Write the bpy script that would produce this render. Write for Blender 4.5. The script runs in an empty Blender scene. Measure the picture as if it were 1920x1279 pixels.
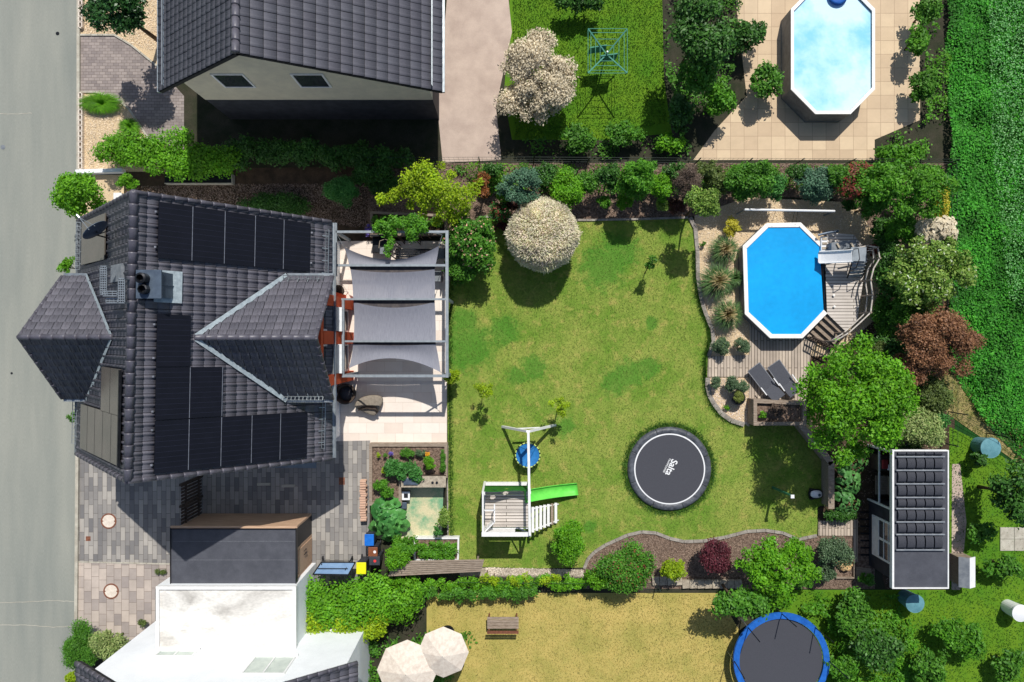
import bpy, bmesh, math, random
import numpy as np
from mathutils import Vector, Matrix

scene = bpy.context.scene
PI = math.pi
# ------------------------------------------------------------------ camera, sky, sun, exposure
H = 30.0                      # camera height above the lawn
cd = bpy.data.cameras.new("camera")
cam = bpy.data.objects.new("camera", cd)
scene.collection.objects.link(cam)
cam.location = (0, 0, H)
cam.rotation_euler = (0, 0, 0)
cd.sensor_width = 36.0
cd.lens = 24.0
cd.clip_end = 2000
scene.camera = cam
SUNV = Vector((0.16, 0.74, 1.0)).normalized()      # towards the sun
elev = math.asin(SUNV.z)
azim = math.atan2(SUNV.x, SUNV.y)
sd = bpy.data.lights.new("sun", 'SUN')
sd.energy = 4.5
sd.angle = math.radians(0.55)
sd.color = (1.0, 0.965, 0.90)
sun = bpy.data.objects.new("sun", sd)
sun.rotation_euler = SUNV.to_track_quat('Z', 'Y').to_euler()
scene.collection.objects.link(sun)
w = bpy.data.worlds.new("World")
scene.world = w
w.use_nodes = True
nt = w.node_tree
bg = nt.nodes['Background']
sky = nt.nodes.new('ShaderNodeTexSky')
sky.sky_type = 'NISHITA'
sky.sun_disc = False
sky.sun_elevation = elev
sky.sun_rotation = azim
nt.links.new(sky.outputs[0], bg.inputs[0])
bg.inputs[1].default_value = 0.095
scene.view_settings.view_transform = 'Standard'
scene.view_settings.look = 'None'
scene.view_settings.exposure = 0.0
scene.view_settings.gamma = 1.0
scene.cycles.max_bounces = 6
scene.cycles.transparent_max_bounces = 8
scene.render.film_transparent = False

rng = np.random.default_rng(7)
random.seed(7)

# ------------------------------------------------------------------ measuring helpers
def at(px, py, z=0.0):
    """world point at height z that stands at photograph pixel px, py"""
    k = (H - z) / 1280.0
    return Vector(((px - 960) * k, (639.5 - py) * k, z))

def on(px, py, P, N):
    """world point on the plane (P, N) at photograph pixel px, py"""
    d = Vector(((px - 960) / 1280.0, (639.5 - py) / 1280.0, -1.0))
    o = Vector((0, 0, H))
    t = (P - o).dot(N) / d.dot(N)
    return o + d * t

def L(r, g, b, k=1.12):
    f = lambda c: ((c / 255.0 + .055) / 1.055) ** 2.4 if c > 10 else c / 255 / 12.92
    return (f(r) / k, f(g) / k, f(b) / k)

# ------------------------------------------------------------------ materials
def mat(name, c1, c2=None, scale=6.0, detail=5.0, rough=0.8, bump=0.0, bscale=40.0, metal=0.0, spec=0.3,
        fine=None, stretch=(1, 1, 1), island=False, contrast=(0.35, 0.65), transl=0.0, transp=0.0, emit=None, dist=0.0):
    m = bpy.data.materials.new(name)
    m.use_nodes = True
    t = m.node_tree
    b = t.nodes['Principled BSDF']
    b.inputs['Roughness'].default_value = rough
    b.inputs['Metallic'].default_value = metal
    b.inputs['Specular IOR Level'].default_value = spec
    co = t.nodes.new('ShaderNodeTexCoord')
    mp = t.nodes.new('ShaderNodeMapping')
    mp.inputs['Scale'].default_value = stretch
    t.links.new(co.outputs['Object'], mp.inputs[0])
    col = None
    if c2 is None:
        b.inputs['Base Color'].default_value = (*c1, 1)
        if fine is None:
            fine = (0.10, 60)
        src = None
    if island:
        g = t.nodes.new('ShaderNodeNewGeometry')
        mx = t.nodes.new('ShaderNodeMix'); mx.data_type = 'RGBA'
        mx.inputs[6].default_value = (*c1, 1); mx.inputs[7].default_value = (*(c2 or c1), 1)
        t.links.new(g.outputs['Random Per Island'], mx.inputs[0])
        col = mx.outputs[2]
    elif c2 is not None:
        n = t.nodes.new('ShaderNodeTexNoise')
        n.inputs['Scale'].default_value = scale; n.inputs['Detail'].default_value = detail
        n.inputs['Roughness'].default_value = 0.62; n.inputs['Distortion'].default_value = dist
        t.links.new(mp.outputs[0], n.inputs['Vector'])
        mr = t.nodes.new('ShaderNodeMapRange')
        mr.inputs[1].default_value = contrast[0]; mr.inputs[2].default_value = contrast[1]
        t.links.new(n.outputs[0], mr.inputs[0])
        mx = t.nodes.new('ShaderNodeMix'); mx.data_type = 'RGBA'
        mx.inputs[6].default_value = (*c1, 1); mx.inputs[7].default_value = (*c2, 1)
        t.links.new(mr.outputs[0], mx.inputs[0])
        col = mx.outputs[2]
    else:
        rgb = t.nodes.new('ShaderNodeRGB'); rgb.outputs[0].default_value = (*c1, 1)
        col = rgb.outputs[0]
    if fine:
        n2 = t.nodes.new('ShaderNodeTexNoise'); n2.inputs['Scale'].default_value = fine[1]
        n2.inputs['Detail'].default_value = 3
        t.links.new(mp.outputs[0], n2.inputs['Vector'])
        mr = t.nodes.new('ShaderNodeMapRange')
        mr.inputs[1].default_value = 0.3; mr.inputs[2].default_value = 0.7
        mr.inputs[3].default_value = 1 - fine[0]; mr.inputs[4].default_value = 1 + fine[0]
        t.links.new(n2.outputs[0], mr.inputs[0])
        vm = t.nodes.new('ShaderNodeVectorMath'); vm.operation = 'SCALE'
        t.links.new(col, vm.inputs[0]); t.links.new(mr.outputs[0], vm.inputs['Scale'])
        col = vm.outputs[0]
    t.links.new(col, b.inputs['Base Color'])
    if bump:
        n3 = t.nodes.new('ShaderNodeTexNoise'); n3.inputs['Scale'].default_value = bscale
        n3.inputs['Detail'].default_value = 4
        t.links.new(mp.outputs[0], n3.inputs['Vector'])
        bp = t.nodes.new('ShaderNodeBump'); bp.inputs['Strength'].default_value = bump
        bp.inputs['Distance'].default_value = 0.03
        t.links.new(n3.outputs[0], bp.inputs['Height'])
        t.links.new(bp.outputs[0], b.inputs['Normal'])
    out = t.nodes['Material Output']
    sh = b.outputs[0]
    if transl:
        tr = t.nodes.new('ShaderNodeBsdfTranslucent')
        t.links.new(col, tr.inputs[0])
        ms = t.nodes.new('ShaderNodeMixShader'); ms.inputs[0].default_value = transl
        t.links.new(sh, ms.inputs[1]); t.links.new(tr.outputs[0], ms.inputs[2]); sh = ms.outputs[0]
    if transp:
        tp = t.nodes.new('ShaderNodeBsdfTransparent')
        ms = t.nodes.new('ShaderNodeMixShader'); ms.inputs[0].default_value = transp
        t.links.new(sh, ms.inputs[1]); t.links.new(tp.outputs[0], ms.inputs[2]); sh = ms.outputs[0]
    t.links.new(sh, out.inputs[0])
    return m

def brick(name, c1, c2, mortar, bw, bh, ang=0.0, msize=0.012, rough=0.85, offset=0.5, bump=0.4, mottle=0.12, c3=None):
    """paving: bw x bh metres per stone"""
    m = bpy.data.materials.new(name); m.use_nodes = True
    t = m.node_tree; b = t.nodes['Principled BSDF']
    b.inputs['Roughness'].default_value = rough; b.inputs['Specular IOR Level'].default_value = 0.25
    co = t.nodes.new('ShaderNodeTexCoord'); mp = t.nodes.new('ShaderNodeMapping')
    mp.inputs['Rotation'].default_value = (0, 0, ang)
    t.links.new(co.outputs['Object'], mp.inputs[0])
    br = t.nodes.new('ShaderNodeTexBrick')
    br.offset = offset
    br.inputs['Scale'].default_value = 1.0
    br.inputs['Brick Width'].default_value = bw; br.inputs['Row Height'].default_value = bh
    br.inputs['Mortar Size'].default_value = msize; br.inputs['Mortar Smooth'].default_value = 0.3
    br.inputs['Color1'].default_value = (*c1, 1); br.inputs['Color2'].default_value = (*c2, 1)
    br.inputs['Mortar'].default_value = (*mortar, 1)
    t.links.new(mp.outputs[0], br.inputs['Vector'])
    n = t.nodes.new('ShaderNodeTexNoise'); n.inputs['Scale'].default_value = 1.3; n.inputs['Detail'].default_value = 8
    n.inputs['Roughness'].default_value = 0.7
    t.links.new(mp.outputs[0], n.inputs['Vector'])
    mr = t.nodes.new('ShaderNodeMapRange'); mr.inputs[1].default_value = .3; mr.inputs[2].default_value = .7
    mr.inputs[3].default_value = 1 - mottle; mr.inputs[4].default_value = 1 + mottle
    t.links.new(n.outputs[0], mr.inputs[0])
    vm = t.nodes.new('ShaderNodeVectorMath'); vm.operation = 'SCALE'
    t.links.new(br.outputs[0], vm.inputs[0]); t.links.new(mr.outputs[0], vm.inputs['Scale'])
    t.links.new(vm.outputs[0], b.inputs['Base Color'])
    bp = t.nodes.new('ShaderNodeBump'); bp.inputs['Strength'].default_value = bump; bp.inputs['Distance'].default_value = -.01
    t.links.new(br.outputs['Fac'], bp.inputs['Height']); t.links.new(bp.outputs[0], b.inputs['Normal'])
    return m

def leafmat(name, a, b, tl=0.3, rough=0.55):
    return mat(name, a, b, island=True, fine=(0.25, 1.3), rough=rough, spec=0.35, transl=tl)

# ------------------------------------------------------------------ mesh builder
class MB:
    def __init__(s):
        s.v = []; s.f = []
    def add(s, vs, fs):
        n = len(s.v); s.v += [tuple(p) for p in vs]; s.f += [tuple(i + n for i in f) for f in fs]; return s
    def box(s, x0, x1, y0, y1, z0, z1):
        x0, x1 = min(x0, x1), max(x0, x1); y0, y1 = min(y0, y1), max(y0, y1)
        return s.add([(x0, y0, z0), (x1, y0, z0), (x1, y1, z0), (x0, y1, z0), (x0, y0, z1), (x1, y0, z1), (x1, y1, z1), (x0, y1, z1)],
                     [(0, 3, 2, 1), (4, 5, 6, 7), (0, 1, 5, 4), (1, 2, 6, 5), (2, 3, 7, 6), (3, 0, 4, 7)])
    def bar(s, p, q, w, h, up=(0, 0, 1)):
        p = Vector(p); q = Vector(q); d = (q - p).normalized(); u = Vector(up)
        if abs(d.dot(u)) > .98: u = Vector((0, 1, 0))
        a = d.cross(u).normalized() * w / 2; b = a.cross(d).normalized() * h / 2
        vs = [p - a - b, p + a - b, p + a + b, p - a + b, q - a - b, q + a - b, q + a + b, q - a + b]
        return s.add(vs, [(0, 3, 2, 1), (4, 5, 6, 7), (0, 1, 5, 4), (1, 2, 6, 5), (2, 3, 7, 6), (3, 0, 4, 7)])
    def tube(s, pts, r, n=8, cap=True):
        pts = [Vector(p) for p in pts]
        rs = r if isinstance(r, (list, tuple)) else [r] * len(pts)
        base = len(s.v); prev = None
        for i, p in enumerate(pts):
            d = (pts[min(i + 1, len(pts) - 1)] - pts[max(i - 1, 0)]).normalized()
            u = Vector((0, 0, 1)) if abs(d.z) < .95 else Vector((1, 0, 0))
            a = d.cross(u).normalized(); b = a.cross(d).normalized()
            for k in range(n):
                t = 2 * PI * k / n
                s.v.append(tuple(p + (a * math.cos(t) + b * math.sin(t)) * rs[i]))
        for i in range(len(pts) - 1):
            for k in range(n):
                k2 = (k + 1) % n
                s.f.append((base + i * n + k, base + i * n + k2, base + (i + 1) * n + k2, base + (i + 1) * n + k))
        if cap:
            s.f.append(tuple(base + k for k in range(n))[::-1]); e = base + (len(pts) - 1) * n
            s.f.append(tuple(e + k for k in range(n)))
        return s
    def prism(s, poly, z0, z1):
        n = len(poly); a = sum(poly[i][0] * poly[(i + 1) % n][1] - poly[(i + 1) % n][0] * poly[i][1] for i in range(n))
        if a < 0: poly = poly[::-1]
        vs = [(p[0], p[1], z0) for p in poly] + [(p[0], p[1], z1) for p in poly]
        fs = [tuple(range(n))[::-1], tuple(range(n, 2 * n))] + [(i, (i + 1) % n, n + (i + 1) % n, n + i) for i in range(n)]
        return s.add(vs, fs)
    def slab(s, quad, th):
        """a plate below the given corners, thickness along its normal"""
        q = [Vector(p) for p in quad]; n = (q[1] - q[0]).cross(q[-1] - q[0]).normalized()
        if n.z < 0: n = -n
        k = len(q)
        vs = q + [p - n * th for p in q]
        return s.add(vs, [tuple(range(k)), tuple(range(k, 2 * k))[::-1]] + [(i, k + i, k + (i + 1) % k, (i + 1) % k) for i in range(k)])
    def lathe(s, c, prof, n=24, a0=0):
        base = len(s.v)
        for r, z in prof:
            for k in range(n):
                t = 2 * PI * k / n + a0
                s.v.append((c[0] + r * math.cos(t), c[1] + r * math.sin(t), c[2] + z))
        for i in range(len(prof) - 1):
            for k in range(n):
                k2 = (k + 1) % n
                s.f.append((base + i * n + k, base + i * n + k2, base + (i + 1) * n + k2, base + (i + 1) * n + k))
        return s
    def build(s, name, m, parent=None, smooth=False, bevel=0.0):
        me = bpy.data.meshes.new(name)
        v = np.array(s.v, dtype=float)
        if parent is None:
            lo, hi = v.min(0), v.max(0)
            loc = Vector(((lo[0] + hi[0]) / 2, (lo[1] + hi[1]) / 2, lo[2]))
        else:
            loc = Vector(parent['_base'])
        v = v - np.array(loc)
        me.from_pydata([tuple(p) for p in v], [], s.f)
        me.materials.append(m)
        o = bpy.data.objects.new(name, me)
        scene.collection.objects.link(o)
        if parent is None:
            o.location = loc
        else:
            o.parent = parent
        o['_base'] = tuple(loc)
        if bevel:
            b = o.modifiers.new('bevel', 'BEVEL'); b.width = bevel; b.segments = 2; b.limit_method = 'ANGLE'
        bm = bmesh.new(); bm.from_mesh(me)
        bmesh.ops.recalc_face_normals(bm, faces=bm.faces); bm.to_mesh(me); bm.free()
        if smooth:
            for p in me.polygons: p.use_smooth = True
        return o

def build_np(name, V, F, m, parent=None):
    """fast quads/tris mesh from numpy arrays"""
    me = bpy.data.meshes.new(name)
    if parent is None:
        lo, hi = V.min(0), V.max(0)
        loc = np.array([(lo[0] + hi[0]) / 2, (lo[1] + hi[1]) / 2, lo[2]])
    else:
        loc = np.array(parent['_base'])
    V = V - loc
    k = F.shape[1]
    me.vertices.add(len(V)); me.vertices.foreach_set('co', V.astype(np.float32).ravel())
    me.loops.add(F.size); me.loops.foreach_set('vertex_index', F.astype(np.int32).ravel())
    me.polygons.add(len(F))
    me.polygons.foreach_set('loop_start', np.arange(0, F.size, k, dtype=np.int32))
    me.polygons.foreach_set('loop_total', np.full(len(F), k, dtype=np.int32))
    me.update(); me.validate()
    me.materials.append(m)
    o = bpy.data.objects.new(name, me); scene.collection.objects.link(o)
    if parent is None:
        o.location = Vector(loc)
    else:
        o.parent = parent
    o['_base'] = tuple(loc)
    return o

def thing(name, label, cat, loc, group=None):
    o = bpy.data.objects.new(name, None); scene.collection.objects.link(o)
    o.location = loc; o['_base'] = tuple(loc); o.empty_display_size = .2
    o['label'] = label; o['category'] = cat
    if group: o['group'] = group
    return o

def tag(o, label, cat, group=None):
    o['label'] = label; o['category'] = cat
    if group: o['group'] = group
    return o

def structure(o):
    o['kind'] = 'structure'; return o

def copy_tree(o, parent=None):
    c = o.copy(); scene.collection.objects.link(c); c.parent = parent
    for ch in [x for x in scene.objects if x.parent == o]:
        copy_tree(ch, c)
    return c

def P2(pts, z=0.0):
    return [tuple(at(px, py, z))[:2] for px, py in pts]

def sheet(name, pts, z, m, world=False):
    poly = pts if world else P2(pts)
    n = len(poly); a = sum(poly[i][0] * poly[(i + 1) % n][1] - poly[(i + 1) % n][0] * poly[i][1] for i in range(n))
    if a < 0: poly = poly[::-1]
    me = bpy.data.meshes.new(name)
    from mathutils.geometry import tessellate_polygon
    tr = tessellate_polygon([[Vector((p[0], p[1], 0)) for p in poly]])
    me.from_pydata([(p[0], p[1], z) for p in poly], [], [tuple(t_) for t_ in tr])
    if sum(f.normal.z * f.area for f in me.polygons) < 0: me.flip_normals()
    me.materials.append(m)
    o = bpy.data.objects.new(name, me); scene.collection.objects.link(o)
    o['kind'] = 'structure'; o['_base'] = (0, 0, 0)
    return o

def inside(P, poly):
    x, y = P[:, 0], P[:, 1]; r = np.zeros(len(P), bool); n = len(poly); j = n - 1
    for i in range(n):
        xi, yi = poly[i]; xj, yj = poly[j]
        c = ((yi > y) != (yj > y)) & (x < (xj - xi) * (y - yi) / (yj - yi + 1e-12) + xi)
        r ^= c; j = i
    return r

def scatter_in(poly, n):
    q = np.array(poly); lo, hi = q.min(0), q.max(0)
    P = rng.uniform(lo, hi, (int(n * 1.0), 2))
    return P[inside(P, poly)]

def unit(a):
    return a / (np.linalg.norm(a, axis=1, keepdims=True) + 1e-9)

def leaf_quads(C, N, size, aspect=0.55, jit=0.35, tri=False):
    """one folded rhombus leaf per point C, facing roughly N"""
    n = len(C)
    N = unit(N)
    a = unit(np.cross(N, rng.normal(size=(n, 3))))
    b = np.cross(N, a)
    l = size * rng.uniform(1 - jit, 1 + jit, (n, 1)); w_ = l * aspect
    droop = N * l * rng.uniform(-.15, .25, (n, 1))
    v0 = C - a * l * .5; v2 = C + a * l * .5 - droop
    v1 = C + b * w_ * .5 + N * w_ * .12; v3 = C - b * w_ * .5 + N * w_ * .12
    V = np.stack([v0, v1, v2, v3], 1).reshape(-1, 3)
    F = np.arange(4 * n).reshape(n, 4)
    return V, F

def cloud(centres, radii, per, size, aspect=.55, flat=.35, upb=.5, shell=0.45):
    """leaves on and in the little balls given"""
    C = []; N = []
    for (c, r, k) in zip(centres, radii, per):
        k = int(k)
        if k < 1: continue
        d = unit(rng.normal(size=(k, 3)))
        d[:, 2] = np.where(d[:, 2] < -.3, -d[:, 2] * .6, d[:, 2]); d = unit(d)
        rr = r * np.clip(np.abs(rng.normal(.78, .22, (k, 1))), .1, 1.35)
        C.append(np.array(c) + d * rr * np.array([1, 1, .8])); N.append(d * .45 + np.array([0, 0, upb]) + rng.normal(size=(k, 3)) * flat)
    C = np.concatenate(C); N = np.concatenate(N)
    return leaf_quads(C, N, size, aspect)
# ------------------------------------------------------------------ palette
M = {}
M['soil'] = mat('soil', L(92, 74, 58), L(60, 50, 38), scale=2.5, fine=(.3, 50), bump=.6, rough=.95)
M['mulch'] = mat('mulch', L(146, 124, 108), L(96, 78, 66), scale=9, fine=(.35, 45), bump=.8, rough=.95, contrast=(.4, .6))
M['asphalt'] = mat('asphalt', L(158, 159, 149), L(138, 142, 135), scale=1.1, detail=8, stretch=(1, .12, 1), contrast=(.3, .7), fine=(.09, 70), bump=.25, bscale=120, rough=.92)
M['gravel'] = mat('gravel', L(238, 215, 178), L(205, 176, 138), scale=26, fine=(.22, 60), bump=.8, bscale=45, rough=.9)
M['kerb'] = mat('concrete kerb', L(200, 195, 180), L(172, 165, 150), scale=3, fine=(.12, 40), rough=.9)
M['edging'] = mat('edging stone', L(172, 165, 155), L(138, 130, 122), scale=5, fine=(.2, 30), bump=.4, rough=.9)
M['paver'] = brick('plank paver', L(176, 170, 162), L(120, 118, 118), L(95, 90, 84), .60, .20, PI / 2, .008, offset=.37, mottle=.1)
M['paver_warm'] = brick('warm block paver', L(198, 184, 172), L(156, 146, 141), L(120, 106, 96), .50, .33, PI / 2, .008, offset=.3, mottle=.14)
M['paver_fine'] = brick('small block paver', L(168, 156, 150), L(140, 130, 127), L(112, 100, 92), .24, .13, 0, .008, mottle=.1)
M['travertine'] = brick('travertine slab', L(245, 234, 222), L(234, 218, 204), L(214, 196, 180), .80, .45, 0, .006, offset=.4, mottle=.06)
M['slab_beige'] = brick('beige terrace slab', L(222, 198, 165), L(205, 180, 150), L(175, 150, 125), .6, .6, 0, .01, offset=0, mottle=.08)
M['path_pink'] = mat('pinkish path slab', L(205, 185, 170), L(185, 165, 152), scale=1.2, fine=(.08, 30), rough=.9)
M['deck'] = brick('weathered deck board', L(206, 190, 172), L(176, 162, 148), L(80, 70, 60), 4.0, .135, PI / 2, .012, offset=.3, mottle=.15, bump=.8)
M['deck_ew'] = brick('grey deck board', L(226, 216, 206), L(196, 187, 178), L(96, 88, 80), 4.0, .135, 0, .012, offset=.3, mottle=.12, bump=.8)
M['sand_floor'] = mat('worn green paint floor', L(214, 205, 165), L(120, 170, 130), scale=1.1, detail=7, fine=(.15, 20), rough=.9, contrast=(.45, .62))
M['tile'] = mat('roof tile', L(108, 106, 115), L(91, 90, 99), island=True, fine=(.12, 22), rough=.5, spec=.45)
M['underlay'] = mat('roof underlay', (.012, .012, .014), (.02, .02, .022), scale=4)
M['tile_far'] = mat('neighbour roof tile', L(96, 96, 105), L(90, 89, 98), island=True, fine=(.08, 20), rough=.6, spec=.3)
M['ridge'] = mat('ridge tile', L(100, 98, 108), L(80, 78, 88), scale=4, fine=(.1, 20), rough=.45, spec=.5)
M['valley'] = mat('lead valley', L(190, 202, 206), L(160, 172, 178), scale=8, rough=.5, metal=.3)
M['zinc'] = mat('zinc metal', L(178, 186, 190), L(150, 158, 164), scale=6, rough=.4, metal=.6)
M['galv'] = mat('galvanised beam', L(160, 168, 174), L(140, 148, 154), scale=6, rough=.5, metal=.3)
M['slate_metal'] = mat('blue grey sheet metal', L(98, 112, 128), L(82, 94, 110), scale=4, rough=.4, metal=.3)
M['dark_metal'] = mat('dark metal', L(44, 46, 52), L(30, 32, 36), scale=5, rough=.4, metal=.4)
M['dark_plastic'] = mat('dark plastic', L(40, 40, 46), L(30, 30, 34), scale=8, rough=.5)
M['red_wall'] = mat('terracotta plaster', L(214, 92, 50), L(200, 82, 44), scale=3, fine=(.08, 40), bump=.2, rough=.9)
M['cream_wall'] = mat('cream plaster', (.66, .60, .46), (.56, .51, .4), scale=2, fine=(.05, 40), rough=.9)
M['white_wall'] = mat('white plaster', (.84, .86, .88), (.78, .80, .82), scale=1.5, fine=(.04, 30), bump=.15, rough=.9)
M['dark_wall'] = mat('dark cladding', L(64, 66, 74), L(48, 50, 58), scale=3, rough=.7)
M['glass'] = mat('window glass', (.03, .035, .04), (.05, .055, .06), scale=2, rough=.08, spec=.8)
M['pale_glass'] = mat('pale blind behind glass', L(205, 215, 205), L(180, 192, 184), scale=3, rough=.15, spec=.6)
M['white_paint'] = mat('white paint', (.80, .80, .79), (.70, .70, .69), scale=5, fine=(.06, 25), rough=.55)
M['white_plastic'] = mat('white plastic', (.82, .82, .82), (.76, .77, .78), scale=4, rough=.35, spec=.5)
M['grey_plastic'] = mat('grey plastic', L(140, 145, 150), L(112, 118, 126), scale=4, rough=.5)
M['wood'] = mat('weathered timber', L(172, 156, 140), L(132, 116, 100), scale=7, stretch=(.6, 6, 1), fine=(.15, 30), rough=.85, bump=.3)
M['wood_pale'] = mat('pale larch board', L(214, 180, 150), L(186, 150, 122), scale=5, stretch=(.4, 8, 8), fine=(.12, 20), rough=.8)
M['wood_dark'] = mat('dark stained timber', L(90, 76, 66), L(62, 54, 48), scale=7, fine=(.15, 30), rough=.85)
M['felt'] = mat('roofing felt', L(86, 88, 96), L(74, 76, 84), scale=2.2, fine=(.16, 70), bump=.4, bscale=90, rough=.85)
M['felt_seam'] = mat('felt seam', L(128, 130, 136), L(100, 102, 108), scale=14, rough=.8)
M['garage_roof'] = mat('dirty white roof', (.72, .70, .66), (.22, .20, .18), scale=.55, detail=10, fine=(.10, 12), rough=.9, contrast=(.46, .80), stretch=(.7, 1.3, 1), dist=.7)
M['rust'] = mat('rusty steel', L(150, 96, 72), L(105, 66, 52), scale=12, rough=.8)
M['concrete_light'] = mat('light concrete', L(236, 225, 210), L(215, 200, 185), scale=6, fine=(.08, 30), rough=.9)
M['black_mat'] = mat('trampoline mat', L(76, 77, 84), L(68, 69, 76), scale=40, fine=(.1, 120), rough=.8)
M['pad'] = mat('trampoline pad', L(98, 102, 110), L(62, 65, 72), scale=4, detail=7, fine=(.1, 10), rough=.45, bump=.9, bscale=6)
M['nest'] = mat('blue nest fabric', L(48, 130, 196), L(30, 104, 170), scale=6, rough=.7, bump=.3, bscale=20)
M['lime'] = mat('lime padding', L(206, 226, 130), L(180, 205, 100), scale=8, rough=.6)
M['slide_green'] = mat('green slide plastic', L(120, 226, 90), L(100, 210, 76), scale=3, rough=.3, spec=.5)
M['dark_green'] = mat('green painted panel', L(48, 118, 40), L(38, 100, 34), scale=3, rough=.6)
M['post_green'] = mat('green powder coat', L(64, 130, 98), L(50, 110, 84), scale=4, rough=.4)
M['pool_blue'] = mat('blue pool cover', (.006, .37, .80), (.006, .31, .70), scale=.45, fine=(.05, 5), rough=.25, spec=.5, bump=.35, bscale=2.2)
M['water'] = mat('clear pool water', (.26, .62, .90), (.62, .86, .96), scale=.45, detail=5, rough=.06, spec=.5, bump=.5, bscale=2.6, contrast=(.36, .6))
M['pool_white'] = mat('white pool coping', (.84, .82, .78), (.78, .76, .72), scale=5, fine=(.06, 12), rough=.5)
M['pool_wall'] = mat('pool wall steel', L(120, 126, 132), L(96, 102, 110), scale=4, rough=.5)
M['blue_pipe'] = mat('blue padding', L(40, 110, 200), L(28, 88, 170), scale=4, rough=.5)
M['mesh_fabric'] = mat('charcoal sling fabric', L(84, 86, 94), L(72, 74, 82), scale=30, fine=(.1, 80), rough=.8)
M['sail'] = mat('grey shade cloth', L(146, 148, 158), L(130, 132, 144), scale=9, stretch=(6, .4, 1), fine=(.08, 60), rough=.8, transl=.05, transp=.03)
M['stone'] = mat('beige stone', L(190, 178, 158), L(150, 138, 122), scale=6, rough=.9, fine=(.2, 20))
M['sandstone'] = mat('sandstone', L(230, 196, 142), L(190, 150, 105), scale=5, fine=(.2, 18), bump=.8, rough=.9)
M['tan_fabric'] = mat('tan cushion', L(150, 140, 126), L(130, 120, 108), scale=9, fine=(.1, 60), rough=.9)
M['bin_blue'] = mat('blue bin lid', L(36, 118, 214), L(26, 100, 190), scale=4, rough=.4)
M['bin_yellow'] = mat('yellow bin lid', L(240, 236, 30), L(226, 222, 22), scale=4, rough=.4)
M['bin_brown'] = mat('brown bin lid', L(140, 84, 56), L(118, 70, 46), scale=4, rough=.45)
M['bin_grey'] = mat('charcoal bin', L(66, 68, 74), L(52, 54, 60), scale=4, rough=.45)
M['table_blue'] = mat('blue table top', L(136, 168, 204), L(120, 152, 190), scale=3, rough=.35)
M['bark'] = mat('bark', L(110, 92, 74), L(76, 62, 50), scale=12, stretch=(1, 1, .3), rough=.9, bump=.6)
M['log'] = mat('firewood', L(240, 222, 200), L(170, 104, 72), island=True, rough=.9)
M['solar_black'] = mat('solar cell', L(21, 22, 31), L(17, 18, 26), scale=2, rough=.4, spec=.25)
M['solar_brown'] = mat('thin film with painted sky sheen', L(112, 104, 96), L(96, 92, 84), scale=.7, rough=.22, spec=.6)  # brown grey of the reflected sky is put into the base colour
M['alu'] = mat('aluminium', L(170, 172, 180), L(140, 142, 150), scale=8, rough=.4, metal=.6)
M['drygrass'] = mat('dry yellow lawn', L(200, 178, 104), L(168, 160, 84), scale=.8, fine=(.15, 50), bump=.5, rough=.95)
M['lawn2'] = mat('neighbour lawn', L(78, 128, 22), L(104, 140, 26), scale=.7, fine=(.18, 50), bump=.5, rough=.95)
M['darksoil'] = mat('dark soil', L(66, 62, 50), L(44, 50, 32), scale=1.5, fine=(.3, 40), rough=.95)
M['field_soil'] = mat('field ground', L(30, 84, 24), L(20, 60, 18), scale=2, fine=(.3, 40), rough=.95)
M['dry_verge'] = mat('dry verge', L(176, 156, 108), L(120, 120, 62), scale=3, fine=(.3, 40), rough=.95, bump=.5)

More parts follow.
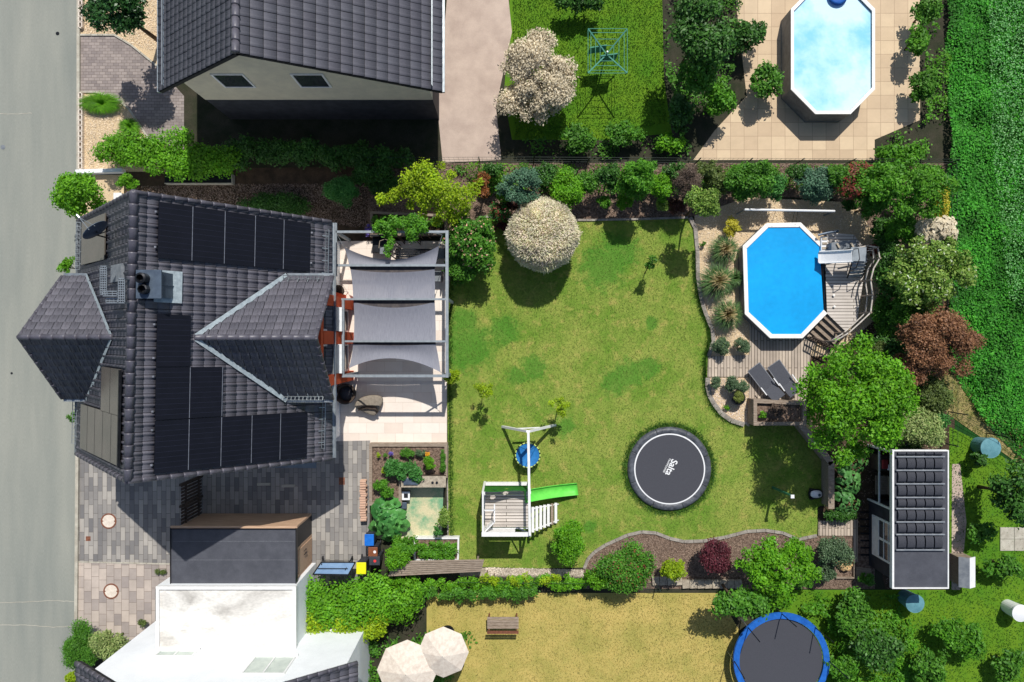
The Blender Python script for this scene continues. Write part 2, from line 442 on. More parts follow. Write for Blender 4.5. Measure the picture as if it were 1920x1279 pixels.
# lawn: broad mottling, fine grain and real clover patches at measured places
def lawn_material():
    m = bpy.data.materials.new('lawn turf'); m.use_nodes = True
    t = m.node_tree; b = t.nodes['Principled BSDF']; b.inputs['Roughness'].default_value = .95
    b.inputs['Specular IOR Level'].default_value = .1
    co = t.nodes.new('ShaderNodeTexCoord'); X = co.outputs['Object']
    def noise(s, d=4, r=.6):
        n = t.nodes.new('ShaderNodeTexNoise'); n.inputs['Scale'].default_value = s
        n.inputs['Detail'].default_value = d; n.inputs['Roughness'].default_value = r
        t.links.new(X, n.inputs['Vector']); return n.outputs[0]
    def rng_(x, a, c, lo=0, hi=1):
        r = t.nodes.new('ShaderNodeMapRange'); r.inputs[1].default_value = a; r.inputs[2].default_value = c
        r.inputs[3].default_value = lo; r.inputs[4].default_value = hi; t.links.new(x, r.inputs[0]); return r.outputs[0]
    def mix(f, a, c):
        x = t.nodes.new('ShaderNodeMix'); x.data_type = 'RGBA'; t.links.new(f, x.inputs[0])
        for i, s in ((6, a), (7, c)):
            if isinstance(s, tuple): x.inputs[i].default_value = (*s, 1)
            else: t.links.new(s, x.inputs[i])
        return x.outputs[2]
    base = mix(rng_(noise(.55, 5, .65), .38, .62), L(110, 144, 52), L(148, 160, 76))
    base = mix(rng_(noise(1.9, 5, .7), .52, .72), base, L(174, 166, 92))
    acc = None
    wob = noise(2.2, 7, .75)
    for (px, py, r) in ((1222, 606, .36), (1178, 702, .8), (1150, 716, .7), (1215, 690, .6), (968, 706, .5), (1000, 690, .7), (880, 650, 1.3), (1130, 500, 1.2), (1160, 470, 1.0),
                        (1105, 988, .35), (945, 620, .8), (870, 600, .7), (1060, 800, .5)):
        p = at(px, py)
        d = t.nodes.new('ShaderNodeVectorMath'); d.operation = 'DISTANCE'
        d.inputs[1].default_value = (p.x, p.y, 0); t.links.new(X, d.inputs[0])
        a = t.nodes.new('ShaderNodeMath'); a.operation = 'MULTIPLY_ADD'
        a.inputs[1].default_value = 2.0 * r; t.links.new(wob, a.inputs[0]); t.links.new(d.outputs['Value'], a.inputs[2])
        f = rng_(a.outputs[0], r * 2.05, r * 1.6)
        if acc is None: acc = f
        else:
            mm = t.nodes.new('ShaderNodeMath'); mm.operation = 'MAXIMUM'
            t.links.new(acc, mm.inputs[0]); t.links.new(f, mm.inputs[1]); acc = mm.outputs[0]
    ac2 = t.nodes.new('ShaderNodeMath'); ac2.operation = 'MULTIPLY'; ac2.inputs[1].default_value = .75
    t.links.new(acc, ac2.inputs[0])
    base = mix(ac2.outputs[0], base, L(74, 134, 44))
    g = rng_(noise(38, 3, .7), .3, .7, .72, 1.28)
    g2 = rng_(noise(9, 3, .7), .3, .7, .86, 1.14)
    for q in (g, g2):
        vm = t.nodes.new('ShaderNodeVectorMath'); vm.operation = 'SCALE'
        t.links.new(base, vm.inputs[0]); t.links.new(q, vm.inputs['Scale']); base = vm.outputs[0]
    t.links.new(base, b.inputs['Base Color'])
    bp = t.nodes.new('ShaderNodeBump'); bp.inputs['Strength'].default_value = .5; bp.inputs['Distance'].default_value = .03
    t.links.new(noise(40, 3), bp.inputs['Height']); t.links.new(bp.outputs[0], b.inputs['Normal'])
    return m
M['lawn'] = lawn_material()

# ------------------------------------------------------------------ ground, roads, beds
sheet('ground', [(-400, -400), (400, -400), (400, 400), (-400, 400)], -.02, M['field_soil'], world=True)
sheet('soil_ground', [(120, -500), (1790, -500), (1790, 1900), (120, 1900)], -.012, M['darksoil'])
sheet('road', [(-700, -700), (149, -700), (144, 640), (141, 1279), (137, 2000), (-700, 2000)], 0.0, M['asphalt'])
kb = MB()
for a, b_ in (((147, -300), (146, 640)), ((146, 640), (142, 1160))):
    pa, pb = at(*a), at(*b_); kb.bar(pa + Vector((.05, 0, .03)), pb + Vector((.05, 0, .03)), .13, .12)
structure(kb.build('kerb', M['kerb']))
sheet('driveway', [(148, 836), (694, 826), (694, 905), (691, 1090), (560, 1104), (320, 1104), (319, 1057), (144, 1053)], 0.0, M['paver'])
sheet('neighbour_driveway', [(144, 1054), (319, 1058), (319, 1104), (291, 1104), (291, 1180), (240, 1230), (142, 1230)], 0.0, M['paver_warm'])
sheet('neighbour_parking', [(150, 67), (215, 67), (248, 86), (300, 130), (345, 180), (345, 280), (283, 262), (243, 203), (215, 182), (180, 172), (150, 172)], 0.0, M['paver_fine'])
sheet('gravel_bed', [(150, -60), (330, -60), (330, 150), (248, 86), (215, 67), (150, 65)], -.004, M['gravel'])
sheet('gravel_strip', [(150, 174), (180, 174), (215, 184), (241, 205), (281, 264), (320, 275), (320, 322), (150, 322)], -.004, M['gravel'])
sheet('gravel_verge', [(150, 328), (232, 328), (232, 420), (150, 420)], -.004, M['gravel'])
sheet('side_bed', [(234, 318), (700, 312), (700, 470), (620, 430), (234, 420)], -.006, M['soil'])
sheet('mulch_border', [(690, 306), (1775, 306), (1775, 470), (1690, 470), (1560, 372), (1400, 368), (1308, 405), (1200, 411), (1100, 413), (960, 409), (905, 405), (862, 430), (846, 560), (838, 560), (838, 440), (690, 440)], -.002, M['mulch'])
sheet('terrace', [(628, 452), (838, 452), (838, 832), (694, 832), (694, 826), (600, 828), (600, 452)], .004, M['travertine'])
LAWN = [(842, 1060), (838, 700), (840, 562), (848, 470), (866, 428), (905, 405), (960, 409), (1100, 413), (1200, 411), (1290, 407), (1303, 428), (1307, 470), (1308, 520), (1318, 575), (1333, 615), (1336, 640), (1327, 668), (1326, 720),
        (1335, 752), (1355, 778), (1392, 794), (1400, 797), (1500, 797), (1560, 868), (1562, 945), (1534, 950), (1532, 1002), (1496, 1010), (1468, 998), (1435, 993), (1400, 995), (1359, 1006), (1318, 1013), (1282, 1014), (1255, 1008), (1230, 998), (1203, 996), (1176, 1002), (1154, 1013), (1114, 1034), (1095, 1064), (1000, 1066), (860, 1062)]
sheet('lawn', LAWN, 0.0, M['lawn'])
sheet('south_bed', [(1095, 1066), (1114, 1036), (1154, 1015), (1176, 1004), (1203, 998), (1230, 1000), (1255, 1010), (1282, 1016), (1318, 1015), (1359, 1008), (1400, 997), (1435, 995), (1468, 1000), (1496, 1012), (1540, 1004), (1640, 1004), (1640, 1104), (1095, 1104)], .002, M['mulch'])
sheet('gravel_path', [(862, 1064), (1094, 1068), (1094, 1084), (862, 1082)], .002, M['stone'])
POOLBED = [(1303, 428), (1307, 470), (1308, 520), (1318, 575), (1333, 615), (1336, 640), (1327, 668), (1560, 668), (1640, 600), (1660, 470), (1600, 380), (1400, 370), (1302, 405)]
sheet('pool_gravel', POOLBED, 0.002, M['gravel'])
LOWBED = [(1327, 706), (1405, 706), (1405, 800), (1392, 794), (1355, 778), (1335, 752), (1326, 720)]
sheet('gravel_corner', LOWBED, .002, M['gravel'])
sheet('east_bed', [(1512, 770), (1565, 866), (1566, 950), (1534, 952), (1534, 1006), (1640, 1012), (1660, 1104), (1790, 1110), (1790, 306), (1700, 306), (1660, 470), (1640, 600), (1512, 660)], -.003, M['soil'])
sheet('sand_terrace', [(750, 905), (832, 905), (828, 1010), (765, 1010), (700, 1010), (700, 905)], .004, M['sand_floor'])
# neighbours' plots
sheet('neighbour_path', [(845, -80), (945, -80), (960, 60), (930, 200), (940, 300), (830, 305), (820, 200)], .002, M['path_pink'])
sheet('neighbour_lawn', [(960, -80), (1240, -80), (1245, 150), (1260, 250), (1130, 262), (960, 262), (945, 180)], 0.0, M['lawn2'])
sheet('neighbour_terrace', [(1370, -80), (1725, -80), (1725, 225), (1640, 262), (1640, 300), (1300, 300), (1340, 245), (1400, 180)], 0.0, M['slab_beige'])
sheet('dry_lawn', [(800, 1112), (1345, 1112), (1385, 1180), (1400, 1500), (800, 1500)], 0.0, M['drygrass'])
sheet('allotment_lawn', [(1780, 800), (1840, 830), (1925, 885), (2400, 1250), (2400, 1700), (1420, 1700), (1420, 1106), (1780, 1106)], 0.0, M['lawn2'])
sheet('field_verge', [(1768, 690), (1800, 700), (1840, 760), (1925, 815), (2400, 1120), (2400, 1220), (1925, 880), (1775, 775)], .002, M['dry_verge'])
sheet('allotment_path', [(1785, 870), (1800, 870), (1812, 980), (1800, 1106), (1784, 1106)], .006, M['path_pink'])

# edging stones along the beds, a real 6 cm step
def edging(name, pts, label, wd=.11, h=.07, m='edging', closed=False, cat='edging'):
    mb = MB(); W = [at(px, py) for px, py in pts]
    # resample into stones
    for i in range(len(W) - 1):
        d = W[i + 1] - W[i]; n = max(1, round(d.length / .5))
        for k in range(n):
            a = W[i] + d * (k / n); b = W[i] + d * ((k + 1) / n); g = (b - a).normalized() * .008
            mb.bar(a + g + Vector((0, 0, h / 2 - .02)), b - g + Vector((0, 0, h / 2 - .02)), wd, h + .04)
    return tag(mb.build(name, M[m]), label, cat)
edging('garden_edging', [(1293, 408), (1303, 428), (1307, 470), (1308, 520), (1312, 548), (1318, 575), (1327, 600), (1335, 618), (1337, 640), (1328, 668)], 'curved grey stone edging between the lawn and the gravel beside the pool', .17, .08)
edging('garden_edging', [(1326, 708), (1326, 724), (1330, 742), (1338, 757), (1352, 775), (1370, 788), (1395, 796)], 'curved grey stone edging round the small gravel corner by the planter box', .2, .08)
edging('garden_edging', [(1095, 1066), (1102, 1048), (1114, 1035), (1134, 1022), (1154, 1013), (1176, 1003), (1203, 997), (1230, 999), (1255, 1009), (1282, 1015), (1318, 1014), (1359, 1007), (1400, 996), (1435, 994), (1468, 999), (1496, 1011), (1531, 1004)], 'wavy grey edging along the mulch bed at the bottom of the lawn', .13, .06)
edging('garden_edging', [(866, 428), (905, 406), (960, 410), (1030, 412), (1100, 413), (1200, 411), (1290, 408)], 'pinkish edging along the top of the lawn under the shrubs', .09, .05)
edging('garden_edging', [(150, 66), (215, 66), (247, 85), (300, 128)], 'pale curved edging above the neighbour parking space', .08, .05, 'kerb')
edging('garden_edging', [(150, 173), (180, 173), (215, 183), (242, 204), (281, 263)], 'pale curved edging below the neighbour parking space', .08, .05, 'kerb')
edging('garden_edging', [(144, 1053.5), (319, 1057.5)], 'thin concrete strip between the two paved driveways', .05, .02, 'kerb')
edging('garden_edging', [(840, 835), (839, 900), (840, 1000), (842, 1060)], 'straight thin edging between the raised bed and the lawn', .06, .03)
edging('garden_edging', [(838, 700), (839, 560), (845, 500)], 'thin edging between the pale terrace and the lawn', .06, .03)

# concrete blocks with square holes along the kerb (two runs)
def hole_blocks(y0, y1, n, label):
    t = thing('block_edging', label, 'edging', at(154, (y0 + y1) / 2)); 
    for k in range(n):
        ya = y0 + (y1 - y0) * k / n; yb = y0 + (y1 - y0) * (k + 1) / n
        a = at(150.5, ya); b = at(158.5, yb); mb = MB(); g = .008; th = .05; h = .16
        x0, x1, ya_, yb_ = a.x, b.x, b.y + g, a.y - g
        mb.box(x0, x0 + th, yb_, ya_, 0, h).box(x1 - th, x1, yb_, ya_, 0, h).box(x0 + th, x1 - th, yb_, yb_ + th * .9, 0, h).box(x0 + th, x1 - th, ya_ - th * .9, ya_, 0, h)
        mb.build('block', M['concrete_light'], t)
hole_blocks(-6, 54, 6, 'shorter run of hollow concrete blocks beside the road above the parking space')
hole_blocks(177, 318, 14, 'longer run of hollow concrete blocks beside the road below the parking space')
mb = MB(); a, b_ = at(150, 325), at(236, 322); mb.bar(a + Vector((0, 0, .15)), b_ + Vector((0, 0, .15)), .16, .34)
tag(mb.build('low_wall', M['white_wall']), 'low white wall end between the road and the green hedge', 'wall')

# ------------------------------------------------------------------ roofs
def tiles(A, B, C, D, ncol, nrow, amp=.05, lap=.04, per=8, rib=.006):
    """single roof tiles with real open joints. A-B is the ridge, D-C the eave (A above D)"""
    A, B, C, D = [np.array(p, float) for p in (A, B, C, D)]
    n = np.cross(B - A, D - A); n /= np.linalg.norm(n)
    if n[2] < 0: n = -n
    f = np.linspace(0, 1, per + 1)
    prof = np.where(f < .42, np.sin(np.pi * f / .42), 0.0) * amp + rib * np.sin(2 * np.pi * 3.5 * f)
    col, row = np.meshgrid(np.arange(ncol), np.arange(nrow)); col = col.ravel(); row = row.ravel(); K = len(col)
    S = (col[:, None] + .025 + .95 * f[None, :]) / ncol
    jit = rng.normal(size=(K, 1)) * .004
    out = []
    for tt, hh in ((0.0, 0.0), (.955, lap), (.957, lap - .045)):
        t_ = ((row + tt) / nrow)[:, None, None]
        l = A + (D - A) * t_; r = B + (C - B) * t_
        out.append(l + (r - l) * S[:, :, None] + n * (hh + prof[None, :] + jit)[:, :, None])
    V = np.stack(out, 1).reshape(-1, 3); m = per + 1
    q = np.array([[j * m + i, (j + 1) * m + i, (j + 1) * m + i + 1, j * m + i + 1] for j in range(2) for i in range(per)])
    F = (np.arange(K)[:, None, None] * 3 * m + q[None]).reshape(-1, 4)
    return V, F

def flat_normal_fix(o):
    me = o.data
    if sum(p.normal.z for p in list(me.polygons)[:50]) < 0:
        me.flip_normals()
    return o

def ridge_caps(mb, a, b, r=.12, n=None, step=.38):
    a = Vector(a); b = Vector(b); L_ = (b - a).length; n = round(L_ / step); d = (b - a) / n
    for k in range(n):
        p = a + d * k; q = p + d * .97
        mb.tube([p, p + d * .12, q], [r * 1.12, r, r * .92], 10)
    return mb

zr, ze = 8.3, 3.5
NWe, SWe, NEe, SEe = at(148, 415, ze), at(145, 850, ze), at(622, 417, ze), at(622.5, 859, ze)
NR, SR = at(252, 361, zr), at(241, 902, zr)
SEe = on(622.5, 859, NR, (SR - NR).cross(NEe - NR).normalized()); SWe = on(145, 850, NR, (SR - NR).cross(NWe - NR).normalized())
house = thing('detached_house', 'main house with dark tiled roof, black solar panels and two side gables', 'house', ((NWe.x + SEe.x) / 2, .1, 0))
# walls under the roof
w0, w1, s0, s1 = -16.25, -7.55, -4.15, 4.3
xr = (NR.x + SR.x) / 2
mb = MB()
prof = [(w0, 0), (w1, 0), (w1, 3.75), (xr, 7.95), (w0, 3.85)]
vs = [(x, s0, z) for x, z in prof] + [(x, s1, z) for x, z in prof]
mb.add(vs, [(0, 1, 2, 3, 4), (9, 8, 7, 6, 5)] + [(i, 5 + i, 5 + (i + 1) % 5, (i + 1) % 5) for i in range(5)])
wall = mb.build('wall', M['white_wall'], house)
mb = MB()
mb.slab([NR - Vector((0, 0, .06)), SR - Vector((0, 0, .06)), SEe - Vector((0, 0, .06)), NEe - Vector((0, 0, .06))], .14)
mb.slab([NR - Vector((0, 0, .06)), SR - Vector((0, 0, .06)), SWe - Vector((0, 0, .06)), NWe - Vector((0, 0, .06))], .14)
mb.build('roof_deck', M['underlay'], house)
V, F = tiles(NR, SR, SEe, NEe, 30, 19)
roof_e = flat_normal_fix(build_np('roof', V, F, M['tile'], house))
V, F = tiles(NR, SR, SWe, NWe, 30, 18)
roof_w = flat_normal_fix(build_np('roof', V, F, M['tile'], house))
mb = MB(); ridge_caps(mb, NR + Vector((0, 0, .03)), SR + Vector((0, 0, .03)), .14)
mb.build('ridge_cap', M['ridge'], house, smooth=True)
for a, b_ in ((NR, NEe), (SR, SEe), (NR, NWe), (SR, SWe)):
    mb = MB(); u = Vector((0, 0, .06)); ridge_caps(mb, a + u, b_ + u, .085, step=.41)
    mb.build('verge_tiles', M['ridge'], house, smooth=True)
# gutters
for a, b_ in ((NEe, SEe), (NWe, SWe)):
    sgn = 1 if a.x > -10 else -1
    mb = MB(); o = Vector((sgn * .07, 0, -.05))
    p, q = a + o, b_ + o
    N_ = 7; base = []
    for P_ in (p, q):
        for i in range(N_):
            t_ = PI + PI * i / (N_ - 1); base.append(P_ + Vector((math.cos(t_) * .075, 0, math.sin(t_) * .07)))
    mb.add(base, [(i, i + 1, N_ + i + 1, N_ + i) for i in range(N_ - 1)])
    g = mb.build('gutter', M['zinc'], house)
    sm = g.modifiers.new('solid', 'SOLIDIFY'); sm.thickness = .012
# slope frames
def frame(A, B, D):
    """ridge start A, ridge end B, eave start D -> P0, u (down), v (along), n"""
    A, B, D = Vector(A), Vector(B), Vector(D)
    v = (B - A).normalized(); n = v.cross(D - A).normalized()
    if n.z < 0: n = -n
    u = n.cross(v).normalized()
    if u.z > 0: u = -u
    return A, u, v, n
FE = frame(NR, SR, NEe); FW = frame(NR, SR, NWe)
def loc_on(F_, px, py, off=0.0):
    A, u, v, n = F_
    p = on(px, py, A + n * off, n)
    return (p - A).dot(u), (p - A).dot(v)
def fp(F_, u_, v_, off): 
    A, u, v, n = F_
    return A + u * u_ + v * v_ + n * off
def panel(F_, u0, u1, v0, v1, m='solar_black', off=.13, lines='u', parent=house, nl=10):
    g = .012
    q = [fp(F_, u0 + g, v0 + g, off), fp(F_, u1 - g, v0 + g, off), fp(F_, u1 - g, v1 - g, off), fp(F_, u0 + g, v1 - g, off)]
    o = MB().slab(q, .04).build('solar_panel', M[m], parent)
    # cell lines, raised by 3 mm
    mb = MB()
    if nl:
        for k in range(1, nl):
            t_ = v0 + (v1 - v0) * k / nl
            mb.bar(fp(F_, u0 + .03, t_, off + .001), fp(F_, u1 - .03, t_, off + .001), .006, .004, F_[3])
        mb.build('cell_lines', M['cell_line'], o)
    return o
M['cell_line'] = mat('busbar line', L(44, 46, 66), None, rough=.5)
us = [loc_on(FE, x, 430, .13)[0] for x in (296, 357, 419, 477, 531, 583)]
pw = (us[-1] - us[0]) / 5
us = [us[0] + pw * i for i in range(6)]
v_top = loc_on(FE, 296, 377, .13)[1]; v_bot = loc_on(FE, 296, 484, .13)[1]
ph = v_bot - v_top
print('PANEL', pw, ph)
for i in range(5): panel(FE, us[i], us[i + 1], v_top, v_bot)
va = loc_on(FE, 291, 588, .13)[1]; vd = loc_on(FE, 291, 889, .13)[1]; ph2 = (vd - va) / 3
ul = [loc_on(FE, 291, 740, .13)[0] + pw * i for i in range(6)]
panel(FE, ul[0], ul[1], va, va + ph2)
panel(FE, ul[0], ul[1], va + ph2, va + 2 * ph2); panel(FE, ul[1], ul[2], va + ph2, va + 2 * ph2)
for i in range(5): panel(FE, ul[i], ul[i + 1], va + 2 * ph2, vd)
# bright rails between panels
mb = MB()
for i in range(1, 5):
    MB().bar(fp(FE, us[i], v_top + .02, .135), fp(FE, us[i], v_bot - .02, .135), .018, .012, FE[3]).build('panel_rail', M['alu'], house)
for i in range(1, 5):
    MB().bar(fp(FE, ul[i], va + 2 * ph2 + .02, .135), fp(FE, ul[i], vd - .02, .135), .018, .012, FE[3]).build('panel_rail', M['alu'], house)
MB().bar(fp(FE, ul[1], va + ph2 + .02, .135), fp(FE, ul[1], va + 2 * ph2 - .02, .135), .018, .012, FE[3]).build('panel_rail', M['alu'], house)
MB().bar(fp(FE, ul[2], va + ph2 + .02, .135), fp(FE, ul[2], va + 2 * ph2 - .02, .135), .018, .012, FE[3]).build('panel_rail', M['alu'], house)
for vv in (v_top + .35, v_bot - .35):
    for uu in (us[0] - .06, us[5] + .05):
        p = fp(FE, uu, vv, .12); MB().box(p.x - .03, p.x + .03, p.y - .03, p.y + .03, p.z - .03, p.z + .03).build('panel_clamp', M['alu'], house)
for vv in (va + .35, va + ph2 - .3, va + ph2 + .3, va + 2 * ph2 - .3, va + 2 * ph2 + .3, vd - .3):
    p = fp(FE, ul[0] - .06, vv, .12); MB().box(p.x - .035, p.x + .035, p.y - .03, p.y + .03, p.z - .03, p.z + .03).build('panel_clamp', M['alu'], house)
# west slope thin-film panels, reflected sky put into their brown colour
def wq(px0, py0, px1, py1, nl):
    a = loc_on(FW, px0, py0, .13); b = loc_on(FW, px1, py1, .13)
    u0, u1 = min(a[0], b[0]), max(a[0], b[0]); v0, v1 = min(a[1], b[1]), max(a[1], b[1])
    o = panel(FW, u0, u1, v0, v1, 'solar_brown', nl=0)
    mb = MB()
    for k in range(1, nl):
        uu = u0 + (u1 - u0) * k / nl
        mb.bar(fp(FW, uu, v0 + .02, .131), fp(FW, uu, v1 - .02, .131), .022, .006, FW[3])
    if nl > 1: mb.build('panel_joint', M['dark_metal'], o)
wq(153, 417, 195, 487, 1)
wq(190, 687, 223, 782, 2)
wq(151, 757, 223, 876, 5)
mb = MB(); a = loc_on(FW, 226, 694, .13); b_ = loc_on(FW, 225, 876, .13)
mb.bar(fp(FW, a[0], a[1], .14), fp(FW, a[0], b_[1], .14), .09, .08, FW[3])
mb.build('panel_rail', M['dark_metal'], house)
# snow guards, bright thin ladders near the eave
def snow(F_, u_, v0, v1, name='snow_guard', parent=house):
    mb = MB()
    mb.bar(fp(F_, u_, v0, .10), fp(F_, u_, v1, .10), .014, .02, F_[3]); mb.bar(fp(F_, u_ + .06, v0, .22), fp(F_, u_ + .06, v1, .22), .02, .02, F_[3])
    n = int((v1 - v0) / .14)
    for k in range(n + 1):
        v_ = v0 + (v1 - v0) * k / n
        mb.bar(fp(F_, u_, v_, .09), fp(F_, u_ + .06, v_, .23), .014, .014, F_[2])
    for k in range(4):
        v_ = v0 + (v1 - v0) * (k + .5) / 4; mb.bar(fp(F_, u_ - .14, v_, .09), fp(F_, u_ + .1, v_, .09), .03, .02, F_[3])
    mb.build(name, M['zinc'], parent)
a = loc_on(FE, 609, 422)[0]; snow(FE, a, .35, 2.25); snow(FE, a, 6.95, 8.75)
a = loc_on(FW, 152, 600)[0]; snow(FW, a - .05, .3, 2.1); snow(FW, a - .05, 6.7, 8.7)

# dormers (cross gables)
def dormer(xo, xi, yc, hw, zr_, ze_, wall_x, wall_m, sgn):
    A = Vector((xo, yc, zr_)); B = Vector((xi, yc, zr_))
    for sy in (1, -1):
        D = Vector((xo, yc + sy * hw, ze_)); C = Vector((xi, yc + sy * hw, ze_))
        n = max(3, round(abs(xi - xo) / .30)); 
        # stop each course at the valley of the main roof
        V, F = tiles(A, B, C, D, n, 9, .035, .045, rib=.012)
        Fm = FE if sgn > 0 else FW
        d = (V - np.array(Fm[0])) @ np.array(Fm[3])
        keep = (d[F] > -.10).any(1)
        o = flat_normal_fix(build_np('side_gable_roof', V, F[keep], M['tile'], house))
        kx = ((-7.0 - xr) if sgn > 0 else (-16.85 - xr)) / (zr - ze); dn = Vector((0, 0, .07))
        mb = MB(); mb.slab([A - dn, D - dn, Vector((xr + (zr - ze_) * kx, D.y, D.z)) - dn, Vector((xr + (zr - zr_) * kx, A.y, A.z)) - dn], .10)
        mb.build('roof_deck', M['underlay'], house)
        # verge trim
        mb = MB(); ridge_caps(mb, A + Vector((0, 0, .02)), D + Vector((0, 0, .05)), .07, step=.4)
        mb.build('verge_tiles', M['ridge'], house, smooth=True)
        # eave gutter
        mb = MB(); y_ = D.y + sy * .06
        # inner end on the main slope
        xe = xr + (zr - ze_) / (zr - ze) * ((-7.0 - xr) if sgn > 0 else (-16.85 - xr))
        mb.box(min(xo, xe), max(xo, xe), y_ - .06, y_ + .06, D.z - .12, D.z - .02)
        mb.build('gutter', M['zinc'], house)
        # valley flashing follows both roofs
        pr = Vector((xr + (zr - zr_) / (zr - ze) * ((-7.0 - xr) if sgn > 0 else (-16.85 - xr)), yc, zr_))
        pe = Vector((xe, D.y, ze_))
        n_ = 18; lv = []; mb = MB(); Fm = FE if sgn > 0 else FW
        ncross = (pe - pr).cross(Fm[3]).normalized()
        tow = Vector((-sgn, 0, 0))
        if ncross.dot(tow) < 0: ncross = -ncross
        for k in range(n_ * 2 + 1):
            t_ = k / (n_ * 2); p = pr + (pe - pr) * t_ + Fm[3] * .075
            wv = .02 * math.sin(k * PI / 2 * 1.0)
            lv.append(p + ncross * .14); lv.append(p - ncross * (.02 + wv) + Vector((0, 0, .03)))
        mb.add(lv, [(2 * i, 2 * i + 1, 2 * i + 3, 2 * i + 2) for i in range(n_ * 2)])
        mb.build('valley_flashing', M['valley'], house)
    xin = xr + (zr - zr_) / (zr - ze) * ((-7.0 - xr) if sgn > 0 else (-16.85 - xr))
    mb = MB(); ridge_caps(mb, Vector((xin, yc, zr_ + .03)), Vector((xo, yc, zr_ + .03)), .11)
    mb.build('ridge_cap', M['ridge'], house, smooth=True)
    return xin
dormer(-16.7, -13.1, .135, 2.27, 6.87, 4.6, -16.2, 'white_wall', -1)
dormer(-6.62, -10.9, .12, 2.27, 6.95, 4.75, -6.98, 'red_wall', 1)
# snow guards on the east side gable
for sy in (1, -1):
    Fd = frame((-6.62, .12, 6.95), (-8.6, .12, 6.95), (-6.62, .12 + sy * 2.27, 4.75))
    snow(Fd, 2.9, .3, 1.75)
# west gable wall
def gable_wall(name, x0, x1, yc, hw, ztop, zeave, m, zb=0):
    prof = [(yc - hw, zb), (yc + hw, zb), (yc + hw, zeave), (yc, ztop), (yc - hw, zeave)]
    mb = MB(); vs = [(x0, y, z) for y, z in prof] + [(x1, y, z) for y, z in prof]
    mb.add(vs, [(0, 1, 2, 3, 4), (9, 8, 7, 6, 5)] + [(i, 5 + i, 5 + (i + 1) % 5, (i + 1) % 5) for i in range(5)])
    return mb.build(name, m, house)
gable_wall('wall', -16.25, -14.6, .135, 1.95, 6.5, 4.55, M['white_wall'])
# east bay: terracotta piers round two tall window bays
bx0, bx1, by0, by1 = -7.6, -6.95, -1.72, 1.78
gable_wall('wall', -7.58, -7.28, .12, 1.9, 6.55, 4.75, M['red_wall'])
mb = MB()
piers = [(by0, by0 + .42), (-.12, .38), (by1 - .42, by1)]
for y0, y1 in piers: mb.box(-7.28, bx1, y0, y1, 0, 4.75)
mb.build('bay_pier', M['red_wall'], house)
mb = MB()
mb.prism([(-7.28, by0 + .02), (bx1 - .02, by0 + .02), (bx1 - .02, by1 - .02), (-7.28, by1 - .02)], 4.75, 5.1)
mb.build('bay_lintel', M['red_wall'], house)
for (y0, y1) in ((by0 + .42, -.12), (.38, by1 - .42)):
    for z0, z1, up in ((.15, 2.2, 0), (2.75, 4.75, 1)):
        fr = MB(); x = -7.18
        fr.box(x - .05, x + .03, y0, y0 + .08, z0, z1).box(x - .05, x + .03, y1 - .08, y1, z0, z1).box(x - .05, x + .03, y0 + .08, y1 - .08, z1 - .08, z1).box(x - .05, x + .03, y0 + .08, y1 - .08, z0, z0 + .08)
        fo = fr.build('window', M['white_paint'], house)
        MB().box(x - .03, x - .01, y0 + .08, y1 - .08, z0 + .08, z1 - .08).build('pane', M['glass'], fo)
        if up:
            MB().box(-7.13, -6.80, y0 + .01, y1 - .01, 2.60, 2.72).build('sill', M['white_paint'], fo)
            gb = MB().box(-6.93, -6.90, y0 + .02, y1 - .02, 2.72, 3.45); gb.build('balustrade', M['slate_metal'], fo)
    MB().box(-7.2, bx1 - .05, y0 + .01, y1 - .01, 2.2, 2.6).build('bay_panel', M['dark_wall'], house)
# chimney
ch = at(300, 535, 7.6)
cx0, cx1 = at(258, 0, 8.4).x, at(300, 0, 8.4).x; cy1, cy0 = at(0, 509, 8.4).y, at(0, 557, 8.4).y
mb = MB()
vs = [(cx0, cy0, 7.6), (cx1, cy0, 6.9), (cx1, cy1, 6.9), (cx0, cy1, 7.6), (cx0, cy0, 8.35), (cx1, cy0, 8.35), (cx1, cy1, 8.35), (cx0, cy1, 8.35)]
mb.add(vs, [(0, 3, 2, 1), (4, 5, 6, 7), (0, 1, 5, 4), (1, 2, 6, 5), (2, 3, 7, 6), (3, 0, 4, 7)])
for dz in (.65,):
    mb.box(cx1, cx1 + .02, (cy0 + cy1) / 2 - .012, (cy0 + cy1) / 2 + .012, 7.2, 8.33)
chim = mb.build('chimney', M['slate_metal'], house)
MB().box(cx0 - .05, cx1 + .05, cy0 - .05, cy1 + .05, 8.35, 8.42).build('cap', M['slate_metal'], chim, bevel=.01)
m1 = (cx0 + .24, cy0 + .58, 8.42)
MB().lathe(m1, [(.17, 0), (.17, .28), (.11, .3), (.11, .1), (0, .1)]).build('flue', M['dark_metal'], chim)
MB().lathe((cx0 + .26, cy0 + .24, 8.42), [(.16, 0), (.16, .2), (.12, .22), (.12, .02), (0, .02)], 8).build('flue', M['dark_metal'], chim)
q = [loc_on(FE, 300, 508), loc_on(FE, 339, 568)]
mb = MB(); u0, v0 = q[0]; u1, v1 = q[1]
mb.slab([fp(FE, u0 - .2, v0 - .02, .11), fp(FE, u1, v0 - .02, .11), fp(FE, u1, v1 + .02, .11), fp(FE, u0 - .2, v1 + .02, .11)], .02)
mb.build('flashing', M['valley'], chim)
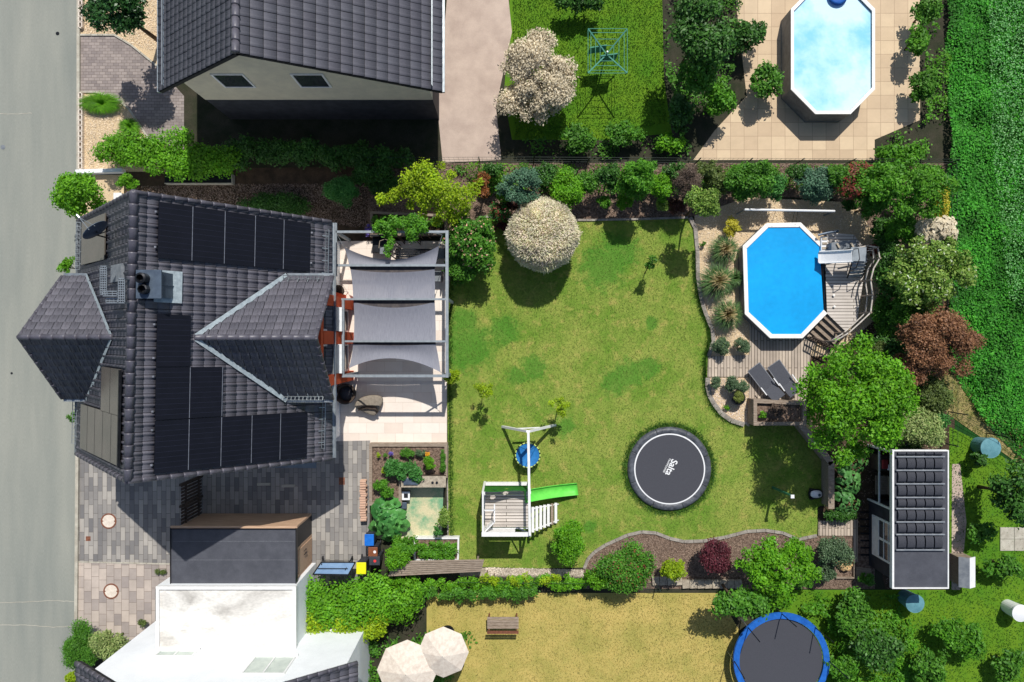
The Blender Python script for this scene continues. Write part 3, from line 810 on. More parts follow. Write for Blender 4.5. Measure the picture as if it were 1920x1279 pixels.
# roof walkway with steps on the west slope, roof light
def grid_step(px0, py0, px1, py1, off, nm):
    a = on(px0, py0, FW[0] + FW[3] * off, FW[3]); b = on(px1, py1, FW[0] + FW[3] * off, FW[3])
    z = max(a.z, b.z)
    a = at(px0, py0, z); b = at(px1, py1, z); mb = MB()
    mb.box(a.x, a.x + .02, a.y, b.y, z - .04, z).box(b.x - .02, b.x, a.y, b.y, z - .04, z)
    n = max(2, int(abs(a.y - b.y) / .07))
    for k in range(n + 1):
        y = a.y + (b.y - a.y) * k / n; mb.box(a.x, b.x, y - .013, y + .013, z - .035, z - .004)
    for k in (1, 2): 
        x = a.x + (b.x - a.x) * k / 3; mb.box(x - .008, x + .008, a.y, b.y, z - .03, z - .006)
    mb.box(a.x, b.x, a.y - .02, a.y, z - .3, z).box(a.x, b.x, b.y, b.y + .02, z - .3, z)
    mb.build(nm, M['zinc'], house)
grid_step(187, 499, 200, 552, .5, 'roof_walkway'); grid_step(221, 522, 234, 568, .3, 'roof_walkway')
grid_step(192, 546, 220, 555, .35, 'roof_step'); grid_step(198, 560, 221, 568, .3, 'roof_step')
a = loc_on(FW, 209, 498, .1); b_ = loc_on(FW, 228, 527, .1)
o = MB().slab([fp(FW, a[0], a[1], .12), fp(FW, b_[0], a[1], .12), fp(FW, b_[0], b_[1], .12), fp(FW, a[0], b_[1], .12)], .1).build('roof_light', M['grey_plastic'], house)
# satellite dish on the west slope
D0 = at(181, 434, 7.5)
dish = MB(); ax = Vector((-.66, .74, .06)).normalized()
e1 = ax.cross(Vector((0, 0, 1))).normalized(); e2 = ax.cross(e1).normalized()
prof = [(.0, .0), (.15, .008), (.3, .03), (.42, .065), (.44, .07)]
vs = []; n = 28
for r, h in prof:
    for k in range(n):
        t_ = 2 * PI * k / n; vs.append(D0 + ax * h + (e1 * math.cos(t_) + e2 * math.sin(t_)) * r)
dish.add(vs, [(i * n + k, i * n + (k + 1) % n, (i + 1) * n + (k + 1) % n, (i + 1) * n + k) for i in range(len(prof) - 1) for k in range(n)])
dsh = dish.build('satellite_dish', M['slate_metal'], house, smooth=True)
s_ = dsh.modifiers.new('solid', 'SOLIDIFY'); s_.thickness = .015
mb = MB(); lnb = D0 + ax * .55 - e2 * .3
mb.tube([D0 + e2 * -.42, lnb], .014, 6); mb.tube([D0 + e2 * -.35 + e1 * .2, lnb], .01, 6); mb.tube([lnb - ax * .02, lnb + ax * .12], .045, 8)
mb.build('feed_arm', M['zinc'], dsh)
mb = MB(); foot = fp(FW, *loc_on(FW, 206, 447), .02)
mb.tube([foot - Vector((0, 0, .1)), Vector((foot.x, foot.y, D0.z - .1)), D0 - ax * .03], .025, 8); mb.tube([foot + Vector((.15, .25, .2)), Vector((foot.x, foot.y, D0.z - .3))], .018, 6)
mb.build('mast', M['dark_metal'], dsh)
# canopy over the side door
q = [at(455, 876, 2.35), at(500, 863, 2.45), at(594, 861, 2.45), at(593, 878, 2.3)]
MB().slab(q, .05).build('door_canopy', M['slate_metal'], house)
MB().box(-14.2, -13.2, -4.2, -4.13, .1, 2.2).build('door', M['white_paint'], house)

# ------------------------------------------------------------------ carport shed beside the house
zc = 2.6
c = thing('timber_shed', 'flat roofed larch shed with dark felt roof on the paved driveway', 'shed', at(450, 1010))
A = at(320, 990, zc); B = at(554, 1103, zc)
MB().box(A.x + .07, B.x - .12, B.y + .05, A.y - .09, 0, zc - .14).build('wall', M['wood_pale'], c)
# boards with open joints on the two faces one sees from the garden
mb = MB()
yN = A.y - .09; x = A.x + .1
while x < B.x - .2:
    mb.box(x, x + .13, yN, yN + .02, .02, zc - .15); x += .137
mb.build('cladding', M['wood_pale'], c)
mb = MB(); xE = B.x - .12; y = B.y + .08
while y < A.y - .2:
    z0 = .02
    if not (A.y - 1.05 < y < A.y - .28): mb.box(xE, xE + .02, y, y + .13, .02, zc - .15)
    y += .137
mb.build('cladding', M['wood_pale'], c)
MB().box(xE + .001, xE + .012, A.y - 1.06, A.y - .16, .02, 2.2).build('opening_shade', M['dark_plastic'], c)  # dark sheet on the closed wall, its colour stands for the shade inside the recess
MB().box(xE + .02, xE + .05, B.y + .35, A.y - 1.1, .1, 1.95).build('door', M['wood_pale'], c)
mb = MB()
for yy in (B.y + .95, B.y + 1.1): mb.tube([(xE + .09, yy, 1.0), (xE + .09, yy, 1.35)], .015, 6); mb.bar((xE + .05, yy, 1.02), (xE + .09, yy, 1.02), .02, .02)
mb.build('handle', M['dark_metal'], c)
rf = MB().box(A.x, B.x, B.y, A.y - .06, zc - .14, zc - .05).build('roof', M['felt'], c)
mb = MB()
for y_ in (A.y - .55, A.y - 1.3): mb.box(A.x + .06, B.x - .06, y_ - .006, y_ + .006, zc - .05, zc - .047)
mb.build('felt_seam', M['felt_seam'], rf)
mb = MB(); mb.box(A.x - .03, A.x, B.y, A.y, zc - .2, zc); mb.box(B.x, B.x + .03, B.y, A.y, zc - .2, zc)
mb.box(A.x, B.x, A.y - .06, A.y - .02, zc - .2, zc)
mb.build('roof_edge', M['dark_metal'], c)
MB().box(A.x - .03, B.x + .06, A.y - .02, A.y + .06, zc - .12, zc - .02).build('fascia', M['wood_pale'], c)
MB().box(A.x, B.x, B.y - .09, B.y, zc - .16, zc - .08).build('gutter', M['zinc'], c)
# gate between house and shed
g = thing('timber_gate', 'dark slatted timber gate in the shade between the house and the shed', 'gate', at(378, 925))
xg = -13.62; ya, yb = at(0, 892, 0).y, at(0, 968, 0).y
mb = MB(); y = yb
while y < ya - .05:
    mb.box(xg - .015, xg + .015, y, y + .1, .05, 1.9); y += .14
mb.build('slats', M['wood_dark'], g)
MB().box(xg + .015, xg + .06, yb, ya, .35, .45).box(xg + .015, xg + .06, yb, ya, 1.5, 1.6).build('rail', M['wood_dark'], g)
for y in (yb - .06, ya, (ya + yb) / 2): MB().box(xg - .05, xg + .05, y - .05, y + .05, 0, 1.98).build('post', M['wood_dark'], g)
for i, (px, lab) in enumerate(((495, 'left of the two pale strips'), (541, 'right of the two pale strips'))):
    p = at(px, 908 + i * 3); tag(MB().box(p.x - .29, p.x + .29, p.y - .06, p.y + .06, 0, .05).build('drain_cover', M['kerb'], None, bevel=.008), lab + ' on the shaded paving beside the house', 'drain cover', None)
for (px, py, lab) in ((204, 977, 'round manhole cover with rusty rim on the grey plank paving'), (208.5, 1108.5, 'round manhole cover with rusty rim on the pinkish block paving')):
    p = at(px, py); o = thing('manhole_cover', lab, 'manhole cover', p)
    MB().lathe(p, [(.28, 0), (.28, .018), (.34, .018), (.34, 0)], 36).build('rim', M['rust'], o)
    MB().lathe(p, [(.28, .012), (0, .0121)], 36).build('lid', M['concrete_light'], o)
    MB().box(p.x - .31, p.x - .24, p.y - .025, p.y + .025, .012, .022).box(p.x + .24, p.x + .31, p.y - .025, p.y + .025, .012, .022).build('lug', M['rust'], o)
p = at(165.5, 1010); tag(MB().box(p.x - .1, p.x + .1, p.y - .1, p.y + .1, 0, .012).build('drain_grate', M['rust']), 'small square rusty drain cover on the grey driveway', 'drain grate')
p = at(641, 902); tag(MB().box(p.x - .13, p.x + .13, p.y - .16, p.y + .16, 0, .012).build('paving_plate', M['rust']), 'square reddish plate set into the paving at the shade edge', 'cover plate')
for (px, py, r, lab) in ((5.5, 276, .10, 'small round valve cover ring at the left edge of the road'), (108, 63, .08, 'small dark round spot cover in the road near the kerb'), (22, 700, .05, 'tiny square stud cover in the road at far left')):
    p = at(px, py); tag(MB().lathe(p, [(r, 0.001), (r, .008), (r * .75, .008), (r * .7, .004), (0, .004)], 20).build('valve_cover', M['grey_plastic' if r > .09 else 'dark_metal']), lab, 'valve cover')

mb = MB()
for pts in (((-20, 1131), (40, 1129), (100, 1126), (139, 1128)), ((-20, 1172), (50, 1172), (100, 1176), (138, 1174)), ((-20, 213), (30, 214), (60, 212))):
    W = [at(px, py, .0) for px, py in pts]
    for a, b_ in zip(W, W[1:]):
        n = 6
        for k in range(n):
            p = a.lerp(b_, k / n) + Vector((0, .012 * math.sin(k * 2.2 + a.x), 0)); q = a.lerp(b_, (k + 1) / n) + Vector((0, .012 * math.sin((k + 1) * 2.2 + a.x), 0)); mb.bar((p.x, p.y, .002), (q.x, q.y, .002), .02, .006)
structure(mb.build('road_joint', M['kerb']))
# ------------------------------------------------------------------ white garage and white house at lower left
zg = 2.9
A = at(292, 1100, zg); B = at(553, 1216, zg)
g = thing('white_garage', 'white flat roofed garage with stained roof beside the dark shed', 'garage', at(430, 1150))
yt = A.y; xl = A.x
MB().box(xl + .0, B.x, B.y - .35, yt, 0, zg - .18).build('wall', M['white_wall'], g)
MB().box(xl + .12, B.x - .1, B.y + .02, yt - .12, zg - .18, zg - .1).build('roof', M['garage_roof'], g)
mb = MB(); mb.box(xl, xl + .12, B.y, yt, zg - .18, zg).box(B.x - .1, B.x + .04, B.y, yt, zg - .18, zg).box(xl + .12, B.x - .1, B.y - .1, B.y + .02, zg - .18, zg).box(xl + .12, B.x - .1, yt - .12, yt, zg - .18, zg)
mb.build('parapet', M['white_paint'], g)
# white house: gable wall faces the camera side
hw_ = thing('white_house', 'white rendered house with sunlit gable wall and dark roof at the bottom edge', 'house', at(440, 1200))
yw = -12.22; xw0, xw1 = -15.55, -6.25; z_e = 5.0
xm = (xw0 + xw1) / 2; zt = 8.35
mb = MB(); prof = [(xw0, 0), (xw1, 0), (xw1, z_e), (xm, zt), (xw0, z_e)]
vs = [(x, yw - 9, z) for x, z in prof] + [(x, yw, z) for x, z in prof]
mb.add(vs, [(0, 1, 2, 3, 4), (9, 8, 7, 6, 5)] + [(i, 5 + i, 5 + (i + 1) % 5, (i + 1) % 5) for i in range(5)])
mb.build('wall', M['white_wall'], hw_)
sl = (zt - z_e) / (xm - xw0); ov = .55
for sg in (-1, 1):
    xe_ = xm + sg * (xm - xw0 + ov); ze_ = z_e - sl * ov
    V, F = tiles((xm, yw + .35, zt + .15), (xm, yw - 9.3, zt + .15), (xe_, yw - 9.3, ze_ + .15), (xe_, yw + .35, ze_ + .15), 28, 18)
    flat_normal_fix(build_np('roof', V, F, M['tile'], hw_))
    MB().slab([(xm, yw + .33, zt + .11), (xm, yw - 9.3, zt + .11), (xe_, yw - 9.3, ze_ + .11), (xe_, yw + .33, ze_ + .11)], .14).build('roof_deck', M['underlay'], hw_)
    mb = MB(); ridge_caps(mb, Vector((xm, yw + .35, zt + .2)), Vector((xe_, yw + .35, ze_ + .2)), .08); mb.build('verge_tiles', M['ridge'], hw_, smooth=True)
def nwin(par, px0, py0, px1, z0, z1, y, blind='pale_glass'):
    x0 = at(px0, 0, z0).x; x1 = at(px1, 0, z0).x
    fr = MB(); d = .05; s = 1
    fr.box(x0, x0 + .07, y, y + d, z0, z1).box(x1 - .07, x1, y, y + d, z0, z1).box(x0 + .07, x1 - .07, y, y + d, z0, z0 + .07).box(x0 + .07, x1 - .07, y, y + d, z1 - .07, z1)
    fr.box((x0 + x1) / 2 - .03, (x0 + x1) / 2 + .03, y, y + d, z0 + .07, z1 - .07)
    o = fr.build('window', M['white_paint'], par)
    MB().box(x0 + .07, x1 - .07, y + .005, y + .02, z0 + .07, z1 - .07).build('pane', M[blind], o)
    MB().box(x0 - .05, x1 + .05, y, y + .14, z0 - .05, z0).build('sill', M['white_paint'], o)
nwin(hw_, 478, 0, 556, 3.6, 5.0, yw)
nwin(hw_, 300, 0, 372, 3.1, 3.6, yw)
nwin(hw_, 612, 0, 641, .9, 1.2, yw)

# ------------------------------------------------------------------ neighbour house (top)
nb = thing('neighbour_house', 'neighbour house with grey roof and cream gable wall at the top edge', 'house', at(560, 150))
ze_, zr_ = 4.9, 8.3
xw, xe2 = at(297, 0, ze_).x, at(830, 0, ze_).x
ysouth = at(0, 172, ze_).y; xrr = at(478, 0, zr_).x
xrr = (xw + xe2) / 2 - 1.0
for sg, xx in ((-1, xw), (1, xe2)):
    V, F = tiles((xrr, ysouth, zr_), (xrr, ysouth + 12, zr_), (xx, ysouth + 12, ze_), (xx, ysouth, ze_), 40, 17, .015, .02)
    flat_normal_fix(build_np('roof', V, F, M['tile_far'], nb))
    MB().slab([(xrr, ysouth, zr_ - .05), (xrr, ysouth + 12, zr_ - .05), (xx, ysouth + 12, ze_ - .05), (xx, ysouth, ze_ - .05)], .14).build('roof_deck', M['underlay'], nb)
    MB().box(xx - .07, xx + .07, ysouth, ysouth + 12, ze_ - .14, ze_ - .03).build('gutter', M['zinc'], nb)
    mb = MB(); xs = xx - sg * .35
    mb.bar((xs, ysouth + .1, ze_ + .42), (xs, ysouth + 11.9, ze_ + .42), .03, .03); mb.bar((xs - sg * .0, ysouth + .1, ze_ + .3), (xs, ysouth + 11.9, ze_ + .3), .03, .03)
    n = 60
    for k in range(n): y = ysouth + .2 + k * .19; mb.bar((xs, y, ze_ + .1), (xs, y, ze_ + .42), .02, .02)
    mb.build('snow_guard', M['zinc'], nb)
wl0, wl1 = xw + .65, xe2 - .65; ygw = ysouth + .55
zw = lambda x: zr_ - abs(x - xrr) / ((xrr - xw) if x < xrr else (xe2 - xrr)) * (zr_ - ze_) - .2
mb = MB(); prof = [(wl0, 2.5), (wl1, 2.5), (wl1, zw(wl1)), (xrr, zw(xrr)), (wl0, zw(wl0))]
vs = [(x, ygw, z) for x, z in prof] + [(x, ygw + 11, z) for x, z in prof]
mb.add(vs, [(0, 1, 2, 3, 4), (9, 8, 7, 6, 5)] + [(i, 5 + i, 5 + (i + 1) % 5, (i + 1) % 5) for i in range(5)])
mb.build('wall', M['cream_wall'], nb)
MB().box(wl0, wl1, ygw + .02, ygw + 11, 0, 2.5).build('ground_floor_wall', M['dark_wall'], nb)
for x in (xrr - 1.6, xrr + 1.3):
    fr = MB(); y = ygw - .04; z0, z1 = 3.9, 5.2
    fr.box(x - .6, x - .53, y, ygw, z0, z1).box(x + .53, x + .6, y, ygw, z0, z1).box(x - .53, x + .53, y, ygw, z0, z0 + .07).box(x - .53, x + .53, y, ygw, z1 - .07, z1)
    o = fr.build('window', M['white_paint'], nb); MB().box(x - .53, x + .53, y + .02, ygw - .004, z0 + .07, z1 - .07).build('pane', M['glass'], o)
mb = MB(); ridge_caps(mb, Vector((xrr, ysouth, zr_ + .03)), Vector((xrr, ysouth + 12, zr_ + .03)), .13); mb.build('ridge_cap', M['ridge'], nb, smooth=True)

# ------------------------------------------------------------------ pergola with shade sails
zp = 2.52
pg = thing('pergola', 'grey steel pergola over the pale terrace behind the house', 'pergola', at(740, 570))
def pbeam(p0, p1, w_, h_=.12, name='beam', z=zp):
    MB().bar(at(*p0, z) - Vector((0, 0, h_ / 2)), at(*p1, z) - Vector((0, 0, h_ / 2)), w_, h_).build(name, M['galv'], pg)
pbeam((838, 432), (838, 708), .12); pbeam((628, 418), (628, 518), .14); pbeam((643, 561), (643, 707), .09)
pbeam((625, 434.5), (835, 434.5), .09); pbeam((630, 497.5), (835, 497.5), .09, z=zp + .002); pbeam((640, 561), (835, 561), .075, z=zp + .004)
pbeam((646, 640), (835, 640), .075, z=zp + .002); pbeam((641, 705), (835, 705), .11, z=zp + .001)
for px, py in ((838, 434), (838, 705), (643, 705), (628, 434), (838, 561)):
    p = at(px, py, zp); MB().box(p.x - .055, p.x + .055, p.y - .055, p.y + .055, 0, zp - .12).build('post', M['galv'], pg)
for (px, py, dx, dy) in ((838, 705, 0, .8), (838, 705, -.8, 0), (838, 434, 0, -.8), (838, 434, -.8, 0), (643, 705, .8, 0)):
    p = at(px, py, zp); MB().bar((p.x, p.y, zp - .95), (p.x + dx, p.y + dy, zp - .14), .05, .05).build('brace', M['galv'], pg)
SAILS = [  # top edge: left, mid, right ; bottom: left, mid, right
    (((645, 463), (735, 487), (823, 461)), ((655, 500), (735, 500), (816, 499)), 'first shade cloth bay at the vine end of the pergola with a deeply curved edge'),
    (((657, 505), (735, 511), (815, 505)), ((662, 560), (738, 561), (815, 560)), 'large second shade cloth bay between two pergola beams'),
    (((663, 566), (738, 577), (815, 566)), ((663, 640), (738, 640), (817, 639)), 'third shade cloth bay beside the terracotta window piers'),
    (((662, 645), (738, 648), (817, 645)), ((654, 691), (738, 672), (826, 698)), 'last shade cloth bay with a deep arc towards the tan lounge chair')]
PREV = None; M['fold_shade'] = mat('painted sail shade', (.10, .085, .08), (.05, .045, .05), scale=5, rough=.9)  # shade of the steep sail folds is put into this dark colour
for (t0, t1, lab) in SAILS:
    V = []; nx, ny = 24, 8; zz = 2.38
    def q2(a, m_, b_, t):
        c1 = (2 * m_[0] - .5 * (a[0] + b_[0]), 2 * m_[1] - .5 * (a[1] + b_[1]))
        return tuple((1 - t) ** 2 * a[i] + 2 * t * (1 - t) * c1[i] + t * t * b_[i] for i in (0, 1))
    for j in range(ny + 1):
        s_ = j / ny
        for i in range(nx + 1):
            t_ = i / nx; a = q2(*t0, t_); b_ = q2(*t1, t_)
            sag = .12 * 4 * s_ * (1 - s_)
            V.append(at(a[0] + (b_[0] - a[0]) * s_, a[1] + (b_[1] - a[1]) * s_, zz) - Vector((0, 0, sag)))
    F = [(j * (nx + 1) + i, j * (nx + 1) + i + 1, (j + 1) * (nx + 1) + i + 1, (j + 1) * (nx + 1) + i) for j in range(ny) for i in range(nx)]
    mb = MB(); mb.add(V, F); o = mb.build('shade_sail', M['sail'], None, smooth=True)
    tag(o, lab, 'shade sail', 'shade sails hung under the pergola')
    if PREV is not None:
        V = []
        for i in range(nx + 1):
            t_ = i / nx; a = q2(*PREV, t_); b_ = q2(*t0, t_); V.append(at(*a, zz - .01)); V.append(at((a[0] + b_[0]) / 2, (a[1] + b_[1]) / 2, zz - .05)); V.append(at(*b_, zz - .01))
        mb = MB(); mb.add(V, [(3 * i + j, 3 * i + j + 1, 3 * i + j + 4, 3 * i + j + 3) for i in range(nx) for j in (0, 1)]); mb.build('fold_shade_band', M['fold_shade'], o, smooth=True)
    PREV = t1
mb = MB(); mb.tube([at(823, 461, 2.38), at(829, 441, 2.45)], .012, 6); mb.build('sail_rope', M['zinc'], pg)
mb = MB(); mb.tube([at(645, 463, 2.38), at(631, 438, 2.45)], .008, 6); mb.build('sail_rope', M['zinc'], pg)
mb = MB(); mb.tube([at(826, 698, 2.38), at(836, 704, 2.44)], .01, 6); mb.build('sail_rope', M['zinc'], pg)
# furniture under the pergola
t = thing('outdoor_table', 'dark slatted outdoor table in the shade under the pergola vine', 'table', at(775, 470))
a, b_ = at(742, 466, .74), at(812, 492, .74); mb = MB(); n = 6
for k in range(n):
    y0 = b_.y + (a.y - b_.y) * k / n; mb.box(a.x, b_.x, y0, y0 + (a.y - b_.y) / n - .015, .71, .74)
mb.build('tabletop', M['dark_metal'], t)
for x in (a.x + .06, b_.x - .06):
    for y in (a.y - .06, b_.y + .06): MB().box(x - .03, x + .03, y - .03, y + .03, 0, .71).build('leg', M['dark_metal'], t)
t = thing('garden_bench', 'dark bench with grey cushions at the upper left corner of the pergola', 'bench', at(722, 470))
a, b_ = at(698, 446, .42), at(732, 474, .42)
MB().box(a.x, b_.x, b_.y, a.y, .2, .42).build('seat', M['dark_metal'], t, bevel=.02)
MB().box(a.x, b_.x, a.y, a.y + .08, .2, .85).build('backrest', M['dark_metal'], t)
p = at(719, 470, .5); MB().box(p.x - .18, p.x + .25, p.y - .16, p.y + .16, .42, .5).build('cushion', M['grey_plastic'], t, bevel=.03)
p = at(721, 456, .9); mb = MB(); mb.tube([(p.x - .26, p.y - .2, .8), (p.x - .22, p.y + .1, .82), (p.x, p.y + .18, .83), (p.x + .22, p.y + .1, .82), (p.x + .26, p.y - .2, .8)], .015, 6); mb.build('armrest', M['stone'], t)
for (px, py, lab) in ((822, 520, 'pale seat cushioned garden chair at the right end of the table'), (828, 478, 'dark garden chair behind the pergola corner brace')):
    p = at(px, py); t = thing('garden_chair', lab, 'chair', p, 'chairs at the pergola table')
    MB().box(p.x - .22, p.x + .2, p.y - .22, p.y + .22, .4, .45).build('seat', M['grey_plastic'], t, bevel=.01)
    MB().box(p.x + .2, p.x + .24, p.y - .22, p.y + .22, .42, .85).build('backrest', M['dark_metal'], t)
    for dx in (-.19, .17):
        for dy in (-.19, .19): MB().box(p.x + dx - .015, p.x + dx + .015, p.y + dy - .015, p.y + dy + .015, 0, .4).build('leg', M['dark_metal'], t)
# tan lounge chair
t = thing('lounge_chair', 'tan egg shaped outdoor lounger in the sun below the last shade sail', 'lounge chair', at(690, 758))
pts = [(662, 765), (666, 752), (680, 743), (700, 740), (715, 743), (719, 750), (712, 768), (703, 782), (694, 779), (676, 771)]
mb = MB(); Z = .42; c0 = at(692, 760, Z)
rings = []; base = []
for (s_, z_) in ((.86, .08), (1.0, .2), (1.0, .36), (.93, .43), (.6, .47), (.2, .48)):
    for p in pts:
        q = at(*p, Z); base.append((c0.x + (q.x - c0.x) * s_, c0.y + (q.y - c0.y) * s_, z_))
n = len(pts)
fs = [(i * n + k, i * n + (k + 1) % n, (i + 1) * n + (k + 1) % n, (i + 1) * n + k) for i in range(5) for k in range(n)] + [tuple(range(5 * n, 6 * n))]
mb.add(base, fs); o = mb.build('seat', M['tan_fabric'], t, smooth=True); ss = o.modifiers.new('s', 'SUBSURF'); ss.levels = ss.render_levels = 2
c1 = at(700, 772, .5)
mb = MB(); mb.tube([at(672, 768, .45), at(688, 764, .52), at(704, 766, .5), at(708, 773, .45)], [.05, .09, .09, .05], 8); mb.build('pillow', M['wood_dark'], t, smooth=True)
# dark tub chair in the shadow left of it
t = thing('basket_chair', 'dark round basket chair in the house shade at the terrace edge', 'chair', at(650, 740))
p = at(650, 738, .3); MB().lathe((p.x, p.y, 0), [(.35, .0), (.42, .35), (.45, .6), (.38, .62), (.33, .35), (0, .3)], 20).build('seat', M['wood_dark'], t, smooth=True)
MB().lathe((p.x, p.y, .3), [(.3, 0), (.28, .08), (0, .1)], 16).build('cushion', M['mesh_fabric'], t, smooth=True)
# round grill in corner by the bay
p = at(636, 546, .5); t = thing('round_grill', 'small round dark grill on the terrace beside the side gable', 'grill', at(636, 546))
MB().lathe((p.x, p.y, 0), [(.05, .45), (.2, .5), (.26, .62), (.25, .68), (.12, .8), (0, .82)], 20).build('bowl', M['wood_dark'], t, smooth=True)
for k in range(3): a_ = k * 2.09; MB().tube([(p.x + .1 * math.cos(a_), p.y + .1 * math.sin(a_), .5), (p.x + .28 * math.cos(a_), p.y + .28 * math.sin(a_), 0)], .012, 6).build('leg', M['zinc'], t)

# raised planter by the vine
def wood_bed(name, label, outer, zt_, wd=.12, soil='mulch', z0=0, mm='wood', soilz=.08):
    t = thing(name, label, 'raised bed', at(*outer[0]))
    W = [at(px, py, zt_) for px, py in outer]; n = len(W)
    a = sum(W[i].x * W[(i + 1) % n].y - W[(i + 1) % n].x * W[i].y for i in range(n))
    if a < 0: W = W[::-1]
    def off(d):
        R = []
        for i in range(n):
            p, q, r = W[i - 1], W[i], W[(i + 1) % n]
            e1 = (q - p).normalized(); e2 = (r - q).normalized()
            n1 = Vector((-e1.y, e1.x, 0)); n2 = Vector((-e2.y, e2.x, 0)); b = (n1 + n2)
            R.append(q + b * (d / max(.3, (1 + n1.dot(n2)))))
        return R
    I = off(wd)
    for i in range(n):
        j = (i + 1) % n
        p, q, r, s_ = W[i], W[j], I[j], I[i]
        mb = MB(); mb.prism([(p.x, p.y), (q.x, q.y), (r.x, r.y), (s_.x, s_.y)], z0, zt_); mb.build('board', M[mm], t)
    I2 = off(wd * .5)
    MB().prism([(p.x, p.y) for p in I2], z0, zt_ - soilz).build('soil', M[soil], t)
    return t
wood_bed('raised_bed', 'large L shaped wooden raised bed full of herbs beside the lawn', [(692, 832), (839, 832), (839, 896), (753, 896), (753, 948), (692, 948)], .42, .13)
wood_bed('raised_bed', 'wooden raised bed at the north end of the pergola under the vine', [(694, 396), (838, 402), (838, 440), (694, 444)], .35, .11, 'soil')
wood_bed('raised_bed', 'small planting bed with white painted boards at the end of the sand terrace', [(776, 1008), (861, 1008), (860, 1052), (776, 1052)], .32, .07, 'mulch', mm='white_paint')
pb = wood_bed('planter_box', 'tall grey timber planter box between the loungers and the lawn', [(1413, 749), (1512, 753), (1512, 798), (1413, 798)], .8, .15, 'mulch', soilz=.18)
# angled timber retaining wall after the planter
rw = thing('retaining_wall', 'angled low grey timber wall between the shaded lawn and the big green tree', 'wall', at(1540, 850))
W = [at(1500, 794, .78), at(1559, 868, .78), at(1559, 952, .78)]
for a, b_ in zip(W, W[1:]):
    d = (b_ - a).normalized() * .05
    MB().bar(Vector((a.x, a.y, .37)), Vector((b_.x, b_.y, .37)), .16, .74).build('boards', M['wood'], rw)
    MB().bar(Vector((a.x, a.y, .76)) - d, Vector((b_.x, b_.y, .76)) + d, .26, .035).build('cap', M['wood'], rw)

# outdoor worktop with sockets
t = thing('outdoor_counter', 'grey outdoor kitchen counter with two dark knobs below the raised bed', 'counter', at(800, 905))
a, b_ = at(752, 893, .85), at(836, 914, .85)
MB().box(a.x + .05, b_.x - .03, b_.y + .05, a.y - .02, 0, .8).build('cabinet', M['wood_dark'], t)
MB().box(a.x, b_.x, b_.y, a.y, .8, .85).build('worktop', M['stone'], t)
mb = MB()
for px in (811, 819): p = at(px, 905, .86); mb.lathe((p.x, p.y, .85), [(.055, 0), (.055, .03), (.04, .035), (0, .035)], 14)
mb.build('knob', M['dark_metal'], t)
p = at(775, 903, .9); MB().box(p.x - .42, p.x + .2, p.y - .14, p.y + .14, .85, .94).build('sink_cover', M['slate_metal'], t, bevel=.02)
t = thing('garden_box', 'small white and black box standing on the sand terrace beside the raised bed', 'box', at(761, 932))
p = at(761, 930, .35); MB().box(p.x - .15, p.x + .15, p.y - .16, p.y + .16, 0, .3).build('body', M['dark_plastic'], t)
mb = MB(); mb.box(p.x - .17, p.x - .09, p.y - .18, p.y + .18, .3, .34).box(p.x + .09, p.x + .17, p.y - .18, p.y + .18, .3, .34).box(p.x - .09, p.x + .09, p.y + .1, p.y + .18, .3, .34).box(p.x - .09, p.x + .09, p.y - .18, p.y - .1, .3, .34)
mb.build('frame', M['white_plastic'], t)
p = at(757, 946); tag(MB().box(p.x - .16, p.x + .16, p.y - .14, p.y + .14, 0, .22).build('storage_crate', M['slate_metal'], None, bevel=.02), 'blue grey crate on the sand terrace beside the big leaves', 'crate')
# firewood stack
fw = thing('firewood_stack', 'narrow stack of cut firewood along the left side of the raised bed', 'firewood', at(684, 935))
p0, p1 = at(684, 900), at(684, 973)
y = p0.y; k = 0
while y > p1.y:
    for z in (.07, .2, .33):
        r = random.uniform(.045, .065); xx = p0.x + random.uniform(-.03, .03)
        if z > .3: 
            lg = MB().tube([(xx - .13, y, z), (xx + .13, y + random.uniform(-.02, .02), z)], r, 7); lg.build('log', M['log'], fw)
        elif k % 2 == 0:
            MB().tube([(xx - .12, y, z), (xx + .12, y, z)], r, 6).build('log', M['log'], fw)
    y -= .105; k += 1

# bins
def bin_(px, py, wx, wy, z, col, name, label, lid_off=0):
    p = at(px, py, z); t = thing(name, label, 'bin', (p.x, p.y, 0), 'wheeled bins at the end of the driveway')
    mb = MB(); a = .8
    vs = [(p.x - wx / 2 * a, p.y - wy / 2 * a, .05), (p.x + wx / 2 * a, p.y - wy / 2 * a, .05), (p.x + wx / 2 * a, p.y + wy / 2 * a, .05), (p.x - wx / 2 * a, p.y + wy / 2 * a, .05),
          (p.x - wx / 2 * .95, p.y - wy / 2 * .95, z - .06), (p.x + wx / 2 * .95, p.y - wy / 2 * .95, z - .06), (p.x + wx / 2 * .95, p.y + wy / 2 * .95, z - .06), (p.x - wx / 2 * .95, p.y + wy / 2 * .95, z - .06)]
    mb.add(vs, [(0, 3, 2, 1), (4, 5, 6, 7), (0, 1, 5, 4), (1, 2, 6, 5), (2, 3, 7, 6), (3, 0, 4, 7)]); mb.build('body', M['bin_grey'], t, bevel=.02)
    MB().box(p.x - wx / 2, p.x + wx / 2, p.y - wy / 2, p.y + wy / 2, z - .06, z).build('lid', M[col], t, bevel=.025)
    mb = MB(); mb.tube([(p.x - wx / 2 + .06, p.y + wy / 2 + .05, z - .06), (p.x + wx / 2 - .06, p.y + wy / 2 + .05, z - .06)], .015, 6); mb.build('handle', M['bin_grey'], t)
    for sx in (-1, 1): MB().tube([(p.x + sx * (wx / 2 - .06), p.y + wy / 2 - .03, .09), (p.x + sx * (wx / 2 - .01), p.y + wy / 2 - .03, .09)], .09, 12).build('wheel', M['dark_plastic'], t)
    return t, p
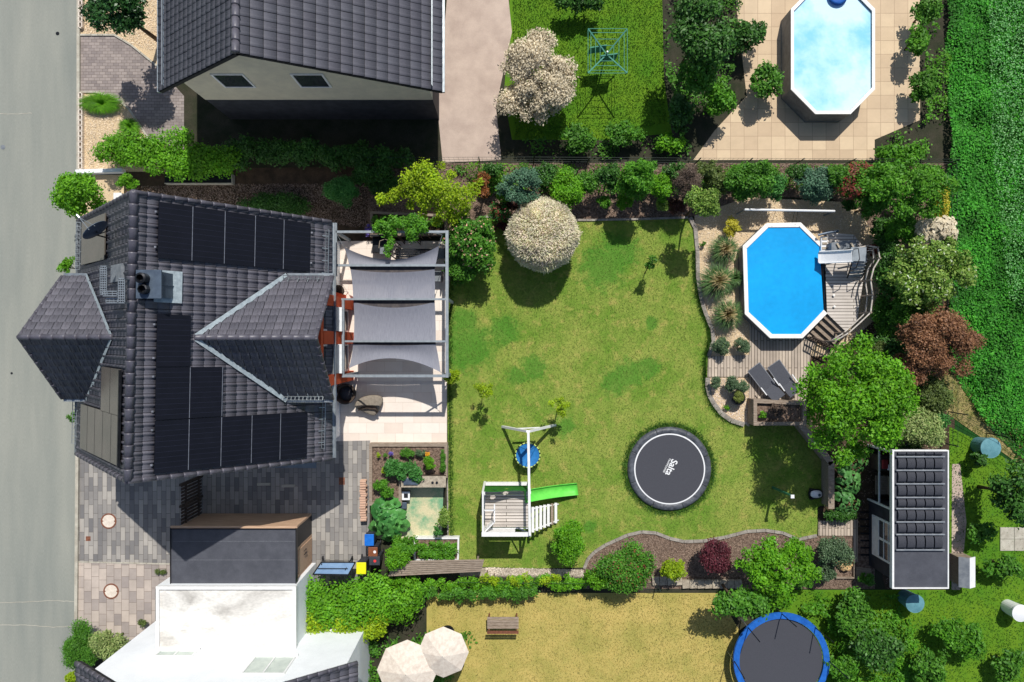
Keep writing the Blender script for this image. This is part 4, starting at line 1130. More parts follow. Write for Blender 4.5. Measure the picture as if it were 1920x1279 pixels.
bin_(692, 1013, .40, .50, 1.05, 'bin_blue', 'wheeled_bin', 'wheeled bin with blue lid under the big leaves')
t, p = bin_(699, 1035, .40, .40, 1.0, 'bin_brown', 'wheeled_bin', 'wheeled bin with brown lid between the blue and charcoal bins')
MB().lathe((p.x + .08, p.y, 1.0), [(.06, 0), (.06, .006), (0, .006)], 14).build('sticker', M['white_plastic'], t)
t, p = bin_(702, 1052, .46, .38, 1.0, 'bin_grey', 'wheeled_bin', 'charcoal wheeled bin with round red sticker')
MB().lathe((p.x + .02, p.y, 1.0), [(.06, 0), (.06, .006), (0, .006)], 14).build('sticker', mat('red sticker', L(226, 60, 60)), t)
bin_(677, 1066, .42, .50, 1.05, 'bin_yellow', 'wheeled_bin', 'wheeled bin with bright yellow lid next to the folded tennis table')
# folded table tennis table
t = thing('tennis_table', 'folded table tennis table with pale blue top leaning beside the shed', 'table tennis table', at(625, 1065))
zt_ = 1.35
q0 = [at(602, 1055, .75), at(666, 1055, .75), at(653, 1078, 1.45), at(587, 1077, 1.45)]
MB().slab(q0, .03).build('table_top', M['table_blue'], t)
mb = MB()
for a, b_ in zip(q0, q0[1:] + q0[:1]): mb.bar(a, b_, .05, .05)
mb.build('rim', M['dark_metal'], t)
mb = MB(); mb.tube([at(606, 1043, .25), at(603, 1060, .9)], .025, 6); mb.tube([at(661, 1043, .25), at(647, 1070, 1.2)], .025, 6); mb.tube([at(606, 1052, .5), at(661, 1052, .5)], .02, 6); mb.tube([at(596, 1066, 1.2), at(652, 1066, 1.2)], .015, 6)
mb.build('frame', M['dark_metal'], t)
for px in (606, 661): p = at(px, 1045); MB().tube([(p.x - .03, p.y, .07), (p.x + .03, p.y, .07)], .07, 12).build('wheel', M['dark_plastic'], t)
p = at(585, 1078); 
# plank roof (lean-to) and boundary
t = thing('plank_roof', 'long low weathered plank lean-to roof along the bottom hedge', 'lean-to', at(815, 1066))
q = [(738, 1052), (908, 1049), (902, 1072), (728, 1081)]; n = 7
for k in range(n):
    f0, f1 = k / n, (k + .94) / n
    l0 = (q[0][0] + (q[3][0] - q[0][0]) * f0, q[0][1] + (q[3][1] - q[0][1]) * f0); r0 = (q[1][0] + (q[2][0] - q[1][0]) * f0, q[1][1] + (q[2][1] - q[1][1]) * f0)
    l1 = (q[0][0] + (q[3][0] - q[0][0]) * f1, q[0][1] + (q[3][1] - q[0][1]) * f1); r1 = (q[1][0] + (q[2][0] - q[1][0]) * f1, q[1][1] + (q[2][1] - q[1][1]) * f1)
    z_ = 1.0 + .25 * (1 - k / n)
    MB().slab([at(*l0, z_), at(*r0, z_), at(*r1, z_), at(*l1, z_)], .025).build('plank', M['wood'], t)
for px, py in ((742, 1056), (742, 1074), (895, 1055), (895, 1068)): p = at(px, py, 1.0); MB().box(p.x - .04, p.x + .04, p.y - .04, p.y + .04, 0, .96).build('post', M['wood'], t)

# ------------------------------------------------------------------ climbing frame with swing
ps = thing('play_tower', 'white wooden climbing tower with green wavy panel, ramp and swing beam', 'climbing frame', at(950, 960))
x0, x1, y1, y0 = -1.24, .78, -6.15, -7.95; zd = 1.15; zr2 = 2.1
WP = M['white_paint']
for x in (x0 + .05, x1 - .05):
    for y in (y0 + .05, y1 - .05): MB().box(x - .045, x + .045, y - .045, y + .045, 0, zr2).build('post', WP, ps)
mb = MB(); n = 14
for k in range(n):
    ya = y0 + .1 + (y1 - y0 - .2) * k / n; mb.box(x0 + .1, x1 - .1, ya, ya + (y1 - y0 - .2) / n - .012, zd - .03, zd)
mb.build('deck', M['deck_ew'], ps)
MB().box(x0 + .1, x1 - .1, y0 + .0, y0 + .04, zd - .15, zd - .03).box(x0 + .1, x1 - .1, y1 - .04, y1, zd - .15, zd - .03).build('deck_joist', WP, ps)
MB().bar((x0, y0 + .05, zr2), (x1, y0 + .05, zr2), .17, .06).build('rail', WP, ps)
MB().box(x0 + .1, x1 - .65, y0 - .0, y0 + .03, zd + .05, zr2 - .03).build('side_panel', WP, ps)
MB().bar((x0 + .05, y0, zr2 - .02), (x0 + .05, y1, zr2 - .02), .07, .06).build('rail', WP, ps)
for k in range(11):
    y = y0 + .18 + k * .155; MB().box(x0 + .03, x0 + .055, y, y + .08, zd - .05, zr2 - .05).build('baluster', WP, ps)
MB().bar((x0 + .1, -6.95, zr2 - .15), (-.72, -6.95, zr2 - .15), .05, .05).build('rail', WP, ps)
MB().bar((-.72, -6.7, zr2 - .15), (-.72, -7.45, zr2 - .15), .05, .05).build('rail', WP, ps)
MB().bar((x0 + .12, -7.85, zr2 - .2), (-.72, -7.45, zr2 - .2), .05, .05).build('rail', WP, ps)
for k in range(6):
    f = (k + .5) / 6; xx = x0 + .12 + (-.72 - x0 - .12) * f; yy = -7.85 + .4 * f
    MB().box(xx - .02, xx + .02, yy - .02, yy + .02, zd, zr2 - .22).build('baluster', WP, ps)
MB().box(-.745, -.715, -6.98, -6.92, zd, zr2 - .17).build('baluster', WP, ps)
MB().bar((x1 - .1, y0 + .1, zr2), (x1 - .58, y0 + .1, zd + .1), .05, .05).build('brace', M['slate_metal'], ps)
# wavy climbing panel with two round holes
N_ = 40; mb = MB(); Lx0, Lx1 = x0 + .09, x1 - .1; holes = [(-.72, 1.72, .13), (-.22, 1.5, .12)]
zt_f = lambda x: 1.92 + .13 * math.sin((x - Lx0) / (Lx1 - Lx0) * 2 * PI * .95 + 2.0 - PI / 2)
nz = 26
xs = [Lx0 + (Lx1 - Lx0) * i / N_ for i in range(N_ + 1)]
vs = []; fs = []
for i, x in enumerate(xs):
    for j in range(nz + 1): vs.append((x, y1 - .0, .95 + (zt_f(x) - .95) * j / nz))
for i in range(N_):
    for j in range(nz):
        cx_ = (vs[i * (nz + 1) + j][0] + vs[(i + 1) * (nz + 1) + j][0]) / 2; cz_ = vs[i * (nz + 1) + j][2]
        if any((cx_ - hx) ** 2 + (cz_ - hz) ** 2 < hr * hr for hx, hz, hr in holes): continue
        fs.append((i * (nz + 1) + j, (i + 1) * (nz + 1) + j, (i + 1) * (nz + 1) + j + 1, i * (nz + 1) + j + 1))
mb.add(vs, fs); o = mb.build('climbing_panel', M['dark_green'], ps); sm = o.modifiers.new('s', 'SOLIDIFY'); sm.thickness = .03
MB().box(x0 + .1, x1 - .12, -6.32, -6.18, 0, .16).build('sandbox_board', WP, ps)
MB().box(x0 + .02, x0 + .1, y0 + .1, -6.18, 0, .16).build('sandbox_board', WP, ps)
# swing beam and A frame
ap = at(990.5, 810, 2.22); be = at(993.5, 1004, 2.22)
MB().bar(ap, Vector((be.x, be.y, 2.22)), .10, .10).build('swing_beam', WP, ps)
for px, py in ((942, 800), (1041, 797)):
    f = at(px, py); MB().bar(f, ap + Vector((.04 if px > 990 else -.04, .03, .02)), .09, .10).build('leg', WP, ps)
la, lb = at(968, 802, 1.0), at(1013, 800, 1.0)
MB().bar(Vector((la.x, la.y - .03, 1.05)), Vector((lb.x, lb.y - .03, 1.05)), .04, .09).build('crossbar', WP, ps)
# ramp with seven slats
r0 = [at(997, 951, 1.1), at(997, 999, 1.1)]; r1 = [at(1047, 942, .06), at(1047, 979, .06)]
for k in range(7):
    f = (k + .3) / 7
    a = r0[0].lerp(r1[0], f); b_ = r0[1].lerp(r1[1], f)
    MB().bar(a, b_, .115, .03).build('step', M['white_paint'] if k != 5 else M['wood'], ps)
for i in (0, 1): MB().bar(r0[i] + Vector((0, (-.08, .08)[i], -.06)), r1[i] + Vector((0, (-.08, .08)[i], -.04)), .04, .07).build('stringer', WP, ps)
# slide
sl = MB(); S0, S1 = at(984, 930, 1.2), at(1083, 916, .14)
prof = [(-.27, .12), (-.25, .13), (-.21, .01), (0, -.02), (.21, .01), (.25, .13), (.27, .12)]
nn = 14; vs = []
for i in range(nn + 1):
    t_ = i / nn; x = S0.x + (S1.x - S0.x) * t_; y = S0.y + (S1.y - S0.y) * t_
    z = .14 + (1.2 - .14) * (1 - t_) ** 1.15 - .10 * math.sin(t_ * PI * 1.0)
    z = max(z, .12)
    for dy, dz in prof: vs.append((x - dy * .12, y + dy, z + dz))
m_ = len(prof); sl.add(vs, [(i * m_ + j, i * m_ + j + 1, (i + 1) * m_ + j + 1, (i + 1) * m_ + j) for i in range(nn) for j in range(m_ - 1)])
o = sl.build('slide', M['slide_green'], ps, smooth=True); sm = o.modifiers.new('s', 'SOLIDIFY'); sm.thickness = .02
# nest swing
nc = at(989.5, 853.5, .55)
ns = thing('nest_swing', 'round blue nest swing with lime padded rim hanging from the white beam', 'swing', (nc.x, nc.y, 0))
MB().lathe(nc, [(.50, 0), (.35, -.04), (0, -.06)], 32).build('seat', M['nest'], ns, smooth=True)
mb = MB(); n = 40
mb.tube([(nc.x + .53 * math.cos(2 * PI * k / n), nc.y + .53 * math.sin(2 * PI * k / n), nc.z + .01) for k in range(n + 1)], .028, 8, cap=False); mb.build('rim', M['lime'], ns, smooth=True)
mb = MB()
for k in range(20):
    a_ = 2 * PI * (k + .5) / 20; p = Vector((nc.x + .53 * math.cos(a_), nc.y + .53 * math.sin(a_), nc.z + .01)); d = Vector((-math.sin(a_), math.cos(a_), 0)) * .03
    mb.tube([p - d, p + d], .034, 8)
mb.build('rim_bands', M['dark_plastic'], ns)
for sx in (-1, 1):
    for sy in (-1, 1):
        MB().tube([(nc.x + sx * .37, nc.y + sy * .37, nc.z), (ap.x + .02, nc.y + sy * .45, 2.18)], .009, 5).build('rope', M['dark_plastic'], ns)

# ------------------------------------------------------------------ in-ground trampoline
tc = at(1255.5, 879.5, .12)
tr = thing('trampoline', 'large round black in-ground trampoline with white ring in the lawn', 'trampoline', (tc.x, tc.y, 0))
MB().lathe((tc.x, tc.y, .12), [(1.54, 0), (0, -.015)], 64).build('jumping_mat', M['black_mat'], tr)
mb = MB(); 
for k in range(8):
    a0_ = 2 * PI * k / 8 + .35; rr = [(1.56, .135), (1.66, .175), (1.76, .165), (1.83, .09), (1.84, 0.0)]; vs = []; m_ = 13
    for r, z in rr:
        for i in range(m_):
            a_ = a0_ + (2 * PI / 8 - .012) * i / (m_ - 1); zz = z - (.012 if i in (0, m_ - 1) else 0); vs.append((tc.x + r * math.cos(a_), tc.y + r * math.sin(a_), zz))
    MB().add(vs, [(i * m_ + j, i * m_ + j + 1, (i + 1) * m_ + j + 1, (i + 1) * m_ + j) for i in range(4) for j in range(m_ - 1)]).build('safety_pad', M['pad'], tr, smooth=True)
MB().lathe((tc.x, tc.y, 0), [(1.50, .122), (1.50, .136), (1.545, .138), (1.56, .125)], 64).build('white_ring', M['white_plastic'], tr)
def text_mesh(s, size, m, parent, loc, ang, depth=.002):
    cu = bpy.data.curves.new('lettering', 'FONT'); cu.body = s; cu.size = size; cu.align_x = 'CENTER'; cu.align_y = 'CENTER'; cu.extrude = depth; cu.offset = size * .02
    to = bpy.data.objects.new('lettering_tmp', cu); scene.collection.objects.link(to)
    bpy.context.view_layer.update()
    me = bpy.data.meshes.new_from_object(to.evaluated_get(bpy.context.evaluated_depsgraph_get()))
    bpy.data.objects.remove(to); me.materials.clear(); me.materials.append(m)
    R_ = Matrix.Translation(Vector(loc) - Vector(parent['_base'])) @ Matrix.Rotation(ang, 4, 'Z'); me.transform(R_)
    o = bpy.data.objects.new('lettering', me); scene.collection.objects.link(o); o.parent = parent; o['_base'] = parent['_base']; return o
q = at(1255.8, 876.5, .12)
text_mesh('Salta', .40, M['white_plastic'], tr, (q.x + .06, q.y, .128), math.radians(-115))
text_mesh('TRAMPOLINES', .105, M['white_plastic'], tr, (q.x - .13, q.y + .09, .128), math.radians(-115))

# ------------------------------------------------------------------ pool and decks
zpz = .80
oc = [(1392.6, 461), (1437, 418.5), (1501.7, 417), (1546, 461), (1551.6, 587.6), (1505, 634.5), (1444, 634.5), (1396.6, 589)]
ic = [(1400.5, 466), (1441, 426.5), (1500, 426), (1538, 463), (1545, 581), (1502, 626.5), (1448, 626.5), (1404, 585)]
pool = thing('swimming_pool', 'octagonal above ground pool with bright blue cover and white coping', 'pool', at(1470, 525))
O = [at(*p, zpz) for p in oc]; I = [at(*p, zpz) for p in ic]
for i in range(8):
    if i == 3: continue
    j = (i + 1) % 8
    mb = MB(); mb.prism([(p.x, p.y) for p in (O[i], O[j], I[j], I[i])], zpz - .06, zpz); mb.build('coping', M['pool_white'], pool, bevel=.012)
mb = MB(); W_ = [(at(1472, 526, zpz) + (o_ - at(1472, 526, zpz)) * .975) for o_ in O]
n = 8; vs = [(p.x, p.y, 0) for p in W_] + [(p.x, p.y, zpz - .06) for p in W_]
mb.add(vs, [(i, (i + 1) % n, n + (i + 1) % n, n + i) for i in range(n)]); mb.build('pool_wall', M['pool_wall'], pool)
mb = MB(); C_ = [at(1472, 526, zpz) + (o_ - at(1472, 526, zpz)) * 1.0 for o_ in I]
bm = None
nrm = 30; poly = [(p.x, p.y) for p in C_]
MB().prism([(p[0], p[1]) for p in poly], zpz - .14, zpz - .045).build('pool_cover', M['pool_blue'], pool)
# lower deck round the pool
ld = thing('lower_deck', 'lower brown timber deck in front of the pool with boards running away', 'deck', at(1460, 690))
q = P2([(1405, 610), (1560, 600), (1520, 655), (1512, 752), (1404, 752)]); MB().prism(q, -.02, .05).build('decking', M['deck'], ld)
MB().prism(P2([(1327, 669), (1404.2, 665), (1404.2, 706.5), (1326, 706.5)]), -.02, .055).build('decking', M['deck'], ld)
ud = thing('upper_deck', 'raised grey timber deck on the right side of the pool', 'deck', at(1585, 540))
zu = .74
Q = [at(*p, zu) for p in ((1546, 462), (1552, 436), (1600, 440), (1621, 465), (1619, 523), (1607, 604), (1586, 622), (1551, 588))]
MB().prism([(p.x, p.y) for p in Q], zu - .05, zu).build('decking', M['deck_ew'], ud)
Qi = [Vector((p.x, p.y, 0)) for p in Q]; cQ = sum(Qi, Vector()) / len(Qi)
MB().prism([tuple((cQ + (p - cQ) * .95)[:2]) for p in Qi], 0, zu - .05).build('skirt', M['wood_dark'], ud)
for (px, py) in ((1562, 554), (1563, 575)):
    p = at(px, py, zu); MB().lathe((p.x, p.y, zu), [(.03, 0), (.03, .06), (.05, .07), (.05, .09), (0, .1)], 10).build('deck_knob', M['pool_white'], ud)
# stairs to the lower deck
st = thing('deck_stairs', 'timber stairs with three treads from the upper deck down beside the pool corner', 'stairs', at(1560, 620))
s0a, s0b = at(1549, 590, .6), at(1588, 624, .6)
for k in range(4):
    z_ = .58 - k * .15
    a = at(1546 - k * 10, 590 + k * 7.5, z_); b_ = at(1586 - k * 8.5, 627 + k * 8, z_)
    MB().bar(Vector((a.x, a.y, z_)), Vector((b_.x, b_.y, z_)), .27, .035).build('tread', M['wood'], st)
for (a, b_) in (((1551, 588), (1513, 622)), ((1590, 624), (1556, 658))):
    p = at(*a, .6); q_ = at(*b_, .08); MB().bar(Vector((p.x, p.y, .55)), Vector((q_.x, q_.y, .05)), .05, .2).build('stringer', M['wood_dark'], st)
# lattice rail left of the stairs
lt = thing('lattice_rail', 'dark timber lattice railing beside the pool stairs', 'railing', at(1535, 640))
a, b_ = at(1512, 632, .1), at(1556, 655, .1)
for k in range(11):
    f = k / 10; p = a.lerp(b_, f); MB().bar((p.x, p.y, .0), (p.x, p.y, .85), .04, .04).build('baluster', M['wood_dark'], lt)
for z_ in (.12, .5, .86): MB().bar((a.x, a.y, z_), (b_.x, b_.y, z_), .05, .05).build('rail', M['wood_dark'], lt)
M['driftwood'] = mat('driftwood', (.60, .55, .49), (.42, .37, .32), scale=8, fine=(.1, 20), rough=.85)
# bent branch railing round upper deck
rl = thing('branch_railing', 'crooked natural branch handrail round the outer side of the upper deck', 'railing', at(1625, 540))
zz = zu + .95
pts = [(1598, 467), (1627, 461), (1646, 464), (1650, 484), (1638, 503), (1633, 525), (1637, 553), (1633, 586), (1612, 606), (1592, 624), (1566, 640)]
W = [at(*p, zz) for p in pts]
mb = MB(); mb.tube([p + Vector((0, 0, random.uniform(-.03, .03))) for p in W], .032, 7); mb.build('handrail', M['driftwood'], rl, smooth=True)
W2 = [at(1472 + (p[0] - 1472) * .945, 530 + (p[1] - 530) * .93, zz - .45) for p in pts]
mb = MB(); mb.tube([Vector((p.x, p.y, zu + .5)) for p in W], .028, 7); mb.build('middle_rail', M['driftwood'], rl, smooth=True)
mb = MB(); mb.tube([at(1625, 470, zz - .1), at(1637, 470, zz - .1), at(1638, 490, zz), at(1628, 505, zz), at(1623, 525, zz - .05)], .025, 6); mb.build('inner_rail', M['driftwood'], rl, smooth=True)
for i in (1, 2, 3, 5, 6, 7, 9, 10):
    p = W[i]; MB().tube([(p.x, p.y, .0), (p.x, p.y, zz + .04)], .04, 7).build('post', M['wood'], rl)
# pool slide with ladder
psl = thing('pool_slide', 'white pool slide with dark metal ladder on the upper deck', 'slide', at(1570, 482))
a, b_ = at(1597, 480, 2.0), at(1534, 483, 1.0)
vs = []; nn = 10; prof = [(-.24, .12), (-.2, .0), (.2, .0), (.24, .12)]
for i in range(nn + 1):
    t_ = i / nn; p = a.lerp(b_, t_); z_ = 1.0 + 1.0 * (1 - t_) ** 1.3
    for dy, dz in prof: vs.append((p.x, p.y + dy, z_ + dz))
mb = MB(); mb.add(vs, [(i * 4 + j, i * 4 + j + 1, i * 4 + j + 5, i * 4 + j + 4) for i in range(nn) for j in range(3)])
o = mb.build('chute', M['white_plastic'], psl); sm = o.modifiers.new('s', 'SOLIDIFY'); sm.thickness = .03
tp = at(1603, 478, 2.0); 
MB().box(tp.x - .12, tp.x + .5, tp.y - .25, tp.y + .32, 1.9, 1.94).build('platform', M['galv'], psl)
LT = [(at(1599, 488, 1.9), at(1589, 521, .78)), (at(1626, 486, 1.9), at(1617, 519, .78))]
for a_, b_ in LT:
    MB().tube([a_, b_], .032, 7).build('ladder_rail', M['dark_metal'], psl)
    h_ = Vector((0, 0, .55)); MB().tube([a_ + Vector((0, .45, 0)), a_ + Vector((0, .42, .45)), a_ + h_, a_.lerp(b_, .5) + h_ * .9, a_.lerp(b_, .62)], .02, 6).build('grab_rail', M['dark_metal'], psl)
for k in range(5):
    f = (k + .5) / 5; MB().bar(LT[0][0].lerp(LT[0][1], f), LT[1][0].lerp(LT[1][1], f), .11, .03).build('step', M['zinc'], psl)
for dx, dy in ((-.1, .3), (.48, .3)): MB().tube([(tp.x + dx, tp.y + dy, zu), (tp.x + dx, tp.y + dy, 1.9)], .025, 6).build('leg', M['dark_metal'], psl)
for px, py in ((1560, 473), (1560, 493)): p = at(px, py, 1.3); MB().tube([(p.x, p.y, zu), (p.x, p.y, 1.35)], .025, 6).build('leg', M['dark_metal'], psl)
# filter box, skimmer tub
t = thing('filter_box', 'grey slanted equipment box with two handles behind the pool slide', 'box', at(1580, 462))
q = [at(1559, 455, 1.35), at(1605, 449, 1.35), at(1608, 466, 1.3), at(1559, 474, 1.3)]
mb = MB(); n = 4; vs = [(p.x, p.y, zu) for p in q] + [tuple(p) for p in q]
mb.add(vs, [(0, 1, 2, 3), (4, 5, 6, 7)] + [(i, (i + 1) % 4, 4 + (i + 1) % 4, 4 + i) for i in range(4)]); mb.build('body', M['grey_plastic'], t, bevel=.01)
for px, py in ((1571, 461), (1597, 460)): p = at(px, py, 1.36); MB().bar((p.x - .05, p.y + .1, 1.37), (p.x + .06, p.y - .08, 1.37), .07, .06).build('handle', M['stone'], t)
t = thing('white_tub', 'folded white plastic steps on the pool rim beside the slide', 'pool steps', at(1543, 458))
p = at(1546, 452, .95); MB().box(p.x - .12, p.x + .16, p.y - .42, p.y + .22, zu, .9).build('body', M['white_plastic'], t, bevel=.03)
for k in range(3): MB().box(p.x - .08, p.x + .12, p.y - .35 + k * .2, p.y - .25 + k * .2, .9, .93).build('tread', M['stone'], t)
mb = MB(); mb.tube([at(1534, 441, 1.0), at(1550, 437, 1.05), at(1572, 433, 1.05)], .05, 8); mb.build('hose', M['slate_metal'], t)
# cover roller
t = thing('cover_roller', 'long thin white cover roller tube above the top end of the pool', 'pool roller', at(1480, 395))
a, b_ = at(1396, 393, 1.0), at(1565, 396, 1.0)
MB().tube([a, b_], .05, 10).build('tube', M['white_plastic'], t)
for p in (a, b_):
    MB().bar((p.x, p.y, 0), (p.x, p.y, 1.0), .05, .05).build('stand', M['zinc'], t)
for px, dx, dy in ((1455, -.1, -1.0), (1490, .1, -.9), (1496, .15, -1.0)):
    p = at(px, 395, 1.0); MB().tube([(p.x, p.y, 1.0), (p.x + dx * .5, p.y + dy * .5, .62), (p.x + dx, p.y + dy + .35, .82)], .008, 5).build('strap', M['dark_plastic'], t)

# loungers
def lounger(label, F, Hd, raised):
    """F: foot-end centre pixel, Hd: head pixel"""
    f, h = at(*F, .35), at(*Hd, .35); d = (h - f).normalized(); s_ = Vector((-d.y, d.x, 0)); t = thing('sun_lounger', label, 'sun lounger', (f.x, f.y, .05), 'sun loungers on the lower deck')
    w2 = .29; Ln = (h - f).length; hinge = f + d * (Ln * .66)
    def up(p, z): return Vector((p.x, p.y, z))
    MB().slab([up(f - s_ * w2, .36), up(hinge - s_ * w2, .36), up(hinge + s_ * w2, .36), up(f + s_ * w2, .36)], .02).build('seat', M['mesh_fabric'], t)
    he = hinge + d * (Ln * .34)
    zb = .36 + raised
    MB().slab([up(hinge - s_ * w2, .37), up(he - s_ * w2, zb), up(he + s_ * w2, zb), up(hinge + s_ * w2, .37)], .02).build('backrest', M['mesh_fabric'], t)
    for sg in (-1, 1):
        MB().bar(up(f + s_ * (w2 + .02) * sg, .34), up(hinge + s_ * (w2 + .02) * sg, .34), .035, .045).build('side_rail', M['alu'], t)
        MB().bar(up(hinge - d * .25 + s_ * (w2 + .05) * sg, .56), up(hinge + d * .15 + s_ * (w2 + .05) * sg, .56), .04, .03).build('armrest', M['white_plastic'], t)
        for pp in (f + d * .15, hinge - d * .05, hinge + d * .35): MB().bar(up(pp + s_ * w2 * sg, .05), up(pp + s_ * w2 * sg, .36), .03, .03).build('leg', M['alu'], t)
    MB().bar(up(f - s_ * w2, .37), up(f + s_ * w2, .37), .03, .03).build('end_bar', M['alu'], t)
lounger('charcoal sling lounger with raised backrest, nearer the gravel corner', (1413, 688), (1457, 746), .30)
lounger('charcoal sling lounger lying half in tree shade, nearer the green tree', (1450, 682), (1489, 738), .18)
# potted bowl
p = at(1383, 746, .45); t = thing('plant_pot', 'round dark tapered pot of moss on the gravel corner', 'plant pot', (p.x, p.y, 0))
MB().lathe((p.x, p.y, 0), [(.16, 0), (.33, .45), (.335, .48), (.29, .48), (.28, .40), (0, .42)], 28).build('pot', M['dark_metal'], t, smooth=False)
# green pole, mower
p = at(1450, 914); t = thing('green_post', 'tall green metal post leaning over the lawn at the edge of the tree shade', 'post', p)
MB().tube([(11.46, -6.43, 0), (11.48, -6.36, 2.0)], .055, 10).build('post', M['post_green'], t)
MB().box(11.42, 11.56, -6.44, -6.30, 2.0, 2.05).build('cap', M['white_plastic'], t)
p = at(1531, 927, .2); t = thing('robot_mower', 'white and dark robot lawn mower parked at the end of the timber wall', 'robot mower', (p.x, p.y, 0))
mb = MB(); 
def oval(cx, cy, rx, ry, z, n=20): return [(cx + rx * abs(math.cos(a)) ** .8 * (1 if math.cos(a) > 0 else -1), cy + ry * abs(math.sin(a)) ** .8 * (1 if math.sin(a) > 0 else -1), z) for a in [2 * PI * k / n for k in range(n)]]
def loft(mb, rings):
    n = len(rings[0]); vs = sum(rings, []); mb.add(vs, [(i * n + k, i * n + (k + 1) % n, (i + 1) * n + (k + 1) % n, (i + 1) * n + k) for i in range(len(rings) - 1) for k in range(n)] + [tuple(range((len(rings) - 1) * n, len(rings) * n))]); return mb
loft(mb, [oval(p.x, p.y, .30, .20, .04), oval(p.x, p.y, .32, .22, .1), oval(p.x, p.y, .28, .19, .16)]); mb.build('chassis', M['dark_plastic'], t, smooth=True)
mb = MB(); loft(mb, [oval(p.x + .01, p.y, .26, .17, .15), oval(p.x + .01, p.y, .24, .15, .21), oval(p.x, p.y, .16, .10, .25)]); mb.build('cover', M['white_plastic'], t, smooth=True)
MB().lathe((p.x + .1, p.y - .02, .24), [(.06, 0), (.06, .03), (.03, .04), (0, .04)], 12).build('knob', M['slate_metal'], t)
for sy in (-.2, .2): MB().tube([(p.x - .17, p.y + sy - .03, .1), (p.x - .17, p.y + sy + .03, .1)], .1, 14).build('wheel', M['dark_plastic'], t)
# small deck at the end of the lawn
t = thing('small_deck', 'small weathered board landing at the lower right end of the lawn', 'deck', at(1570, 990))
MB().prism(P2([(1534, 976), (1607, 974), (1607, 1052), (1601, 1055), (1598, 1004), (1534, 1004)]), -.02, .05).build('decking', M['deck'], t)
t = thing('herb_frame', 'small square timber framed bed with sandstone rock by the garden shed', 'raised bed', at(1583, 1065))
a, b_ = at(1568, 1042, .15), at(1603, 1085, .15)
for q in ((a.x, b_.x, b_.y, b_.y + .05), (b_.x - .05, b_.x, b_.y + .05, a.y)): MB().box(*q, 0, .15).build('board', M['wood'], t)
def rock(name, label, px, py, r, h, m='sandstone', seed=1):
    rs = np.random.default_rng(seed); bm = bmesh.new(); bmesh.ops.create_icosphere(bm, subdivisions=3, radius=1)
    for v in bm.verts:
        c_ = v.co; k = 1 + .22 * math.sin(c_.x * 3.1 + seed) * math.cos(c_.y * 4.3 + seed * 2) + .1 * math.sin(c_.z * 7 + c_.x * 5) + rs.normal() * .03
        v.co = Vector((c_.x * r * k, c_.y * r * k * .8, (c_.z * k) * h))
    p = at(px, py, h * .5); me = bpy.data.meshes.new(name); bm.to_mesh(me); bm.free(); me.materials.append(M[m])
    o = bpy.data.objects.new(name, me); scene.collection.objects.link(o); o.location = (p.x, p.y, h * .35); o['_base'] = tuple(o.location); tag(o, label, 'rock'); return o
rock('rock', 'orange beige sandstone rock in the framed bed beside the garden shed', 1583, 1060, .33, .22)
for i, (px, py, r, lab) in enumerate(((1370, 1083, .12, 'small pale stone'), )): pass

# ------------------------------------------------------------------ garden shed with tubular solar mats
zs = 2.45
gs = thing('garden_shed', 'dark grey garden shed with white trim and black solar mats on its roof', 'shed', at(1700, 975))
A = at(1674, 844, zs); B = at(1779, 1104, zs)
RX0, RX1, RY1, RY0 = A.x, B.x, A.y, B.y
MB().box(RX0 + .03, RX1 - .03, RY0 + .03, RY1 - .03, zs - .12, zs - .03).build('roof', M['felt'], gs)
mb = MB(); mb.box(RX0 - .03, RX0 + .05, RY0, RY1, zs - .18, zs + .01).box(RX1 - .05, RX1 + .0, RY0, RY1, zs - .18, zs + .01).box(RX0 + .05, RX1 - .05, RY1 - .05, RY1, zs - .18, zs + .01).box(RX0 + .05, RX1 - .05, RY0, RY0 + .05, zs - .18, zs + .01)
mb.build('fascia', M['white_paint'], gs)
rows = [857, 882.5, 908, 933.5, 954.5, 979.5, 1003, 1032]
tops = [846.5] + rows[:-1]
X0, X1 = at(1684, 0, zs + .1).x, at(1770, 0, zs + .1).x
for i, py in enumerate(rows):
    y = at(0, py, zs + .1).y
    MB().tube([(X0 - .06, y, zs + .06), (X1 + .05, y, zs + .06)], .035, 8).build('pipe', M['grey_plastic'], gs)
    if i == 0: ya = at(0, 847, zs + .1).y - .02
    else: ya = at(0, rows[i - 1], zs + .1).y - .06
    yb = y + .06; w_ = (X1 - X0) / 5
    for k in range(5):
        mb = MB(); n = 9
        for q in range(n):
            xx = X0 + w_ * k + .02 + (w_ - .05) * (q + .5) / n
            ym = (ya + yb) / 2
            mb.tube([(xx, ya, zs + .02), (xx, ya - .08, zs + .07), (xx, ym, zs + .09), (xx, yb + .08, zs + .07), (xx, yb, zs + .03)], (w_ - .05) / n * .5, 6)
        mb.build('solar_mat', M['mat_tube'] if 'mat_tube' in M else M['mesh_fabric'], gs, smooth=True)
xw_ = 15.68; yA, yB = RY1 - .15, RY0 + .15
ym = at(0, 948, 1.2).y      # open part ends here
MB().box(xw_, RX1 - .2, yB, ym, 0, zs - .13).build('wall', M['dark_wall'], gs)
MB().box(RX1 - .25, RX1 - .2, ym, yA, 0, zs - .13).build('back_wall', M['dark_wall'], gs)
MB().box(xw_, RX1 - .2, yA - .05, yA, 0, zs - .13).build('side_wall', M['dark_wall'], gs)
for y in (yA - .02, ym): MB().bar((xw_ - .03, y, 0), (xw_ - .03, y, zs - .14), .08, .08).build('post', M['white_paint'], gs)
MB().bar((xw_ - .03, ym, .9), (xw_ - .03, yA, .9), .06, .05).build('rail', M['white_paint'], gs)
MB().bar((xw_ - .02, ym, zs - .17), (xw_ - .02, yA, zs - .17), .06, .08).build('beam', M['white_paint'], gs)
